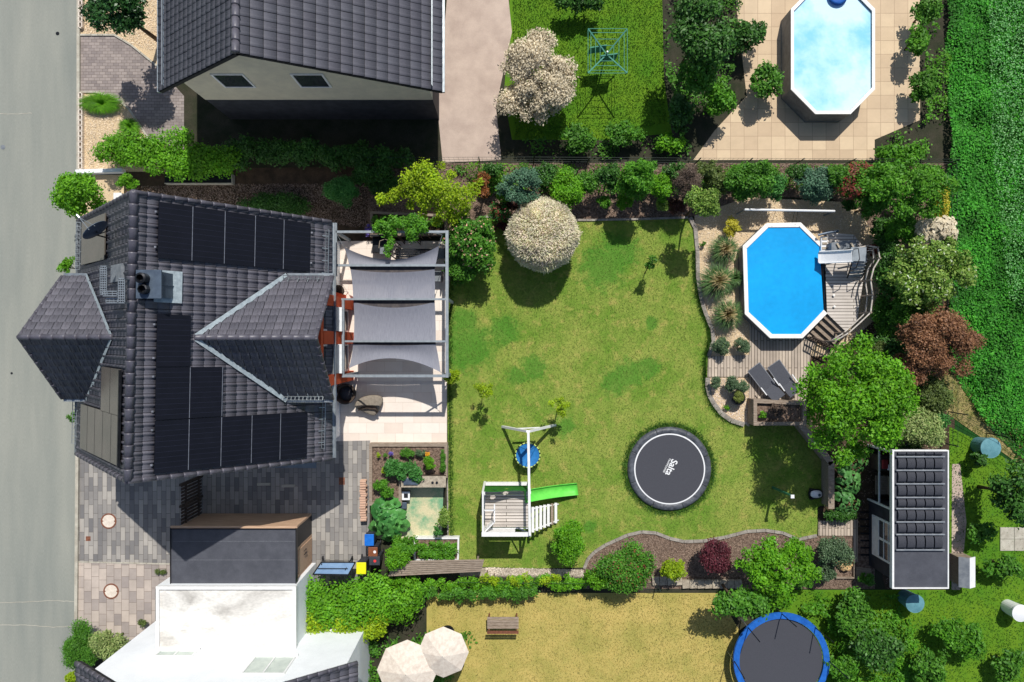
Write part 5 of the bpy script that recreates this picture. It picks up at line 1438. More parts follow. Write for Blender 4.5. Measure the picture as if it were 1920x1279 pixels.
wy1, wy0 = at(0, 975, 1.3).y, at(0, 1052, 1.3).y; wz0, wz1 = .35, 2.05
fr = MB(); xf = xw_ - .05
fr.box(xf, xw_, wy0, wy0 + .09, wz0, wz1).box(xf, xw_, wy1 - .09, wy1, wz0, wz1).box(xf, xw_, wy0 + .09, wy1 - .09, wz0, wz0 + .55).box(xf, xw_, wy0 + .09, wy1 - .09, wz1 - .08, wz1)
ymid = (wy0 + wy1) / 2; fr.box(xf, xw_, ymid - .05, ymid + .05, wz0 + .55, wz1 - .08)
for z_ in (1.27, 1.62): fr.box(xf, xw_, wy0 + .09, ymid - .05, z_ - .02, z_ + .02).box(xf, xw_, ymid + .05, wy1 - .09, z_ - .02, z_ + .02)
o = fr.build('door', M['white_paint'], gs); MB().box(xf + .02, xw_ - .005, wy0 + .09, wy1 - .09, wz0 + .55, wz1 - .08).build('pane', M['glass'], o)
# things under the open part
p = Vector((16.2, yA - .9, 0)); t = thing('garden_barbecue', 'red and white bundle of parasols and cushions in the open end of the garden shed', 'stored cushions', p)
MB().box(15.72, 16.3, p.y - .1, p.y + .55, 0, .9).build('chest', M['wood_dark'], t); 
mb = MB(); mb.box(15.75, 16.0, p.y + .02, p.y + .4, .9, 1.0); mb.build('cushion', mat('red cushion', L(170, 60, 60)), t, bevel=.03)
MB().box(15.98, 16.2, p.y - .05, p.y + .2, .9, 1.02).build('cushion', M['white_plastic'], t, bevel=.03)
t = thing('garden_bench', 'pale bench seat in the open end of the garden shed', 'bench', (15.95, ym + .8, 0))
MB().box(15.74, 16.25, ym + .3, ym + 1.1, .4, .45).build('seat', M['wood'], t); MB().box(16.25, 16.3, ym + .3, ym + 1.1, .1, .9).build('backrest', M['wood'], t)
t = thing('paving_slabs', 'short stone slabs leading to the lower end of the garden shed', 'paving slabs', at(1618, 1072))
MB().prism(P2([(1603, 1062), (1632, 1066), (1634, 1082), (1604, 1086)]), -.01, .06).build('slab', M['wood'], t)
t = thing('stepping_grate', 'dark metal ramp grate on the ground in front of the garden shed', 'grate', at(1622, 1000))
mb = MB(); a, b_ = at(1613, 960), at(1632, 1040)
for k in range(7): yy = a.y + (b_.y - a.y) * k / 6; mb.box(a.x, b_.x, yy - .03, yy + .03, 0, .05)
mb.build('bars', M['dark_metal'], t)

# ------------------------------------------------------------------ fences
def fence(name, label, pts, h=1.1, sp=2.4, m='dark_green_metal', wires=4):
    t = thing(name, label, 'fence', at(*pts[0])); W = [at(px, py) for px, py in pts]
    for a, b_ in zip(W, W[1:]):
        d = b_ - a; n = max(1, round(d.length / sp))
        for k in range(n + 1):
            p = a + d * (k / n); MB().tube([p, p + Vector((0, 0, h))], .025, 6).build('post', M[m], t)
        mb = MB()
        for k in range(wires):
            z_ = .08 + (h - .1) * k / (wires - 1); mb.bar(a + Vector((0, 0, z_)), b_ + Vector((0, 0, z_)), .010, .010)
        nn = int(d.length / .2)
        for k in range(nn): p = a + d * (k / nn); mb.bar(p + Vector((0, 0, .05)), p + Vector((0, 0, h - .02)), .006, .006)
        mb.build('wire_mesh', M[m], t)
    return t
M['dark_green_metal'] = mat('dark green fence metal', L(52, 66, 60), L(40, 52, 48), scale=4, rough=.5)
fence('wire_fence', 'thin dark wire fence along the right side towards the green field', [(1764, 318), (1766, 520), (1766, 700), (1766, 830)])
fence('wire_fence', 'dark wire fence running diagonally between the field and the allotment at right', [(1778, 772), (1850, 812), (1925, 876)], 1.3)
fence('wire_fence', 'thin dark fence along the bottom hedge below the climbing frame', [(862, 1079), (1100, 1081), (1230, 1094)], .9)
fence('wire_fence', 'thin fence between the upper shrub border and the blurred neighbour garden', [(700, 309), (1000, 308), (1300, 310), (1766, 312)], 1.2)
t = thing('board_fence', 'low grey green board fence strip at the bottom behind the red bush', 'fence', at(1300, 1090))
for k in range(12):
    a = at(1222 + k * 14, 1094 - (6 if k < 4 else 0)); b_ = at(1222 + k * 14 + 13, 1093 - (6 if k < 4 else 0)); MB().bar((a.x, a.y, .08), (b_.x, b_.y, .08), .35, .16).build('board', M['sagewood'] if 'sagewood' in M else M['stone'], t)

# ------------------------------------------------------------------ things on the neighbours' plots
zn = 1.1
def octpool(label, C_, rx, ry, z_, name, copm, watm):
    t = thing(name, label, 'pool', (C_.x, C_.y, 0)); n = 8; e = .42
    ang = [(rx, ry * .62), (rx * e, ry), (-rx * e, ry), (-rx, ry * .62), (-rx, -ry * .62), (-rx * e, -ry), (rx * e, -ry), (rx, -ry * .62)]
    O = [(C_.x + a, C_.y + b) for a, b in ang]; I = [(C_.x + a * .93, C_.y + b * .95) for a, b in ang]
    for i in range(8):
        j = (i + 1) % 8; MB().prism([O[i], O[j], I[j], I[i]], z_ - .05, z_).build('coping', M[copm], t)
    mb = MB(); mb.add([(x, y, 0) for x, y in O] + [(x, y, z_ - .05) for x, y in O], [(i, (i + 1) % 8, 8 + (i + 1) % 8, 8 + i) for i in range(8)]); mb.build('pool_wall', M['pool_wall'], t)
    MB().prism(I, z_ - .2, z_ - .1).build('water', M[watm], t)
    return t
C_ = at(1562, 92, 1.1); octpool('pale blue octagonal neighbour pool at the top edge', C_, 1.78, 2.75, 1.1, 'swimming_pool', 'pool_white', 'water')
t = thing('pool_ladder', 'bright blue float on the top end of the neighbour pool', 'pool float', (C_.x, C_.y + 2.2, .9))
MB().lathe((C_.x + .2, C_.y + 2.25, 1.02), [(.0, .0), (.3, .02), (.42, .08), (.3, .14), (0, .1)], 20).build('float', M['blue_pipe'], t, smooth=True)
# round pool/trampoline bottom
C_ = at(1466, 1240, .9); t = thing('round_trampoline', 'round trampoline with blue rim at the bottom edge', 'trampoline', (C_.x, C_.y, 0))
n = 48; mb = MB(); mb.lathe((C_.x, C_.y, .82), [(1.80, 0), (1.80, .06), (2.05, .07), (2.07, 0), (1.8, 0)], n); mb.build('pad', M['blue_pipe'], t)
MB().lathe((C_.x, C_.y, .8), [(1.78, 0), (0, -.02)], n).build('jumping_mat', M['black_mat'], t)
for k in range(8):
    a_ = PI * k / 4; p = (C_.x + 2.02 * math.cos(a_), C_.y + 2.02 * math.sin(a_)); MB().tube([(*p, 0), (*p, .85)], .025, 6).build('leg', M['zinc'], t)
    MB().tube([(*p, .85), (C_.x + 2.1 * math.cos(a_), C_.y + 2.1 * math.sin(a_), 2.4)], .022, 6).build('net_pole', M['dark_metal'], t)
# swing set-like teal frame on neighbour lawn
C_ = at(1133, 115, .7); t = thing('garden_table_set', 'teal green folding frame standing on the neighbour lawn', 'clothes dryer', (C_.x, C_.y, 0))
M['teal'] = mat('teal fabric', L(84, 150, 120), L(70, 130, 128), scale=3, rough=.8)
MB().tube([(C_.x, C_.y, 0), (C_.x, C_.y, 1.7)], .03, 8).build('pole', M['zinc'], t)
for k in range(4):
    a_ = PI / 4 + k * PI / 2; e_ = (C_.x + 1.15 * math.cos(a_), C_.y + 1.3 * math.sin(a_), 1.75); MB().bar((C_.x, C_.y, 1.4), e_, .05, .04).build('arm', M['teal'], t)
    a2 = a_ + PI / 2
    for f in (.35, .6, .85, 1.0):
        MB().bar((C_.x + 1.15 * f * math.cos(a_), C_.y + 1.3 * f * math.sin(a_), 1.4 + .35 * f), (C_.x + 1.15 * f * math.cos(a2), C_.y + 1.3 * f * math.sin(a2), 1.4 + .35 * f), .02, .01).build('line', M['teal'], t)
for (dx, dy) in ((-.35, .25), (.1, -.1)):
    MB().bar((C_.x + dx - .35, C_.y + dy, 1.2), (C_.x + dx + .35, C_.y + dy + .1, 1.2), .05, .6).build('towel', M['teal'], t)
# reddish bench below
C_ = at(943, 1168, .45); t = thing('garden_bench', 'brown wooden bench on the dry lawn at the bottom', 'bench', (C_.x, C_.y, 0))
for k in range(4): MB().box(C_.x - .68, C_.x + .68, C_.y - .25 + k * .13, C_.y - .14 + k * .13, .42, .45).build('seat_slat', M['wood'], t)
for k in range(2): MB().box(C_.x - .68, C_.x + .68, C_.y - .33, C_.y - .30, .55 + k * .15, .65 + k * .15).build('backrest', M['rust'], t)
for sx in (-.6, .6): MB().box(C_.x + sx - .03, C_.x + sx + .03, C_.y - .33, C_.y + .24, 0, .42).build('leg', M['rust'], t)
# two cream parasols at the bottom
for (px, py, r, lab) in ((762, 1262, 1.25, 'cream parasol at the bottom edge, left of the two'), (830, 1228, 1.05, 'cream parasol at the bottom edge, right of the two')):
    C_ = at(px, py, 2.2); t = thing('parasol', lab, 'parasol', (C_.x, C_.y, 0), 'cream parasols at the bottom edge')
    k_ = 8; mb = MB(); mb.lathe((C_.x, C_.y, 1.95), [(r, 0), (r * .5, .22), (0.02, .42)], k_); mb.build('canopy', M['parasol'] if 'parasol' in M else M['concrete_light'], t)
    MB().tube([(C_.x, C_.y, 0), (C_.x, C_.y, 2.35)], .025, 8).build('pole', M['zinc'], t)
    MB().lathe((C_.x, C_.y, 0), [(.3, 0), (.3, .08), (.05, .1), (0, .1)], 16).build('base', M['dark_metal'], t)
# allotment items
def tub(label, px, py, r, z_, m, cat='water butt', name='water_butt'):
    p = at(px, py, z_); t = thing(name, label, cat, (p.x, p.y, 0)); MB().lathe((p.x, p.y, 0), [(r * .85, 0), (r, z_), (r * 1.05, z_), (r * 1.05, z_ - .05), (r, z_ - .05)], 24).build('barrel', M[m], t, smooth=False)
    MB().lathe((p.x, p.y, z_), [(r, 0), (r * .5, .05), (0, .06)], 24).build('lid', M[m], t, smooth=True)
M['butt_blue'] = mat('pale blue tarp', L(110, 160, 170), L(90, 140, 150), scale=4, rough=.6)
tub('pale blue round tub on the allotment below the diagonal fence', 1858, 840, .42, .8, 'butt_blue')
tub('pale teal tub at the bottom beside the shed corner', 1716, 1132, .38, .8, 'butt_blue')
tub('white round tub at the right edge near the bottom', 1914, 1150, .35, .8, 'white_plastic')
C_ = at(1816, 1074, .8); t = thing('tool_hut', 'small white roofed hut on the allotment right of the garden shed', 'hut', (C_.x, C_.y, 0))
MB().box(C_.x - .30, C_.x + .30, C_.y - .6, C_.y + .6, 0, .7).build('wall', M['wood'], t)
for sg in (-1, 1): MB().slab([(C_.x, C_.y - .65, .88), (C_.x, C_.y + .65, .88), (C_.x + sg * .36, C_.y + .65, .7), (C_.x + sg * .36, C_.y - .65, .7)], .03).build('roof', M['grey_plastic'] if sg < 0 else M['white_plastic'], t)
C_ = at(1903, 1012, .1); t = thing('stone_patio', 'grey stone slab patio on the allotment at the right edge', 'patio', (C_.x, C_.y, 0))
for i in range(2):
    for j in range(2): MB().box(C_.x - .6 + i * .62, C_.x - .6 + i * .62 + .6, C_.y - .5 + j * .52, C_.y - .5 + j * .52 + .5, 0, .05).build('slab', M['path_grey'] if 'path_grey' in M else M['kerb'], t)
# dry wall lines and low retaining wall by hedge at top left
t = thing('bed_wall', 'dark flat cold frame with pale edge behind the house by the hedge', 'cold frame', at(372, 334))
a, b_ = at(308, 326, .3), at(434, 343, .3); MB().box(a.x, b_.x, b_.y, a.y, 0, .26).build('body', M['dark_metal'], t); MB().box(a.x, b_.x, b_.y - .03, b_.y, 0, .3).box(b_.x, b_.x + .03, b_.y, a.y, 0, .3).build('edge', M['kerb'], t)
p = at(220, 370, .5); tag(MB().box(p.x - .18, p.x + .18, p.y - .2, p.y + .2, 0, .5).build('meter_box', M['white_paint'], None, bevel=.02), 'small white box at the upper left corner of the house', 'meter box')

# ------------------------------------------------------------------ leaf colours
G = {
 'bright': leafmat('bright green leaf', (.19, .46, .015), (.08, .27, .010), .35),
 'lime': leafmat('lime yellow leaf', (.42, .56, .015), (.22, .38, .01), .35),
 'mid': leafmat('mid green leaf', (.12, .32, .025), (.05, .18, .016)),
 'fresh': leafmat('fresh green leaf', (.14, .38, .02), (.06, .22, .015), .35),
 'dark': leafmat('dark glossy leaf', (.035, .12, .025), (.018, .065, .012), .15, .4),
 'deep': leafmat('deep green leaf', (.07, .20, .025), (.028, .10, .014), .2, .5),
 'blue': leafmat('blue green needle', (.12, .24, .14), (.05, .13, .07), .15),
 'silver': leafmat('silvery green leaf', (.13, .20, .10), (.06, .12, .05), .15),
 'teal': leafmat('cool green leaf', (.10, .32, .06), (.04, .18, .03)),
 'cream': leafmat('cream pink leaf', (.90, .76, .66), (.66, .68, .40), .3),
 'creamgreen': leafmat('variegated leaf', (.46, .52, .20), (.18, .30, .07)),
 'varieg': leafmat('yellow edged leaf', (.32, .45, .09), (.10, .24, .02)),
 'olive': leafmat('olive leaf', (.16, .22, .05), (.08, .13, .03)),
 'purple': leafmat('purple brown leaf', (.13, .045, .035), (.07, .03, .02), .2),
 'maroon': leafmat('maroon leaf', (.16, .03, .045), (.07, .018, .025), .2),
 'rusty': leafmat('rusty orange leaf', (.34, .11, .03), (.16, .07, .02), .25),
 'redleaf': leafmat('red young leaf', (.32, .06, .04), (.12, .04, .02), .25),
 'smoke': leafmat('brown smoke bush leaf', (.34, .17, .08), (.17, .075, .04), .2),
 'twig': leafmat('dry twig', (.17, .12, .09), (.08, .055, .04), 0),
 'yellow': leafmat('golden leaf', (.62, .55, .04), (.40, .38, .03), .25),
 'grassy': leafmat('ornamental grass blade', (.12, .22, .06), (.05, .13, .03), .2),
 'straw': leafmat('straw plume', (.55, .42, .22), (.30, .28, .10), .2),
 'petal_pink': leafmat('pale pink petal', (.80, .48, .38), (.70, .36, .22), .2),
 'petal_cream': leafmat('cream flower', (.80, .70, .52), (.55, .47, .32), .2),
 'petal_white': leafmat('white flower', (.75, .78, .62), (.5, .6, .35), .2),
 'petal_violet': leafmat('violet flower', (.22, .16, .55), (.12, .08, .38), .2),
 'petal_orange': leafmat('orange flower', (.85, .35, .02), (.8, .5, .03), .2),
 'rhub': leafmat('broad rhubarb leaf', (.12, .36, .08), (.03, .16, .035), .2, .4),
 'rhub_light': leafmat('broad butterbur leaf', (.12, .32, .08), (.06, .20, .05), .25, .5),
 'moss': leafmat('moss', (.22, .26, .05), (.12, .16, .03), .1),
}
FL = {'pink': 'petal_pink', 'white': 'petal_white', 'cream': 'petal_cream', 'violet': 'petal_violet', 'red': 'redleaf', 'lime': 'lime', 'orange': 'petal_orange'}

SC = 1.14
def plant(name, label, cat, px, py, z, rpx, rypx=None, rz=None, pal='mid', leaf=.10, dens=4.5, nc=None, crf=.34, flowers=None, fsize=.06, fn=.10,
          trunk=True, group=None, aspect=.55, up=.5, seed=None, gap=.0, base=None, cup=None, lobes=None, rot=0.0):
    """a shrub or a tree: crown centre seen at pixel (px, py), z metres up, radius rpx (px at that height)"""
    c = at(px, py, z); k = (H - z) / 1280
    rx = rpx * k * SC; ry = (rypx or rpx) * k * SC; rz = rz if rz is not None else min(rx, ry) * .9
    rz = min(rz, z - .02) if z - rz < 0 else rz
    r0 = np.random.default_rng(seed if seed is not None else int(px * 7 + py * 13))
    b = base if base is not None else (c.x, c.y)
    t = thing(name, label, cat, (b[0], b[1], 0), group)
    mean = (rx + ry) / 2; cr = mean * crf
    if nc is None: nc = int(np.clip(12 + mean * 26, 14, 60))
    if lobes is not None:
        cs = np.array([tuple(at(lx, ly, lz)) for lx, ly, lz, lr in lobes]); crs = np.array([lr * k * .86 for *_, lr in lobes])
    else:
        d = unit(r0.normal(size=(nc, 3))); d[:, 2] = np.where(d[:, 2] < -.35, -d[:, 2], d[:, 2]); d = unit(d)
        rr = r0.uniform(.35, 1.0, (nc, 1)) ** .5
        ext = np.array([max(rx - cr * .8, rx * .3), max(ry - cr * .8, ry * .3), max(rz - cr * .7, rz * .3)])
        offs = d * rr * ext * r0.uniform(.72, 1.18, (nc, 1))
        if rot:
            co_, si_ = math.cos(rot), math.sin(rot); ox = offs[:, 0] * co_ - offs[:, 1] * si_; oy = offs[:, 0] * si_ + offs[:, 1] * co_; offs[:, 0] = ox; offs[:, 1] = oy
        cs = np.array(c) + offs; crs = cr * r0.uniform(.5, 1.2, nc)
    cs[:, 2] = np.maximum(cs[:, 2], crs * .6)
    area = PI * crs ** 2; la = leaf * leaf * aspect * .5
    per = np.maximum(8, dens * .62 * area / la)
    tot = per.sum(); cap = 26000
    if tot > cap: per = per * cap / tot
    V, F = cloud(cs, crs, per, leaf, aspect, .45, up)
    V[:, 2] = np.maximum(V[:, 2], .015)
    build_np('crown' if cat == 'tree' else 'foliage', V, F, G[pal], t)
    if flowers:
        n = int(fn * tot * .3); i = r0.integers(0, len(cs), n); dd = unit(r0.normal(size=(n, 3))); dd[:, 2] = np.abs(dd[:, 2])
        C = cs[i] + dd * (crs[i][:, None] * r0.uniform(.95, 1.12, (n, 1)))
        if flowers not in ('lime', 'red') : 
            C = np.repeat(C, 3, 0) + r0.normal(size=(n * 3, 3)) * fsize * .35
            dd = np.repeat(dd, 3, 0)
        Vf, Ff = leaf_quads(C, dd + np.array([0, 0, .6]), fsize, .8)
        build_np('blossoms' if flowers not in ('lime', 'red') else 'young_leaves', Vf, Ff, G[FL[flowers]], t)
    if trunk:
        mb = MB(); tr_ = max(.015, mean * .055); q0 = Vector((b[0], b[1], 0)); q1 = Vector((c.x, c.y, max(.1, z - rz * .45)))
        m_ = q0.lerp(q1, .5) + Vector((r0.normal() * .04, r0.normal() * .04, 0))
        mb.tube([q0, m_, q1], [tr_ * 1.3, tr_, tr_ * .75], 8)
        order = r0.permutation(len(cs))[:6 if mean > .5 else 4]
        for j in order:
            e = Vector(cs[j]); mid = q1.lerp(e, .5) + Vector((0, 0, .08 * mean)); mb.tube([q1 - Vector((0, 0, .05)), mid, e], [tr_ * .6, tr_ * .4, tr_ * .12], 6, cap=False)
        mb.build('trunk' if cat == 'tree' else 'stem', M['bark'], t, smooth=True)
    return t

def tussock(label, px, py, rpx, h=.55, sy=1.0, n=420, pal='grassy', plume=True, group=None, name='ornamental_grass', cat='ornamental grass', z0=0.0, wdt=.012):
    p = at(px, py, h * .5); R = rpx * (H - h * .5) / 1280; t = thing(name, label, cat, (p.x, p.y, z0), group)
    def blades(n, L0, L1, hh, w_):
        r0 = np.random.default_rng(int(px + py)); a = r0.uniform(0, 2 * PI, n); ln = r0.uniform(L0, L1, n) * R
        base = np.stack([p.x + np.cos(a) * R * .12 * r0.random(n), p.y + np.sin(a) * R * .12 * r0.random(n), np.full(n, z0)], 1)
        hz = hh * r0.uniform(.6, 1.1, n); dx = np.cos(a); dy = np.sin(a); pr = np.stack([-dy, dx, np.zeros(n)], 1) * w_
        V = []
        for f, zf in ((0, 0), (.25, .62), (.6, 1.0), (1.0, .72)):
            c_ = base + np.stack([dx * ln * f, dy * ln * f, hz * zf], 1); wf = (1, 1, .8, .12)[(0, .25, .6, 1.0).index(f)]
            V += [c_ - pr * wf, c_ + pr * wf]
        V = np.stack(V, 1).reshape(-1, 3); b_ = np.arange(n)[:, None] * 8
        F = np.concatenate([b_ + np.array([2 * k, 2 * k + 1, 2 * k + 3, 2 * k + 2]) for k in range(3)])
        return V, F
    V, F = blades(n, .5, 1.15, h, wdt); V[:, 1] = p.y + (V[:, 1] - p.y) * sy; build_np('blades', V, F, G[pal], t)
    if plume:
        V, F = blades(n // 5, .15, .7, h * 1.5, .014); build_np('plumes', V, F, G['straw'], t)
    return t

def hedge_cloud(name, label, cat, pts, r, zt_, pal, leaf=.09, dens=4, step=.5, flowers=None, group=None):
    """pts: pixel polyline; foliage in balls along it"""
    W = [at(px, py, zt_ * .6) for px, py in pts]; cs = []; crs = []
    for a, b in zip(W, W[1:]):
        n = max(1, int((b - a).length / (r * step)))
        for k in range(n):
            for _ in range(2):
                q = a.lerp(b, (k + rng.random()) / n) + Vector((rng.normal() * r * .35, rng.normal() * r * .35, 0)); rr = r * rng.uniform(.5, .8)
                cs.append((q.x, q.y, max(rr * .7, zt_ - rr + rng.normal() * .08))); crs.append(rr)
    crs = np.array(crs); per = dens * .62 * PI * crs ** 2 / (leaf * leaf * .275)
    cap = 40000
    if per.sum() > cap: per *= cap / per.sum()
    V, F = cloud(cs, crs, per, leaf); V[:, 2] = np.maximum(V[:, 2], .02)
    t = thing(name, label, cat, (W[0].x, W[0].y, 0), group)
    build_np('foliage', V, F, G[pal], t)
    mb = MB()
    for i in range(0, len(cs), 3): mb.tube([(cs[i][0], cs[i][1], 0), cs[i]], [.025, .01], 5)
    mb.build('stem', M['bark'], t)
    return t

# --- big trees and shrubs on the right
plant('tree', 'large bright green tree overhanging the planter box and loungers', 'tree', 1603, 745, 3.9, 102, 104, 1.8, 'bright', .13, 3.4, nc=78, crf=.19)
plant('tree', 'feathery mid green tree in the upper right corner of the garden', 'tree', 1690, 358, 2.8, 78, 56, 1.4, 'fresh', .12, 3.4, nc=56, crf=.2)
plant('shrub', 'golden yellow shrub at the upper right fence line', 'shrub', 1757, 382, 1.5, 18, 34, .6, 'yellow', .08, 4)
plant('shrub', 'hydrangea like shrub with cream flower heads overhanging the field edge', 'shrub', 1752, 432, 1.7, 40, 24, .6, 'creamgreen', .09, 3.5, flowers='cream', fsize=.16, fn=1.6)
plant('shrub', 'large light green glossy shrub right of the upper deck', 'shrub', 1738, 512, 2.4, 78, 68, 1.2, 'varieg', .13, 3.4, nc=60, crf=.2, flowers='white', fsize=.06, fn=.07)
plant('shrub', 'large brown purple smoke bush leaning over the field edge', 'shrub', 1752, 640, 2.3, 76, 70, 1.2, 'smoke', .09, 3.6, nc=64, crf=.2)
plant('shrub', 'orange green young shrub below the brown smoke bush', 'shrub', 1742, 740, 1.4, 34, 40, .8, 'olive', .09, 4)
plant('shrub', 'olive green shrub directly above the garden shed roof', 'shrub', 1722, 800, 1.6, 46, 40, .9, 'creamgreen', .10, 4)
plant('shrub', 'reddish photinia shrub in the upper right border', 'shrub', 1598, 346, 1.3, 30, 40, .9, 'mid', .10, 4, flowers='red', fsize=.09, fn=1.0)
plant('shrub', 'dark blue green conifer shrub above the cover roller', 'shrub', 1532, 343, 1.1, 36, 32, .8, 'blue', .08, 5)
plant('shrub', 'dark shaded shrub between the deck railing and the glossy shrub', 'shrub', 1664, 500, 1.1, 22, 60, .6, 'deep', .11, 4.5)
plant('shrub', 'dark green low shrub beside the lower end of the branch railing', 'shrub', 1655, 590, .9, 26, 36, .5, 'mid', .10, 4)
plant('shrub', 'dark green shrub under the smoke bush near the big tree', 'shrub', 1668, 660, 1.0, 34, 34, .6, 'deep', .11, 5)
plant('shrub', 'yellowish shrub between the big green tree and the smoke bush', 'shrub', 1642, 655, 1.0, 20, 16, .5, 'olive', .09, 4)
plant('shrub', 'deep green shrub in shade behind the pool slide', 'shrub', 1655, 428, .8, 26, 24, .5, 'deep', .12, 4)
plant('shrub', 'small red leaved shrub at the corner of the upper deck', 'shrub', 1634, 470, .9, 12, 12, .4, 'redleaf', .07, 3)
plant('shrub', 'small green shrub above the bench end of the garden shed', 'shrub', 1700, 826, 1.0, 26, 16, .6, 'mid', .09, 4)
# --- north border from left to right
plant('tree', 'yellow lime maple spreading over the upper border above the pergola', 'tree', 820, 362, 2.7, 90, 50, .9, 'lime', .10, 4.6, lobes=[
    (770, 340, 2.8, 24), (795, 325, 3.0, 26), (815, 350, 3.0, 30), (840, 365, 2.9, 30), (865, 372, 2.7, 26), (885, 358, 2.5, 18), (830, 395, 2.5, 20), (850, 405, 2.3, 18), (800, 375, 2.6, 22), (780, 362, 2.6, 20),
    (738, 368, 2.4, 16), (715, 374, 2.3, 13), (755, 360, 2.5, 14), (845, 328, 2.6, 12), (828, 310, 2.6, 10), (820, 415, 2.1, 12), (872, 395, 2.3, 12), (792, 402, 2.2, 12), (900, 342, 2.2, 9), (770, 385, 2.2, 11)], base=(at(848, 405)[0], at(848, 405)[1]))
plant('shrub', 'orange flowering shrub beside the yellow maple', 'shrub', 902, 350, 1.6, 18, 26, .7, 'rusty', .08, 3.5)
plant('shrub', 'round grey green shrub in the shade above the house corner', 'shrub', 640, 358, 1.3, 36, 28, .8, 'teal', .08, 4.5)
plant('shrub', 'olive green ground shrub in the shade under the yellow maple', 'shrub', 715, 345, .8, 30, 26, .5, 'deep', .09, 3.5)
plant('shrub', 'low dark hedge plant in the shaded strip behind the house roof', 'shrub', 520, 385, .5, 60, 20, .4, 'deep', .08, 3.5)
plant('shrub', 'dark leafed rhododendron with pinkish blossoms right of the pergola', 'shrub', 886, 455, 1.5, 46, 56, 1.1, 'mid', .12, 5.2, nc=44, crf=.28, flowers='pink', fsize=.055, fn=.06)
plant('shrub', 'small green shrub under the rhododendron at the terrace corner', 'shrub', 862, 522, .5, 17, 16, .4, 'mid', .09, 4)
plant('shrub', 'grey blue conifer with loose crown in the upper border left of the round willow', 'shrub', 978, 348, 2.0, 42, 36, 1.1, 'blue', .09, 4.2, nc=34, crf=.26)
plant('shrub', 'bright green low shrub touching the grey blue conifer', 'shrub', 946, 362, 1.2, 18, 16, .5, 'bright', .09, 4)
plant('shrub', 'small shrub with reddish tips between rhododendron and round willow', 'shrub', 938, 398, .8, 21, 18, .5, 'teal', .08, 4, flowers='red', fsize=.07, fn=.4)
plant('shrub', 'tiny purple leafed plant on the mulch beside the rhododendron', 'shrub', 940, 424, .3, 17, 9, .25, 'maroon', .07, 3)
plant('shrub', 'bright green shrub with shaded left side above the round willow', 'shrub', 1064, 356, 1.3, 32, 36, .8, 'bright', .10, 4)
plant('shrub', 'green shrub with sparse crown just left of the tall green shrub', 'shrub', 1100, 345, 1.0, 20, 24, .6, 'mid', .09, 3)
plant('shrub', 'small round green shrub on the mulch, leftmost of three near the lawn edge', 'shrub', 1131, 379, .6, 15, 14, .45, 'fresh', .08, 4)
plant('shrub', 'small green shrub casting shade onto the lawn edge, second of three', 'shrub', 1170, 383, .9, 18, 16, .5, 'bright', .08, 4)
plant('shrub', 'tall rounded green shrub in the middle of the upper border', 'shrub', 1190, 336, 1.9, 33, 34, 1.2, 'fresh', .10, 4.6)
plant('shrub', 'light green shrub with round leaves right of the tall rounded shrub', 'shrub', 1238, 352, 1.3, 22, 26, .7, 'bright', .10, 4)
plant('shrub', 'yellowing narrow shrub under the light green shrub at the lawn edge', 'shrub', 1240, 385, .7, 13, 16, .5, 'varieg', .08, 3.5)
plant('shrub', 'bare purplish twiggy shrub in the upper border', 'shrub', 1288, 342, 1.5, 28, 32, .9, 'twig', .10, 3, aspect=.14)
plant('shrub', 'small purple leafed shrub at the upper right corner of the lawn', 'shrub', 1265, 388, .7, 20, 16, .4, 'purple', .07, 3)
plant('tree', 'yellow green small tree at the upper left corner of the pool gravel', 'tree', 1318, 382, 2.6, 32, 28, .8, 'varieg', .10, 4.5)
plant('shrub', 'olive shrub behind the yellow green small tree', 'shrub', 1340, 343, 1.1, 26, 32, .8, 'olive', .10, 4)
plant('shrub', 'wide mid green shrub above the pool gravel', 'shrub', 1393, 343, 1.3, 46, 34, .9, 'mid', .11, 4.6, nc=34)
plant('shrub', 'blue green shrub joined to the wide green shrub above the pool', 'shrub', 1448, 350, 1.0, 26, 24, .8, 'teal', .09, 4.2)
plant('shrub', 'dark leafy shrub behind the upper fence between two conifers', 'shrub', 1495, 325, .9, 26, 16, .5, 'deep', .09, 4)
plant('shrub', 'golden yellow shrub on the gravel left of the pool', 'shrub', 1371, 427, .6, 15, 17, .4, 'yellow', .07, 3)
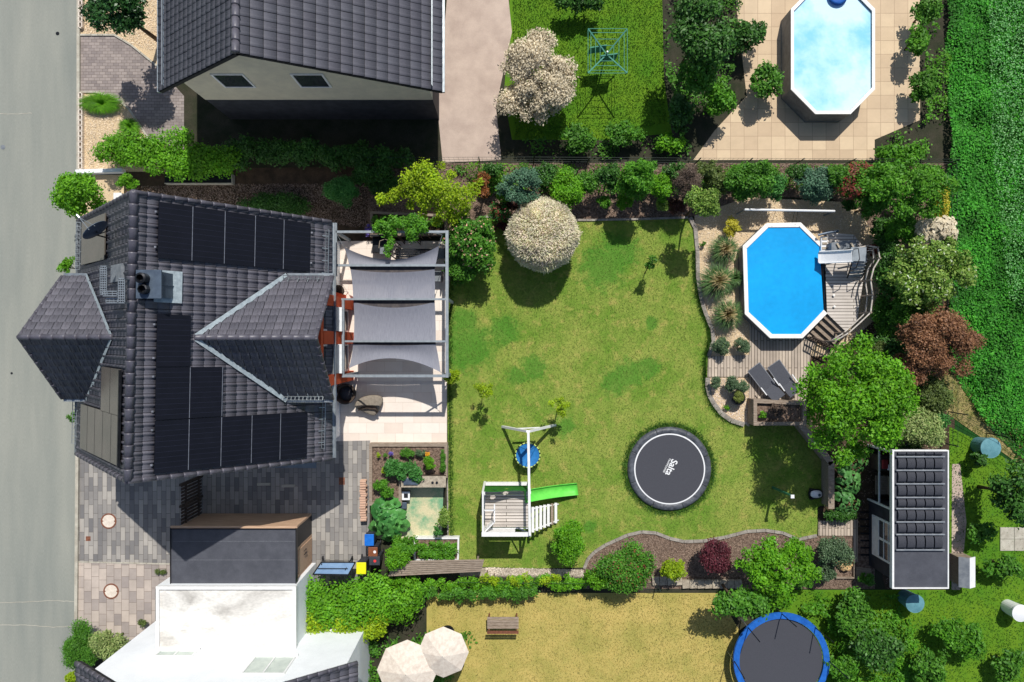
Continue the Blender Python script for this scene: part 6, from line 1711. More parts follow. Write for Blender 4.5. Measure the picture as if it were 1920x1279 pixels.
for i, (px, py, r, ry, z, pl, lab) in enumerate((
    (1020, 330, 26, 24, 1.2, 'deep', 'dark shrub at the fence between the grey blue conifer and the bright green shrub'),
    (920, 322, 26, 14, 1.0, 'deep', 'dark shrub at the fence behind the orange shrub'),
    (1140, 330, 26, 22, 1.2, 'deep', 'dark shrub at the fence left of the tall rounded shrub'),
    (1215, 318, 20, 14, 1.5, 'mid', 'green shrub top at the fence right of the tall rounded shrub'),
    (1262, 325, 24, 18, 1.2, 'deep', 'dark shrub at the fence left of the bare twiggy shrub'),
    (1320, 322, 22, 16, 1.4, 'olive', 'olive shrub at the fence above the yellow green small tree'),
    (1425, 325, 34, 18, 1.5, 'mid', 'green shrub at the fence above the right end of the wide shrub'),
    (1590, 385, 16, 14, .5, 'deep', 'low dark shrub below the photinia at the edge of the pool gravel'),
    (1635, 385, 30, 24, 1.4, 'mid', 'green shrub below the feathery tree'),
    (1690, 430, 34, 30, 1.4, 'fresh', 'green shrub left of the cream flowered shrub'),
    (1730, 335, 34, 26, 1.6, 'fresh', 'green shrub at the right fence above the golden shrub'),
    (1650, 330, 36, 24, 2.0, 'fresh', 'light green shrub right of the photinia'),
    (1560, 335, 22, 22, 1.4, 'mid', 'green shrub between conifer and photinia'),
    (1700, 585, 34, 34, 1.5, 'mid', 'green shrub between the glossy shrub and the smoke bush'),
    (1690, 700, 34, 34, 1.8, 'smoke', 'brown purple shrub branch next to the big green tree'),
    (1765, 455, 22, 20, 1.4, 'varieg', 'yellow green shrub under the cream flower heads'),
    (1745, 790, 20, 44, 1.2, 'teal', 'narrow green shrub along the wire fence above the garden shed'),
    (1500, 1092, 20, 12, .6, 'mid', 'low green shrub at the foot of the glossy bush'),
    (1625, 1085, 16, 12, .4, 'mid', 'small green weed clump at the foot of the garden shed'),
    (870, 500, 34, 34, 1.0, 'mid', 'dark green lower part shrub under the rhododendron'),
    (700, 330, 40, 18, 1.0, 'deep', 'dark shrub in the shade at the upper fence above the pergola'),
    (960, 385, 18, 14, .6, 'purple', 'small purple green shrub left of the round willow'))):
    plant('shrub', lab, 'shrub', px, py, z, r, ry, min(z * .7, .9), pl, .10, 4)
# cream pink ball willow
wc = at(1017, 441, 1.55); t = thing('ball_willow', 'large round cream and pink variegated willow ball on the lawn', 'shrub', (wc.x, wc.y, 0))
n = 15000; d = unit(rng.normal(size=(n, 3))); d[:, 2] = np.where(d[:, 2] < -.5, -d[:, 2], d[:, 2]); R_ = 1.43
lump = 1 + .05 * np.sin(d[:, 0] * 7 + 1) * np.cos(d[:, 1] * 6) + .03 * np.sin(d[:, 1] * 15 + d[:, 2] * 9)
C = np.array(wc) + d * (R_ * lump * rng.uniform(.72, 1.0, n) ** .6)[:, None] * np.array([1, 1, .85])
a_ = unit(d + rng.normal(size=(n, 3)) * .35); l = rng.uniform(.09, .2, (n, 1)); sd_ = unit(np.cross(a_, rng.normal(size=(n, 3)))) * .022
V = np.stack([C - sd_, C + sd_, C + a_ * l + sd_ * .3, C + a_ * l - sd_ * .3], 1).reshape(-1, 3); build_np('shoots', V, np.arange(4 * n).reshape(n, 4), G['cream'], t)
n = 9000; d2 = unit(rng.normal(size=(n, 3))); C = np.array(wc) + d2 * (R_ * rng.uniform(.55, .92, n))[:, None] * np.array([1, 1, .85])
V, F = leaf_quads(C, d2 + rng.normal(size=(n, 3)) * .5, .10, .4); build_np('foliage', V, F, G['creamgreen'], t)
n = 15000; d3 = unit(rng.normal(size=(n, 3))); d3[:, 2] = np.where(d3[:, 2] < -.4, -d3[:, 2], d3[:, 2]); C = np.array(wc) + d3 * (R_ * rng.uniform(.88, 1.06, n))[:, None] * np.array([1, 1, .85])
V, F = leaf_quads(C, d3 + np.array([.1, .5, .9]) + rng.normal(size=(n, 3)) * .5, .085, .42); build_np('pale_leaves', V, F, G['cream'], t)
MB().tube([(wc.x, wc.y, 0), (wc.x, wc.y, .9)], [.09, .07], 10).build('trunk', M['bark'], t, smooth=True)
# vine on the pergola
hv = hedge_cloud('climbing_vine', 'fresh green vine climbing over the top beam of the pergola', 'vine', [(716, 432), (740, 436), (765, 428), (790, 424), (800, 436), (775, 446)], .34, 2.85, 'fresh', .10, 3.4)
hedge_cloud('hanging_vine', 'thin vine shoot hanging down over the first shade sail', 'vine', [(748, 440), (742, 455), (738, 468), (733, 484)], .16, 2.7, 'fresh', .09, 3)
hedge_cloud('bed_greens', 'small green plants in the raised bed beside the vine', 'plants', [(702, 410), (720, 418), (735, 412), (800, 420), (825, 418)], .2, .55, 'mid', .08, 3)
hedge_cloud('violet_flowers', 'violet flowers at the left end of the raised bed by the bench', 'flowers', [(692, 424), (691, 440)], .13, .5, 'petal_violet', .05, 2.5)
# --- small lawn trees
def sapling(label, px, py, z, rpx, n, pal, bp):
    b = at(*bp); c = at(px, py, z); k = (H - z) / 1280; lob = []
    r0 = np.random.default_rng(int(px))
    for i in range(n): a_ = r0.uniform(0, 2 * PI); q = r0.uniform(.2, 1.0); lob.append((px + math.cos(a_) * rpx * q, py + math.sin(a_) * rpx * q, z + r0.uniform(-.5, .35), r0.uniform(5, 8.5)))
    return plant('young_tree', label, 'tree', px, py, z, rpx, rpx, .5, pal, .085, 3.2, lobes=lob, base=(b.x, b.y))
sapling('thin young tree with sparse crown on the upper right part of the lawn', 1221, 494, 1.5, 13, 9, 'mid', (1209, 512))
sapling('young lime green tree on the left part of the lawn', 908, 731, 1.7, 17, 14, 'lime', (910, 724))
sapling('young yellow green tree just right above the swing frame', 1052, 762, 1.6, 19, 12, 'lime', (1050, 752))
#sapling('small pale green fruit bush on the lawn beside the clover patch', 1245, 640, .3, 8, 0 or 3, 'fresh', (1245, 640))
plant('shrub', 'small bright green shrub at the pergola corner post on the lawn edge', 'shrub', 848, 708, .9, 15, 16, .5, 'lime', .08, 4)
# --- bottom border
plant('shrub', 'round green bush standing alone near the ramp of the climbing tower', 'shrub', 1067, 1014, 1.25, 30, 37, .9, 'bright', .09, 5)
plant('shrub', 'wide dark green bush with reddish tips in the bottom border', 'shrub', 1172, 1062, 1.1, 56, 40, .8, 'mid', .10, 4.6, nc=34, flowers='red', fsize=.06, fn=.10)
plant('shrub', 'bright yellow green low bush at the left end of the bottom border', 'shrub', 1122, 1082, .9, 26, 22, .5, 'bright', .10, 4)
plant('shrub', 'lime green bush between the wide bush and the maroon bush', 'shrub', 1259, 1064, .9, 26, 22, .6, 'lime', .09, 4)
plant('shrub', 'maroon leafed bush in the bottom border', 'shrub', 1341, 1044, 1.1, 29, 34, .8, 'maroon', .08, 4.2)
plant('shrub', 'large glossy bright green bush at the bottom right of the lawn', 'shrub', 1453, 1056, 1.9, 76, 52, 1.1, 'bright', .13, 3.6, nc=60, crf=.2)
plant('shrub', 'silvery green pine bush beside the framed bed', 'shrub', 1561, 1032, 1.1, 34, 28, .7, 'silver', .08, 4.2)
plant('shrub', 'silvery green low bush below the pine bush', 'shrub', 1547, 1068, .7, 20, 20, .5, 'silver', .08, 4)
hedge_cloud('boundary_hedge', 'bright green low hedge strip along the bottom fence below the climbing tower', 'hedge', [(690, 1086), (760, 1090), (900, 1092), (1000, 1090), (1098, 1090)], .30, .8, 'bright', .10, 3.2, step=.8)
hedge_cloud('hedge_shoots', 'yellow green shoots mixed into the low bottom hedge', 'hedge', [(900, 1084), (970, 1086), (1050, 1086)], .26, .95, 'lime', .09, 2.2, step=1.4)
hedge_cloud('boundary_hedge', 'dense bright hedge in the neighbour garden right of the white garage', 'hedge', [(560, 1120), (640, 1135), (700, 1140), (770, 1130)], .95, 1.7, 'bright', .13, 3.6)
hedge_cloud('boundary_hedge', 'second part of the neighbour hedge above the cream parasols', 'hedge', [(570, 1150), (640, 1170), (720, 1170)], .8, 1.6, 'lime', .13, 3.2)
hedge_cloud('boundary_hedge', 'dark green hedge strip at the top of the dry lawn', 'hedge', [(790, 1112), (900, 1110), (1000, 1108)], .3, .8, 'mid', .11, 3)
# --- left herb bed
plant('shrub', 'pale green cabbage like plant in the middle of the L shaped bed', 'plant', 742, 878, .8, 22, 17, .3, 'teal', .11, 4)
plant('shrub', 'large grey green leafy plant in the L shaped bed above the counter', 'plant', 768, 884, .9, 23, 21, .35, 'teal', .13, 4)
plant('shrub', 'small round bright green plant near the right end of the L shaped bed', 'plant', 805, 868, .75, 13, 12, .28, 'bright', .06, 5)
plant('shrub', 'green herb on the corner of the L shaped bed', 'plant', 710, 908, .7, 15, 11, .25, 'fresh', .08, 4)
plant('shrub', 'green herb below the corner herb in the L shaped bed', 'plant', 728, 922, .65, 13, 11, .25, 'fresh', .08, 4)
plant('shrub', 'yellow green trailing herb left of the cabbage like plant', 'plant', 722, 882, .6, 10, 7, .15, 'lime', .06, 3)
plant('shrub', 'low clump of chives at the top of the L shaped bed', 'plant', 762, 850, .6, 15, 8, .12, 'mid', .05, 4)
plant('shrub', 'dull green herb right of the chives', 'plant', 788, 848, .6, 9, 9, .15, 'silver', .05, 4)
plant('shrub', 'tiny violet flower clump at the top left of the L shaped bed', 'flowers', 733, 851, .6, 5, 5, .1, 'petal_violet', .04, 3)
plant('shrub', 'tiny green herb left of the violet flower clump', 'plant', 723, 854, .6, 5, 5, .1, 'mid', .04, 3)
plant('shrub', 'tiny orange flower clump near the right end of the L shaped bed', 'flowers', 801, 851, .6, 4.5, 4.5, .1, 'petal_orange', .04, 3)
plant('shrub', 'narrow dark herb along the right board of the L shaped bed', 'plant', 830, 866, .6, 4, 20, .15, 'mid', .05, 4)
plant('shrub', 'pale yellow herb at the top left corner of the L shaped bed', 'plant', 710, 853, .58, 4, 5, .1, 'lime', .04, 3)
# rhubarb: big single leaves
def bigleaf(name, label, px, py, rpx, n, pal, size, h, cat='plant', group=None):
    p = at(px, py, h * .7); R = rpx * (H - h * .7) / 1280; t = thing(name, label, cat, (p.x, p.y, 0), group); r0 = np.random.default_rng(int(px * 3 + py)); st = MB()
    V = []; F = []
    for i in range(n):
        a_ = i * 2.39996 + r0.normal() * .2; rr = R * math.sqrt((i + .5) / n); s = size * r0.uniform(.7, 1.15)
        c = np.array([p.x + math.cos(a_) * rr, p.y + math.sin(a_) * rr, h * (1.05 - .45 * rr / R) + r0.normal() * .03])
        rad = np.array([math.cos(a_ + r0.normal() * .5), math.sin(a_ + r0.normal() * .5), -.35 - .5 * rr / R + r0.normal() * .15]); rad /= np.linalg.norm(rad); tan = np.array([-math.sin(a_), math.cos(a_), 0]); nn = np.cross(rad, tan); nn = nn if nn[2] > 0 else -nn
        m = 18; b0 = len(V); V.append(c - rad * s * .28)
        for ring, fr in ((0, .55), (1, 1.0)):
            for k in range(m):
                t_ = 2 * PI * k / m; wob = 1 + .09 * math.sin(5 * t_ + i) + r0.normal() * .03; heart = 1 - .35 * max(0, -math.cos(t_)) ** 6
                V.append(c + (rad * math.cos(t_) * 1.05 + tan * math.sin(t_) * .9) * s * .5 * fr * wob * heart + nn * s * ((.05 if ring == 0 else .0) + .05 * math.sin(7 * t_ + i) * fr - .06 * (fr ** 2)))
        for k in range(m):
            k2 = (k + 1) % m; F.append((b0, b0 + 1 + k, b0 + 1 + k2, b0)); F.append((b0 + 1 + k, b0 + 1 + m + k, b0 + 1 + m + k2, b0 + 1 + k2))
        st.tube([(p.x, p.y, .02), tuple(c - rad * s * .28 - nn * .02)], [.02, .012], 5, cap=False)
    mb = MB(); mb.v = [tuple(q) for q in V]; mb.f = [f if f[3] != f[0] else f[:3] for f in F]
    mb.build('leaves', G[pal], t, smooth=True); st.build('stems', M['stalk'], t); return t
M['stalk'] = mat('leaf stalk', (.25, .12, .06), (.12, .2, .04), scale=6)
bigleaf('rhubarb', 'huge dark green rhubarb plant with crinkled round leaves beside the bins', 727, 975, 36, 17, 'rhub', .72, .85)
plant('shrub', 'bright bush with small round leaves below the rhubarb', 'shrub', 744, 1042, 1.2, 28, 24, .6, 'bright', .09, 5)
plant('shrub', 'fresh green bush between the rhubarb and the white framed bed', 'shrub', 762, 1022, 1.1, 22, 20, .6, 'fresh', .10, 4.6)
hedge_cloud('strawberry_plants', 'leafy green crop filling the white framed bed', 'plants', [(786, 1022), (850, 1022), (850, 1034), (788, 1036), (850, 1044)], .2, .5, 'fresh', .09, 2.4)
plant('shrub', 'loose pale green shrub at the edge of the sand terrace and the lawn', 'shrub', 833, 972, .7, 12, 20, .5, 'varieg', .08, 3.5)
plant('shrub', 'blue green small shrub below the pale shrub on the sand terrace edge', 'shrub', 822, 994, .5, 9, 12, .35, 'teal', .07, 3.5)
# butterbur like leaves at the right
for (px, py, r, n, pl, lab) in ((1603, 862, 26, 14, 'rhub_light', 'broad pale green leaves under the big tree, topmost clump by the shed'), (1592, 905, 25, 16, 'rhub_light', 'broad green leaves in the middle between timber wall and shed'), (1590, 940, 26, 14, 'rhub_light', 'broad green leaves above the small board landing')):
    bigleaf('butterbur', lab, px, py, r, n, pl, .42, .8, group='broad leaved plants in front of the shed')
plant('shrub', 'dark low fern like plant under the broad leaves by the landing', 'shrub', 1575, 965, .4, 34, 10, .3, 'deep', .08, 4)
# --- pool planting
tussock('topmost of the three tall grass tussocks left of the pool', 1356, 469, 28, .75, n=480, group='grass tussocks left of the pool')
tussock('middle and widest of the three tall grass tussocks left of the pool', 1343, 528, 34, .8, n=600, group='grass tussocks left of the pool')
tussock('lowest of the three tall grass tussocks left of the pool', 1362, 590, 30, .75, n=480, group='grass tussocks left of the pool')
tussock('slim dark grass tussock hiding behind the middle tussock against the pool wall', 1378, 522, 18, .6, n=180, plume=False)
plant('shrub', 'round lavender cushion left of its twin above the board path', 'shrub', 1352, 648, .45, 17, 17, .38, 'silver', .05, 5, flowers='lime', fsize=.03, fn=.03)
plant('shrub', 'round lavender cushion right of its twin under the pool corner', 'shrub', 1391, 648, .45, 15, 16, .38, 'silver', .05, 5)
plant('shrub', 'small dark cushion plant at the left of the gravel corner', 'shrub', 1343, 718, .35, 10, 14, .3, 'silver', .05, 4.5)
plant('shrub', 'taller grey green cushion plant above the dark pot', 'shrub', 1372, 719, .45, 14, 17, .38, 'silver', .05, 4.5)
plant('shrub', 'grey green cushion plant behind the dark pot on the right', 'shrub', 1392, 724, .4, 13, 11, .3, 'silver', .05, 4)
plant('shrub', 'tiny bright green plant left of the dark pot', 'plant', 1362, 764, .15, 6, 6, .12, 'bright', .06, 3)
p = at(1383, 742, .5); plant('pot_moss', 'mound of moss and green leaves in the dark round pot', 'plant', 1384, 745, .5, 11.5, 11.5, .08, 'moss', .045, 4, trunk=False)
plant('shrub', 'small bright green plant in the left end of the planter box', 'plant', 1431, 777, .8, 8, 8, .18, 'bright', .08, 3.5)
plant('shrub', 'purple grey twiggy plant in the planter box', 'plant', 1456, 769, .85, 19, 11, .2, 'twig', .06, 3.5)
plant('shrub', 'small green weed at the upper left of the pool gravel', 'plant', 1318, 457, .2, 6, 5, .12, 'mid', .05, 3)
# --- front garden and left side
plant('tree', 'dense glossy tree in the top left corner beside the road', 'tree', 222, 12, 3.2, 62, 58, 1.2, 'dark', .14, 4.8, nc=44, crf=.26)
hedge_cloud('front_hedge', 'bright green laurel hedge between the driveway and the neighbour house', 'hedge', [(195, 262), (225, 290), (275, 285), (330, 298), (380, 300), (430, 305)], .78, 1.5, 'bright', .11, 4.2, step=.45)
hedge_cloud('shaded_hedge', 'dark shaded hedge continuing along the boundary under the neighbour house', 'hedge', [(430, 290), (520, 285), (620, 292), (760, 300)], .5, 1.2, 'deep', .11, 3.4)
plant('shrub', 'bright green shrub overhanging the road at the upper left house corner', 'shrub', 158, 368, 1.9, 48, 40, 1.0, 'bright', .11, 4.8, nc=34)
plant('shrub', 'small bright shrub between the road shrub and the house corner', 'shrub', 240, 342, 1.0, 20, 14, .5, 'bright', .09, 4)
plant('shrub', 'low bright green shrub hugging the left house wall below the dish', 'shrub', 130, 502, .9, 13, 20, .6, 'bright', .09, 4)
plant('shrub', 'tiny green shrub at the left house wall near the lower side gable', 'shrub', 137, 782, .5, 6, 12, .3, 'mid', .08, 3)
tussock('flat wide clump of fine green grass beside the road', 190, 194, 38, .35, n=1500, sy=.5, pal='bright', plume=False, wdt=.014)
tussock('small clump of fine green grass at the edge of the neighbour parking space', 243, 238, 20, .3, n=700, sy=.8, pal='bright', plume=False)
plant('shrub', 'green conifer cushion at the lower left beside the road', 'shrub', 155, 1212, .9, 31, 44, .7, 'mid', .06, 5)
plant('shrub', 'pale variegated shrub right of the conifer cushion at lower left', 'shrub', 208, 1205, .9, 32, 30, .6, 'creamgreen', .13, 3.4, aspect=.3)
plant('shrub', 'yellow green shrub in the bottom left corner', 'shrub', 140, 1268, .6, 14, 14, .4, 'lime', .08, 4)
plant('shrub', 'small brown weedy plant at the garage foot on the pinkish paving', 'shrub', 268, 1168, .25, 9, 9, .2, 'olive', .06, 3)
plant('shrub', 'low brown creeping weed at the upper left corner of the white garage', 'plant', 300, 1072, .1, 15, 6, .08, 'olive', .05, 2, trunk=False)
plant('shrub', 'bright twig of hedge at the right end of the white garage', 'shrub', 545, 1128, 1.0, 14, 24, .6, 'lime', .10, 3.5)
# --- neighbours' gardens
plant('ball_willow', 'large round beige willow ball in the blurred upper garden', 'shrub', 1014, 148, 1.6, 76, 78, 1.4, 'petal_cream', .10, 5, nc=60, crf=.24)
for i, (px, py, r, ry, z, pl, lab) in enumerate((
    (1318, 60, 62, 80, 3.2, 'deep', 'dark tree mass in the upper garden left of the pale pool'),
    (1310, 148, 42, 40, 1.8, 'mid', 'mid green bush below the dark tree in the upper garden'),
    (1347, 190, 32, 44, 1.5, 'fresh', 'bright bush at the lower right of the upper garden bushes'),
    (1434, 155, 30, 32, 1.3, 'mid', 'round green bush left of the pale pool'),
    (1405, 70, 34, 34, 1.3, 'deep', 'dark bush at the upper left of the pale pool'),
    (1275, 215, 26, 36, 1.2, 'deep', 'dark bush right below the upper lawn'),
    (1172, 250, 34, 22, .8, 'mid', 'low green bush at the bottom of the upper lawn'),
    (1080, 262, 40, 26, 1.0, 'mid', 'green bush on the upper plot above the ball willow'),
    (1085, 5, 44, 16, 1.2, 'deep', 'dark bush at the very top above the upper lawn'),
    (1718, 78, 26, 30, 1.2, 'fresh', 'bright bush at the right of the pale pool terrace'),
    (1735, 25, 28, 26, 1.2, 'mid', 'green bush at the top right of the pale pool terrace'),
    (1728, 165, 24, 34, 1.2, 'mid', 'green bush halfway down the right of the pale pool terrace'),
    (1690, 290, 50, 20, .8, 'fresh', 'low green bush at the lower right corner of the pale pool terrace'),
    (1250, 270, 30, 18, .7, 'bright', 'bright low bush above the upper wire fence'),
    (1380, 1125, 62, 24, 1.9, 'mid', 'dark bush at the bottom left of the blue rimmed trampoline'),
    (1450, 1120, 46, 18, 1.2, 'bright', 'bright bush above the blue rimmed trampoline'),
    (1600, 1150, 36, 40, 1.2, 'mid', 'green bush right of the blue rimmed trampoline'),
    (1640, 1220, 50, 44, 1.5, 'deep', 'dark bush at the bottom, second to the right of the trampoline'),
    (1580, 1250, 30, 30, 1.0, 'fresh', 'light bush low at the right of the trampoline'),
    (1795, 1190, 46, 40, 1.2, 'fresh', 'bright bush at the bottom right below the white hut'),
    (1740, 1245, 36, 36, 1.2, 'mid', 'green bush at the bottom between two allotment bushes'),
    (1890, 930, 34, 60, 1.8, 'deep', 'dark round tree on the allotment at the right edge'),
    (1840, 1000, 34, 20, 1.0, 'mid', 'flat green bush on the allotment left of the grey slabs'),
    (1880, 1060, 34, 22, 1.0, 'mid', 'flat green bush on the allotment below the grey slabs'),
    (1835, 860, 14, 14, .9, 'deep', 'small dark bush beside the pale blue tub'),
    (1890, 1245, 30, 30, 1.0, 'mid', 'green bush in the bottom right corner'))):
    z = z if z > 1.7 else z * .7
    plant('tree' if z > 1.7 else 'shrub', lab, 'tree' if z > 1.7 else 'shrub', px, py, z, r, ry, min(z * .7, 1.2), pl, .15, 3.8, nc=24)

# ------------------------------------------------------------------ ground cover (stuff)
def stuff(o, label, cat):
    o['kind'] = 'stuff'; o['label'] = label; o['category'] = cat; return o
def tufts(name, label, cat, poly, n, h, wd, m, lean=.8, z0=0.0, excl=None):
    P = scatter_in(poly, n)
    if excl is not None: P = P[~excl(P)]
    n = len(P); a = rng.uniform(0, 2 * PI, n); a2 = rng.uniform(0, 2 * PI, n); hh = h * rng.uniform(.5, 1.3, n); ln = lean * hh * rng.uniform(.3, 1.2, n)
    B = np.stack([P[:, 0], P[:, 1], np.full(n, z0)], 1); s = np.stack([np.cos(a), np.sin(a), np.zeros(n)], 1) * wd
    T = B + np.stack([np.cos(a2) * ln, np.sin(a2) * ln, hh], 1)
    V = np.stack([B - s, B + s, T], 1).reshape(-1, 3)
    return stuff(build_np(name, V, np.arange(3 * n).reshape(n, 3), m), label, cat)
lawn_w = P2(LAWN)
tc_ = np.array([tc.x, tc.y])
ex = lambda P: np.linalg.norm(P - tc_, axis=1) < 1.86
gm = leafmat('lawn blade', (.26, .32, .08), (.11, .23, .035), .3)
gm2 = leafmat('green lawn blade', (.10, .22, .03), (.05, .15, .02), .3)
tufts('grass', 'short sunlit mown grass of the garden lawn', 'grass', lawn_w, 150000, .045, .012, gm, excl=ex)
# taller uncut grass round the trampoline and along the edges
aa = rng.uniform(0, 2 * PI, 5200); r_ = 1.86 + np.abs(rng.normal(size=5200)) * .10
P = np.stack([tc.x + np.cos(aa) * r_, tc.y + np.sin(aa) * r_], 1); n = len(P); hh = rng.uniform(.05, .13, n); a = rng.uniform(0, 2 * PI, n)
B = np.stack([P[:, 0], P[:, 1], np.zeros(n)], 1); s = np.stack([np.cos(a), np.sin(a), 0 * a], 1) * .012; T = B + np.stack([rng.normal(size=n) * .07, rng.normal(size=n) * .07, hh], 1)
stuff(build_np('long_grass', np.stack([B - s, B + s, T], 1).reshape(-1, 3), np.arange(3 * n).reshape(n, 3), gm2), 'longer uncut grass ring round the trampoline', 'grass')
def edge_grass(pts, n, side, label):
    W = [at(px, py) for px, py in pts]; PP = []
    for a_, b_ in zip(W, W[1:]):
        k = int(n * (b_ - a_).length / sum((q - p).length for p, q in zip(W, W[1:])))
        d = (b_ - a_).normalized(); nn = Vector((-d.y, d.x, 0)) * side
        for _ in range(k): PP.append(tuple(a_.lerp(b_, rng.random()) + nn * abs(rng.normal()) * .09 + nn * .06))
    B = np.array(PP); B[:, 2] = 0; n = len(B); a = rng.uniform(0, 2 * PI, n); s = np.stack([np.cos(a), np.sin(a), 0 * a], 1) * .011
    T = B + np.stack([rng.normal(size=n) * .05, rng.normal(size=n) * .05, rng.uniform(.05, .15, n)], 1)
    stuff(build_np('long_grass', np.stack([B - s, B + s, T], 1).reshape(-1, 3), np.arange(3 * n).reshape(n, 3), gm2), label, 'grass')
edge_grass([(1307, 470), (1308, 520), (1318, 575), (1333, 615), (1336, 640), (1327, 668), (1326, 720), (1335, 752), (1355, 778), (1392, 794)], 5200, -1, 'longer grass along the curved pool bed edging')
edge_grass([(842, 1060), (838, 700), (840, 562), (848, 470)], 3600, -1, 'longer grass along the terrace side of the lawn')
# clover field
fld = [tuple(at(*q)[:2]) for q in ((1772, -60), (2100, -60), (2100, 1000), (1925, 870), (1840, 790), (1800, 720), (1775, 690), (1772, 310))]
P = scatter_in(fld, 120000); n = len(P); z = .14 + .14 * rng.random(n)
for _ in range(260):
    q = rng.uniform((18, -10), (27, 17)); s_ = rng.uniform(.2, .8); z += rng.choice([-.16, .16]) * np.exp(-((P - q) ** 2).sum(1) / s_ ** 2)
V, F = leaf_quads(np.stack([P[:, 0], P[:, 1], np.maximum(z, .03)], 1), rng.normal(size=(n, 3)) * .4 + np.array([0, 0, 1]), .10, .7)
stuff(build_np('field_crop', V, F, mat('clover leaf', (.09, .40, .03), (.03, .20, .016), island=True, fine=(.45, .9), rough=.6, transl=.3)), 'dense dark green leafy field crop along the right edge', 'field crop')
P = scatter_in([tuple(at(*q)[:2]) for q in ((1840, -60), (2100, -60), (2100, 700), (1880, 560), (1850, 300))], 16000); n = len(P)
V, F = leaf_quads(np.stack([P[:, 0], P[:, 1], np.full(n, .36) + rng.random(n) * .08], 1), rng.normal(size=(n, 3)) * .35 + np.array([0, 0, 1]), .075, .7)
stuff(build_np('pale_crop_tips', V, F, leafmat('pale clover tip', (.26, .52, .20), (.10, .36, .08), .3)), 'paler leaf tips scattered over the field crop', 'field crop')
# low ground cover between the shrubs
def cover(label, poly, n, m, h, size=.09):
    P = scatter_in(poly, n); n = len(P); lo, hi = np.array(poly).min(0), np.array(poly).max(0); z = .05 + .10 * rng.random(n); dens_ = np.zeros(n)
    for _ in range(int((hi - lo).prod() * 1.6)):
        q = rng.uniform(lo, hi); s_ = rng.uniform(.15, .45); g_ = np.exp(-((P - q) ** 2).sum(1) / s_ ** 2); z += h * rng.random() * g_; dens_ += g_
    k = rng.random(n) < np.clip(dens_ * 1.1, 0, 1)
    V, F = leaf_quads(np.stack([P[k, 0], P[k, 1], z[k]], 1), rng.normal(size=(k.sum(), 3)) * .5 + np.array([0, 0, 1]), size, .6)
    stuff(build_np('ground_cover', V, F, m), label, 'ground cover')
NB = P2([(845, 310), (1765, 310), (1765, 372), (1560, 366), (1400, 352), (1300, 366), (1100, 366), (900, 368)])
cover('dark green ground cover growing between the shrubs of the upper border', NB, 30000, G['mid'], .5)
cover('bright green ground cover tips between the shrubs of the upper border', NB, 9000, G['bright'], .6)
EB = P2([(1640, 380), (1765, 380), (1765, 830), (1700, 830), (1690, 650), (1640, 640), (1655, 500)])
cover('green ground cover under the shrubs on the right side', EB, 22000, G['mid'], .6)
cover('green ground cover on the upper neighbour plot round the lawn', P2([(960, 262), (1255, 262), (1350, 190), (1400, 60), (1380, -40), (1245, -40), (1245, 150), (1300, 300), (960, 303)]), 26000, G['mid'], .5, .12)
cover('green ground cover along the right side of the pale pool terrace', P2([(1727, -40), (1770, -40), (1770, 300), (1645, 303), (1645, 262), (1727, 228)]), 9000, G['fresh'], .5, .12)
cover('green ground cover on the lower plots beside the trampoline', P2([(1400, 1110), (1700, 1112), (1760, 1290), (1560, 1290), (1540, 1150)]), 14000, G['fresh'], .5, .12)
cover('green ground cover around the cream parasols', P2([(690, 1180), (900, 1180), (905, 1290), (690, 1290)]), 8000, G['mid'], .4, .12)
# neighbour lawns and verge
tufts('grass', 'neighbour grass on the upper plot', 'grass', P2([(960, -60), (1240, -60), (1245, 150), (1250, 230), (1130, 260), (965, 260)]), 26000, .06, .018, gm2)
tufts('grass', 'allotment grass at the lower right', 'grass', P2([(1780, 800), (1840, 830), (1925, 885), (1960, 1330), (1500, 1330), (1500, 1108), (1780, 1108)]), 26000, .07, .02, gm2)
tufts('dry_grass', 'dry yellow grass of the lower neighbour lawn', 'grass', P2([(810, 1114), (1340, 1114), (1380, 1180), (1390, 1320), (810, 1320)]), 30000, .05, .015, leafmat('dry blade', (.46, .37, .13), (.26, .27, .07), .2))
tufts('verge_grass', 'dry straw coloured verge between field and fence', 'grass', P2([(1768, 690), (1800, 700), (1840, 760), (1925, 815), (1960, 840), (1960, 900), (1775, 775)]), 9000, .10, .015, leafmat('verge blade', (.40, .34, .16), (.14, .24, .05), .2))
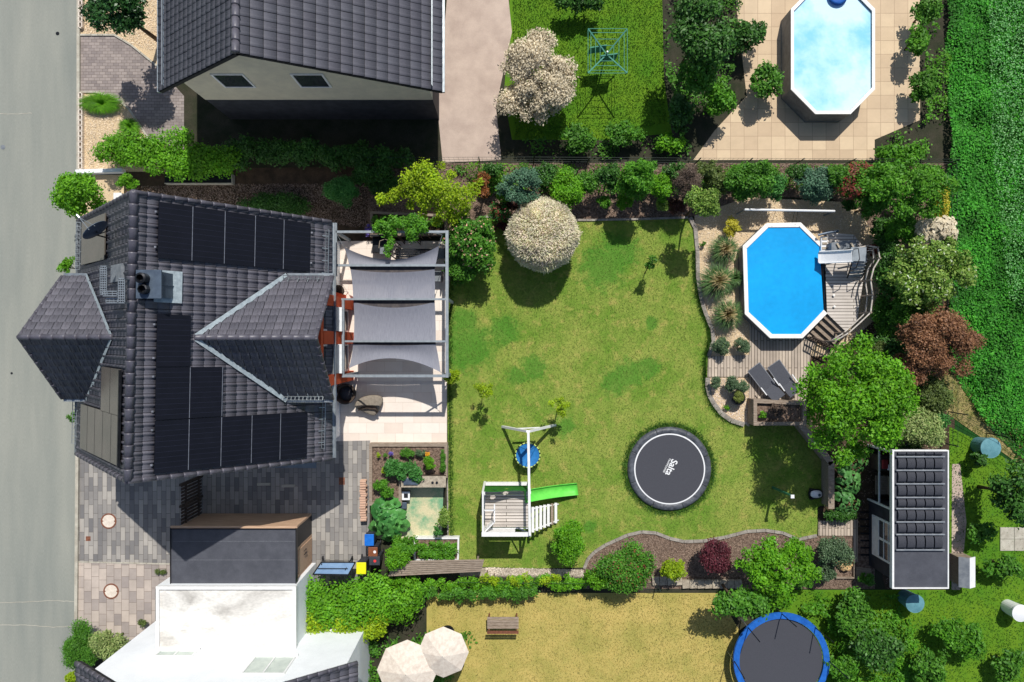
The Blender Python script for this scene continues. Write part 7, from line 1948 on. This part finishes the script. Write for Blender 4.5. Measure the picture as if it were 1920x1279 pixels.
# mulch chips and gravel pebbles
def chips(name, label, cat, poly, n, size, m, z0=.01):
    P = scatter_in(poly, n); n = len(P); C = np.stack([P[:, 0], P[:, 1], z0 + rng.random(n) * .02], 1)
    V, F = leaf_quads(C, rng.normal(size=(n, 3)) * .35 + np.array([0, 0, 1]), size, .5)
    return stuff(build_np(name, V, F, m), label, cat)
cm = leafmat('bark chip', (.36, .26, .20), (.13, .09, .068), 0, .9)
chips('bark_mulch', 'brown bark chips of the upper shrub border', 'mulch', P2([(690, 306), (1775, 306), (1775, 420), (1560, 372), (1400, 368), (1300, 403), (1200, 409), (1100, 411), (960, 407), (905, 403), (862, 428), (846, 500), (840, 440), (690, 396)]), 26000, .07, cm)
chips('bark_mulch', 'brown bark chips of the lower shrub border', 'mulch', P2([(1098, 1066), (1114, 1038), (1154, 1017), (1203, 1001), (1230, 1003), (1282, 1019), (1359, 1011), (1435, 998), (1496, 1014), (1540, 1006), (1600, 1006), (1600, 1100), (1095, 1100)]), 16000, .06, cm)
pm = leafmat('gravel pebble', (.95, .82, .64), (.62, .49, .34), 0, .85)
chips('gravel', 'beige gravel around the pool', 'gravel', P2(POOLBED), 20000, .055, pm)
chips('gravel', 'pale gravel of the small corner with the dark pot', 'gravel', P2(LOWBED), 3000, .05, leafmat('pale pebble', (.9, .78, .66), (.6, .48, .38), 0, .85))
chips('gravel', 'beige gravel of the front bed below the parking space', 'gravel', P2([(158, 178), (215, 186), (241, 207), (281, 266), (300, 275), (300, 320), (158, 320)]), 5000, .05, pm)
chips('gravel', 'beige gravel of the front bed above the parking space', 'gravel', P2([(158, -20), (300, -20), (300, 100), (248, 84), (215, 63), (158, 63)]), 5000, .05, pm)
chips('gravel', 'pale stones of the narrow path at the bottom fence', 'gravel', P2([(910, 1064), (1094, 1068), (1094, 1079), (910, 1078)]), 2200, .08, leafmat('path pebble', (.75, .66, .55), (.4, .33, .26), 0, .85), .012)
for poly_, nm in ((((234, 350), (440, 345), (700, 345), (700, 430), (620, 420), (260, 360)), 'bark litter in the shaded strip behind the house'), (((1500, 760), (1565, 866), (1566, 950), (1640, 1012), (1660, 1104), (1760, 1104), (1765, 310), (1690, 320), (1650, 480), (1630, 610)), 'leaf litter under the shrubs on the right side')):
    chips('leaf_litter', nm, 'mulch', P2(poly_), 12000, .07, cm, .0)
chips('leaf_litter', 'bark chips inside the L shaped herb bed', 'mulch', P2([(700, 842), (832, 842), (832, 888), (745, 888), (745, 940), (700, 940)], .42), 2600, .05, cm, .35)

for o in scene.objects:
    if '_base' in o: del o['_base']
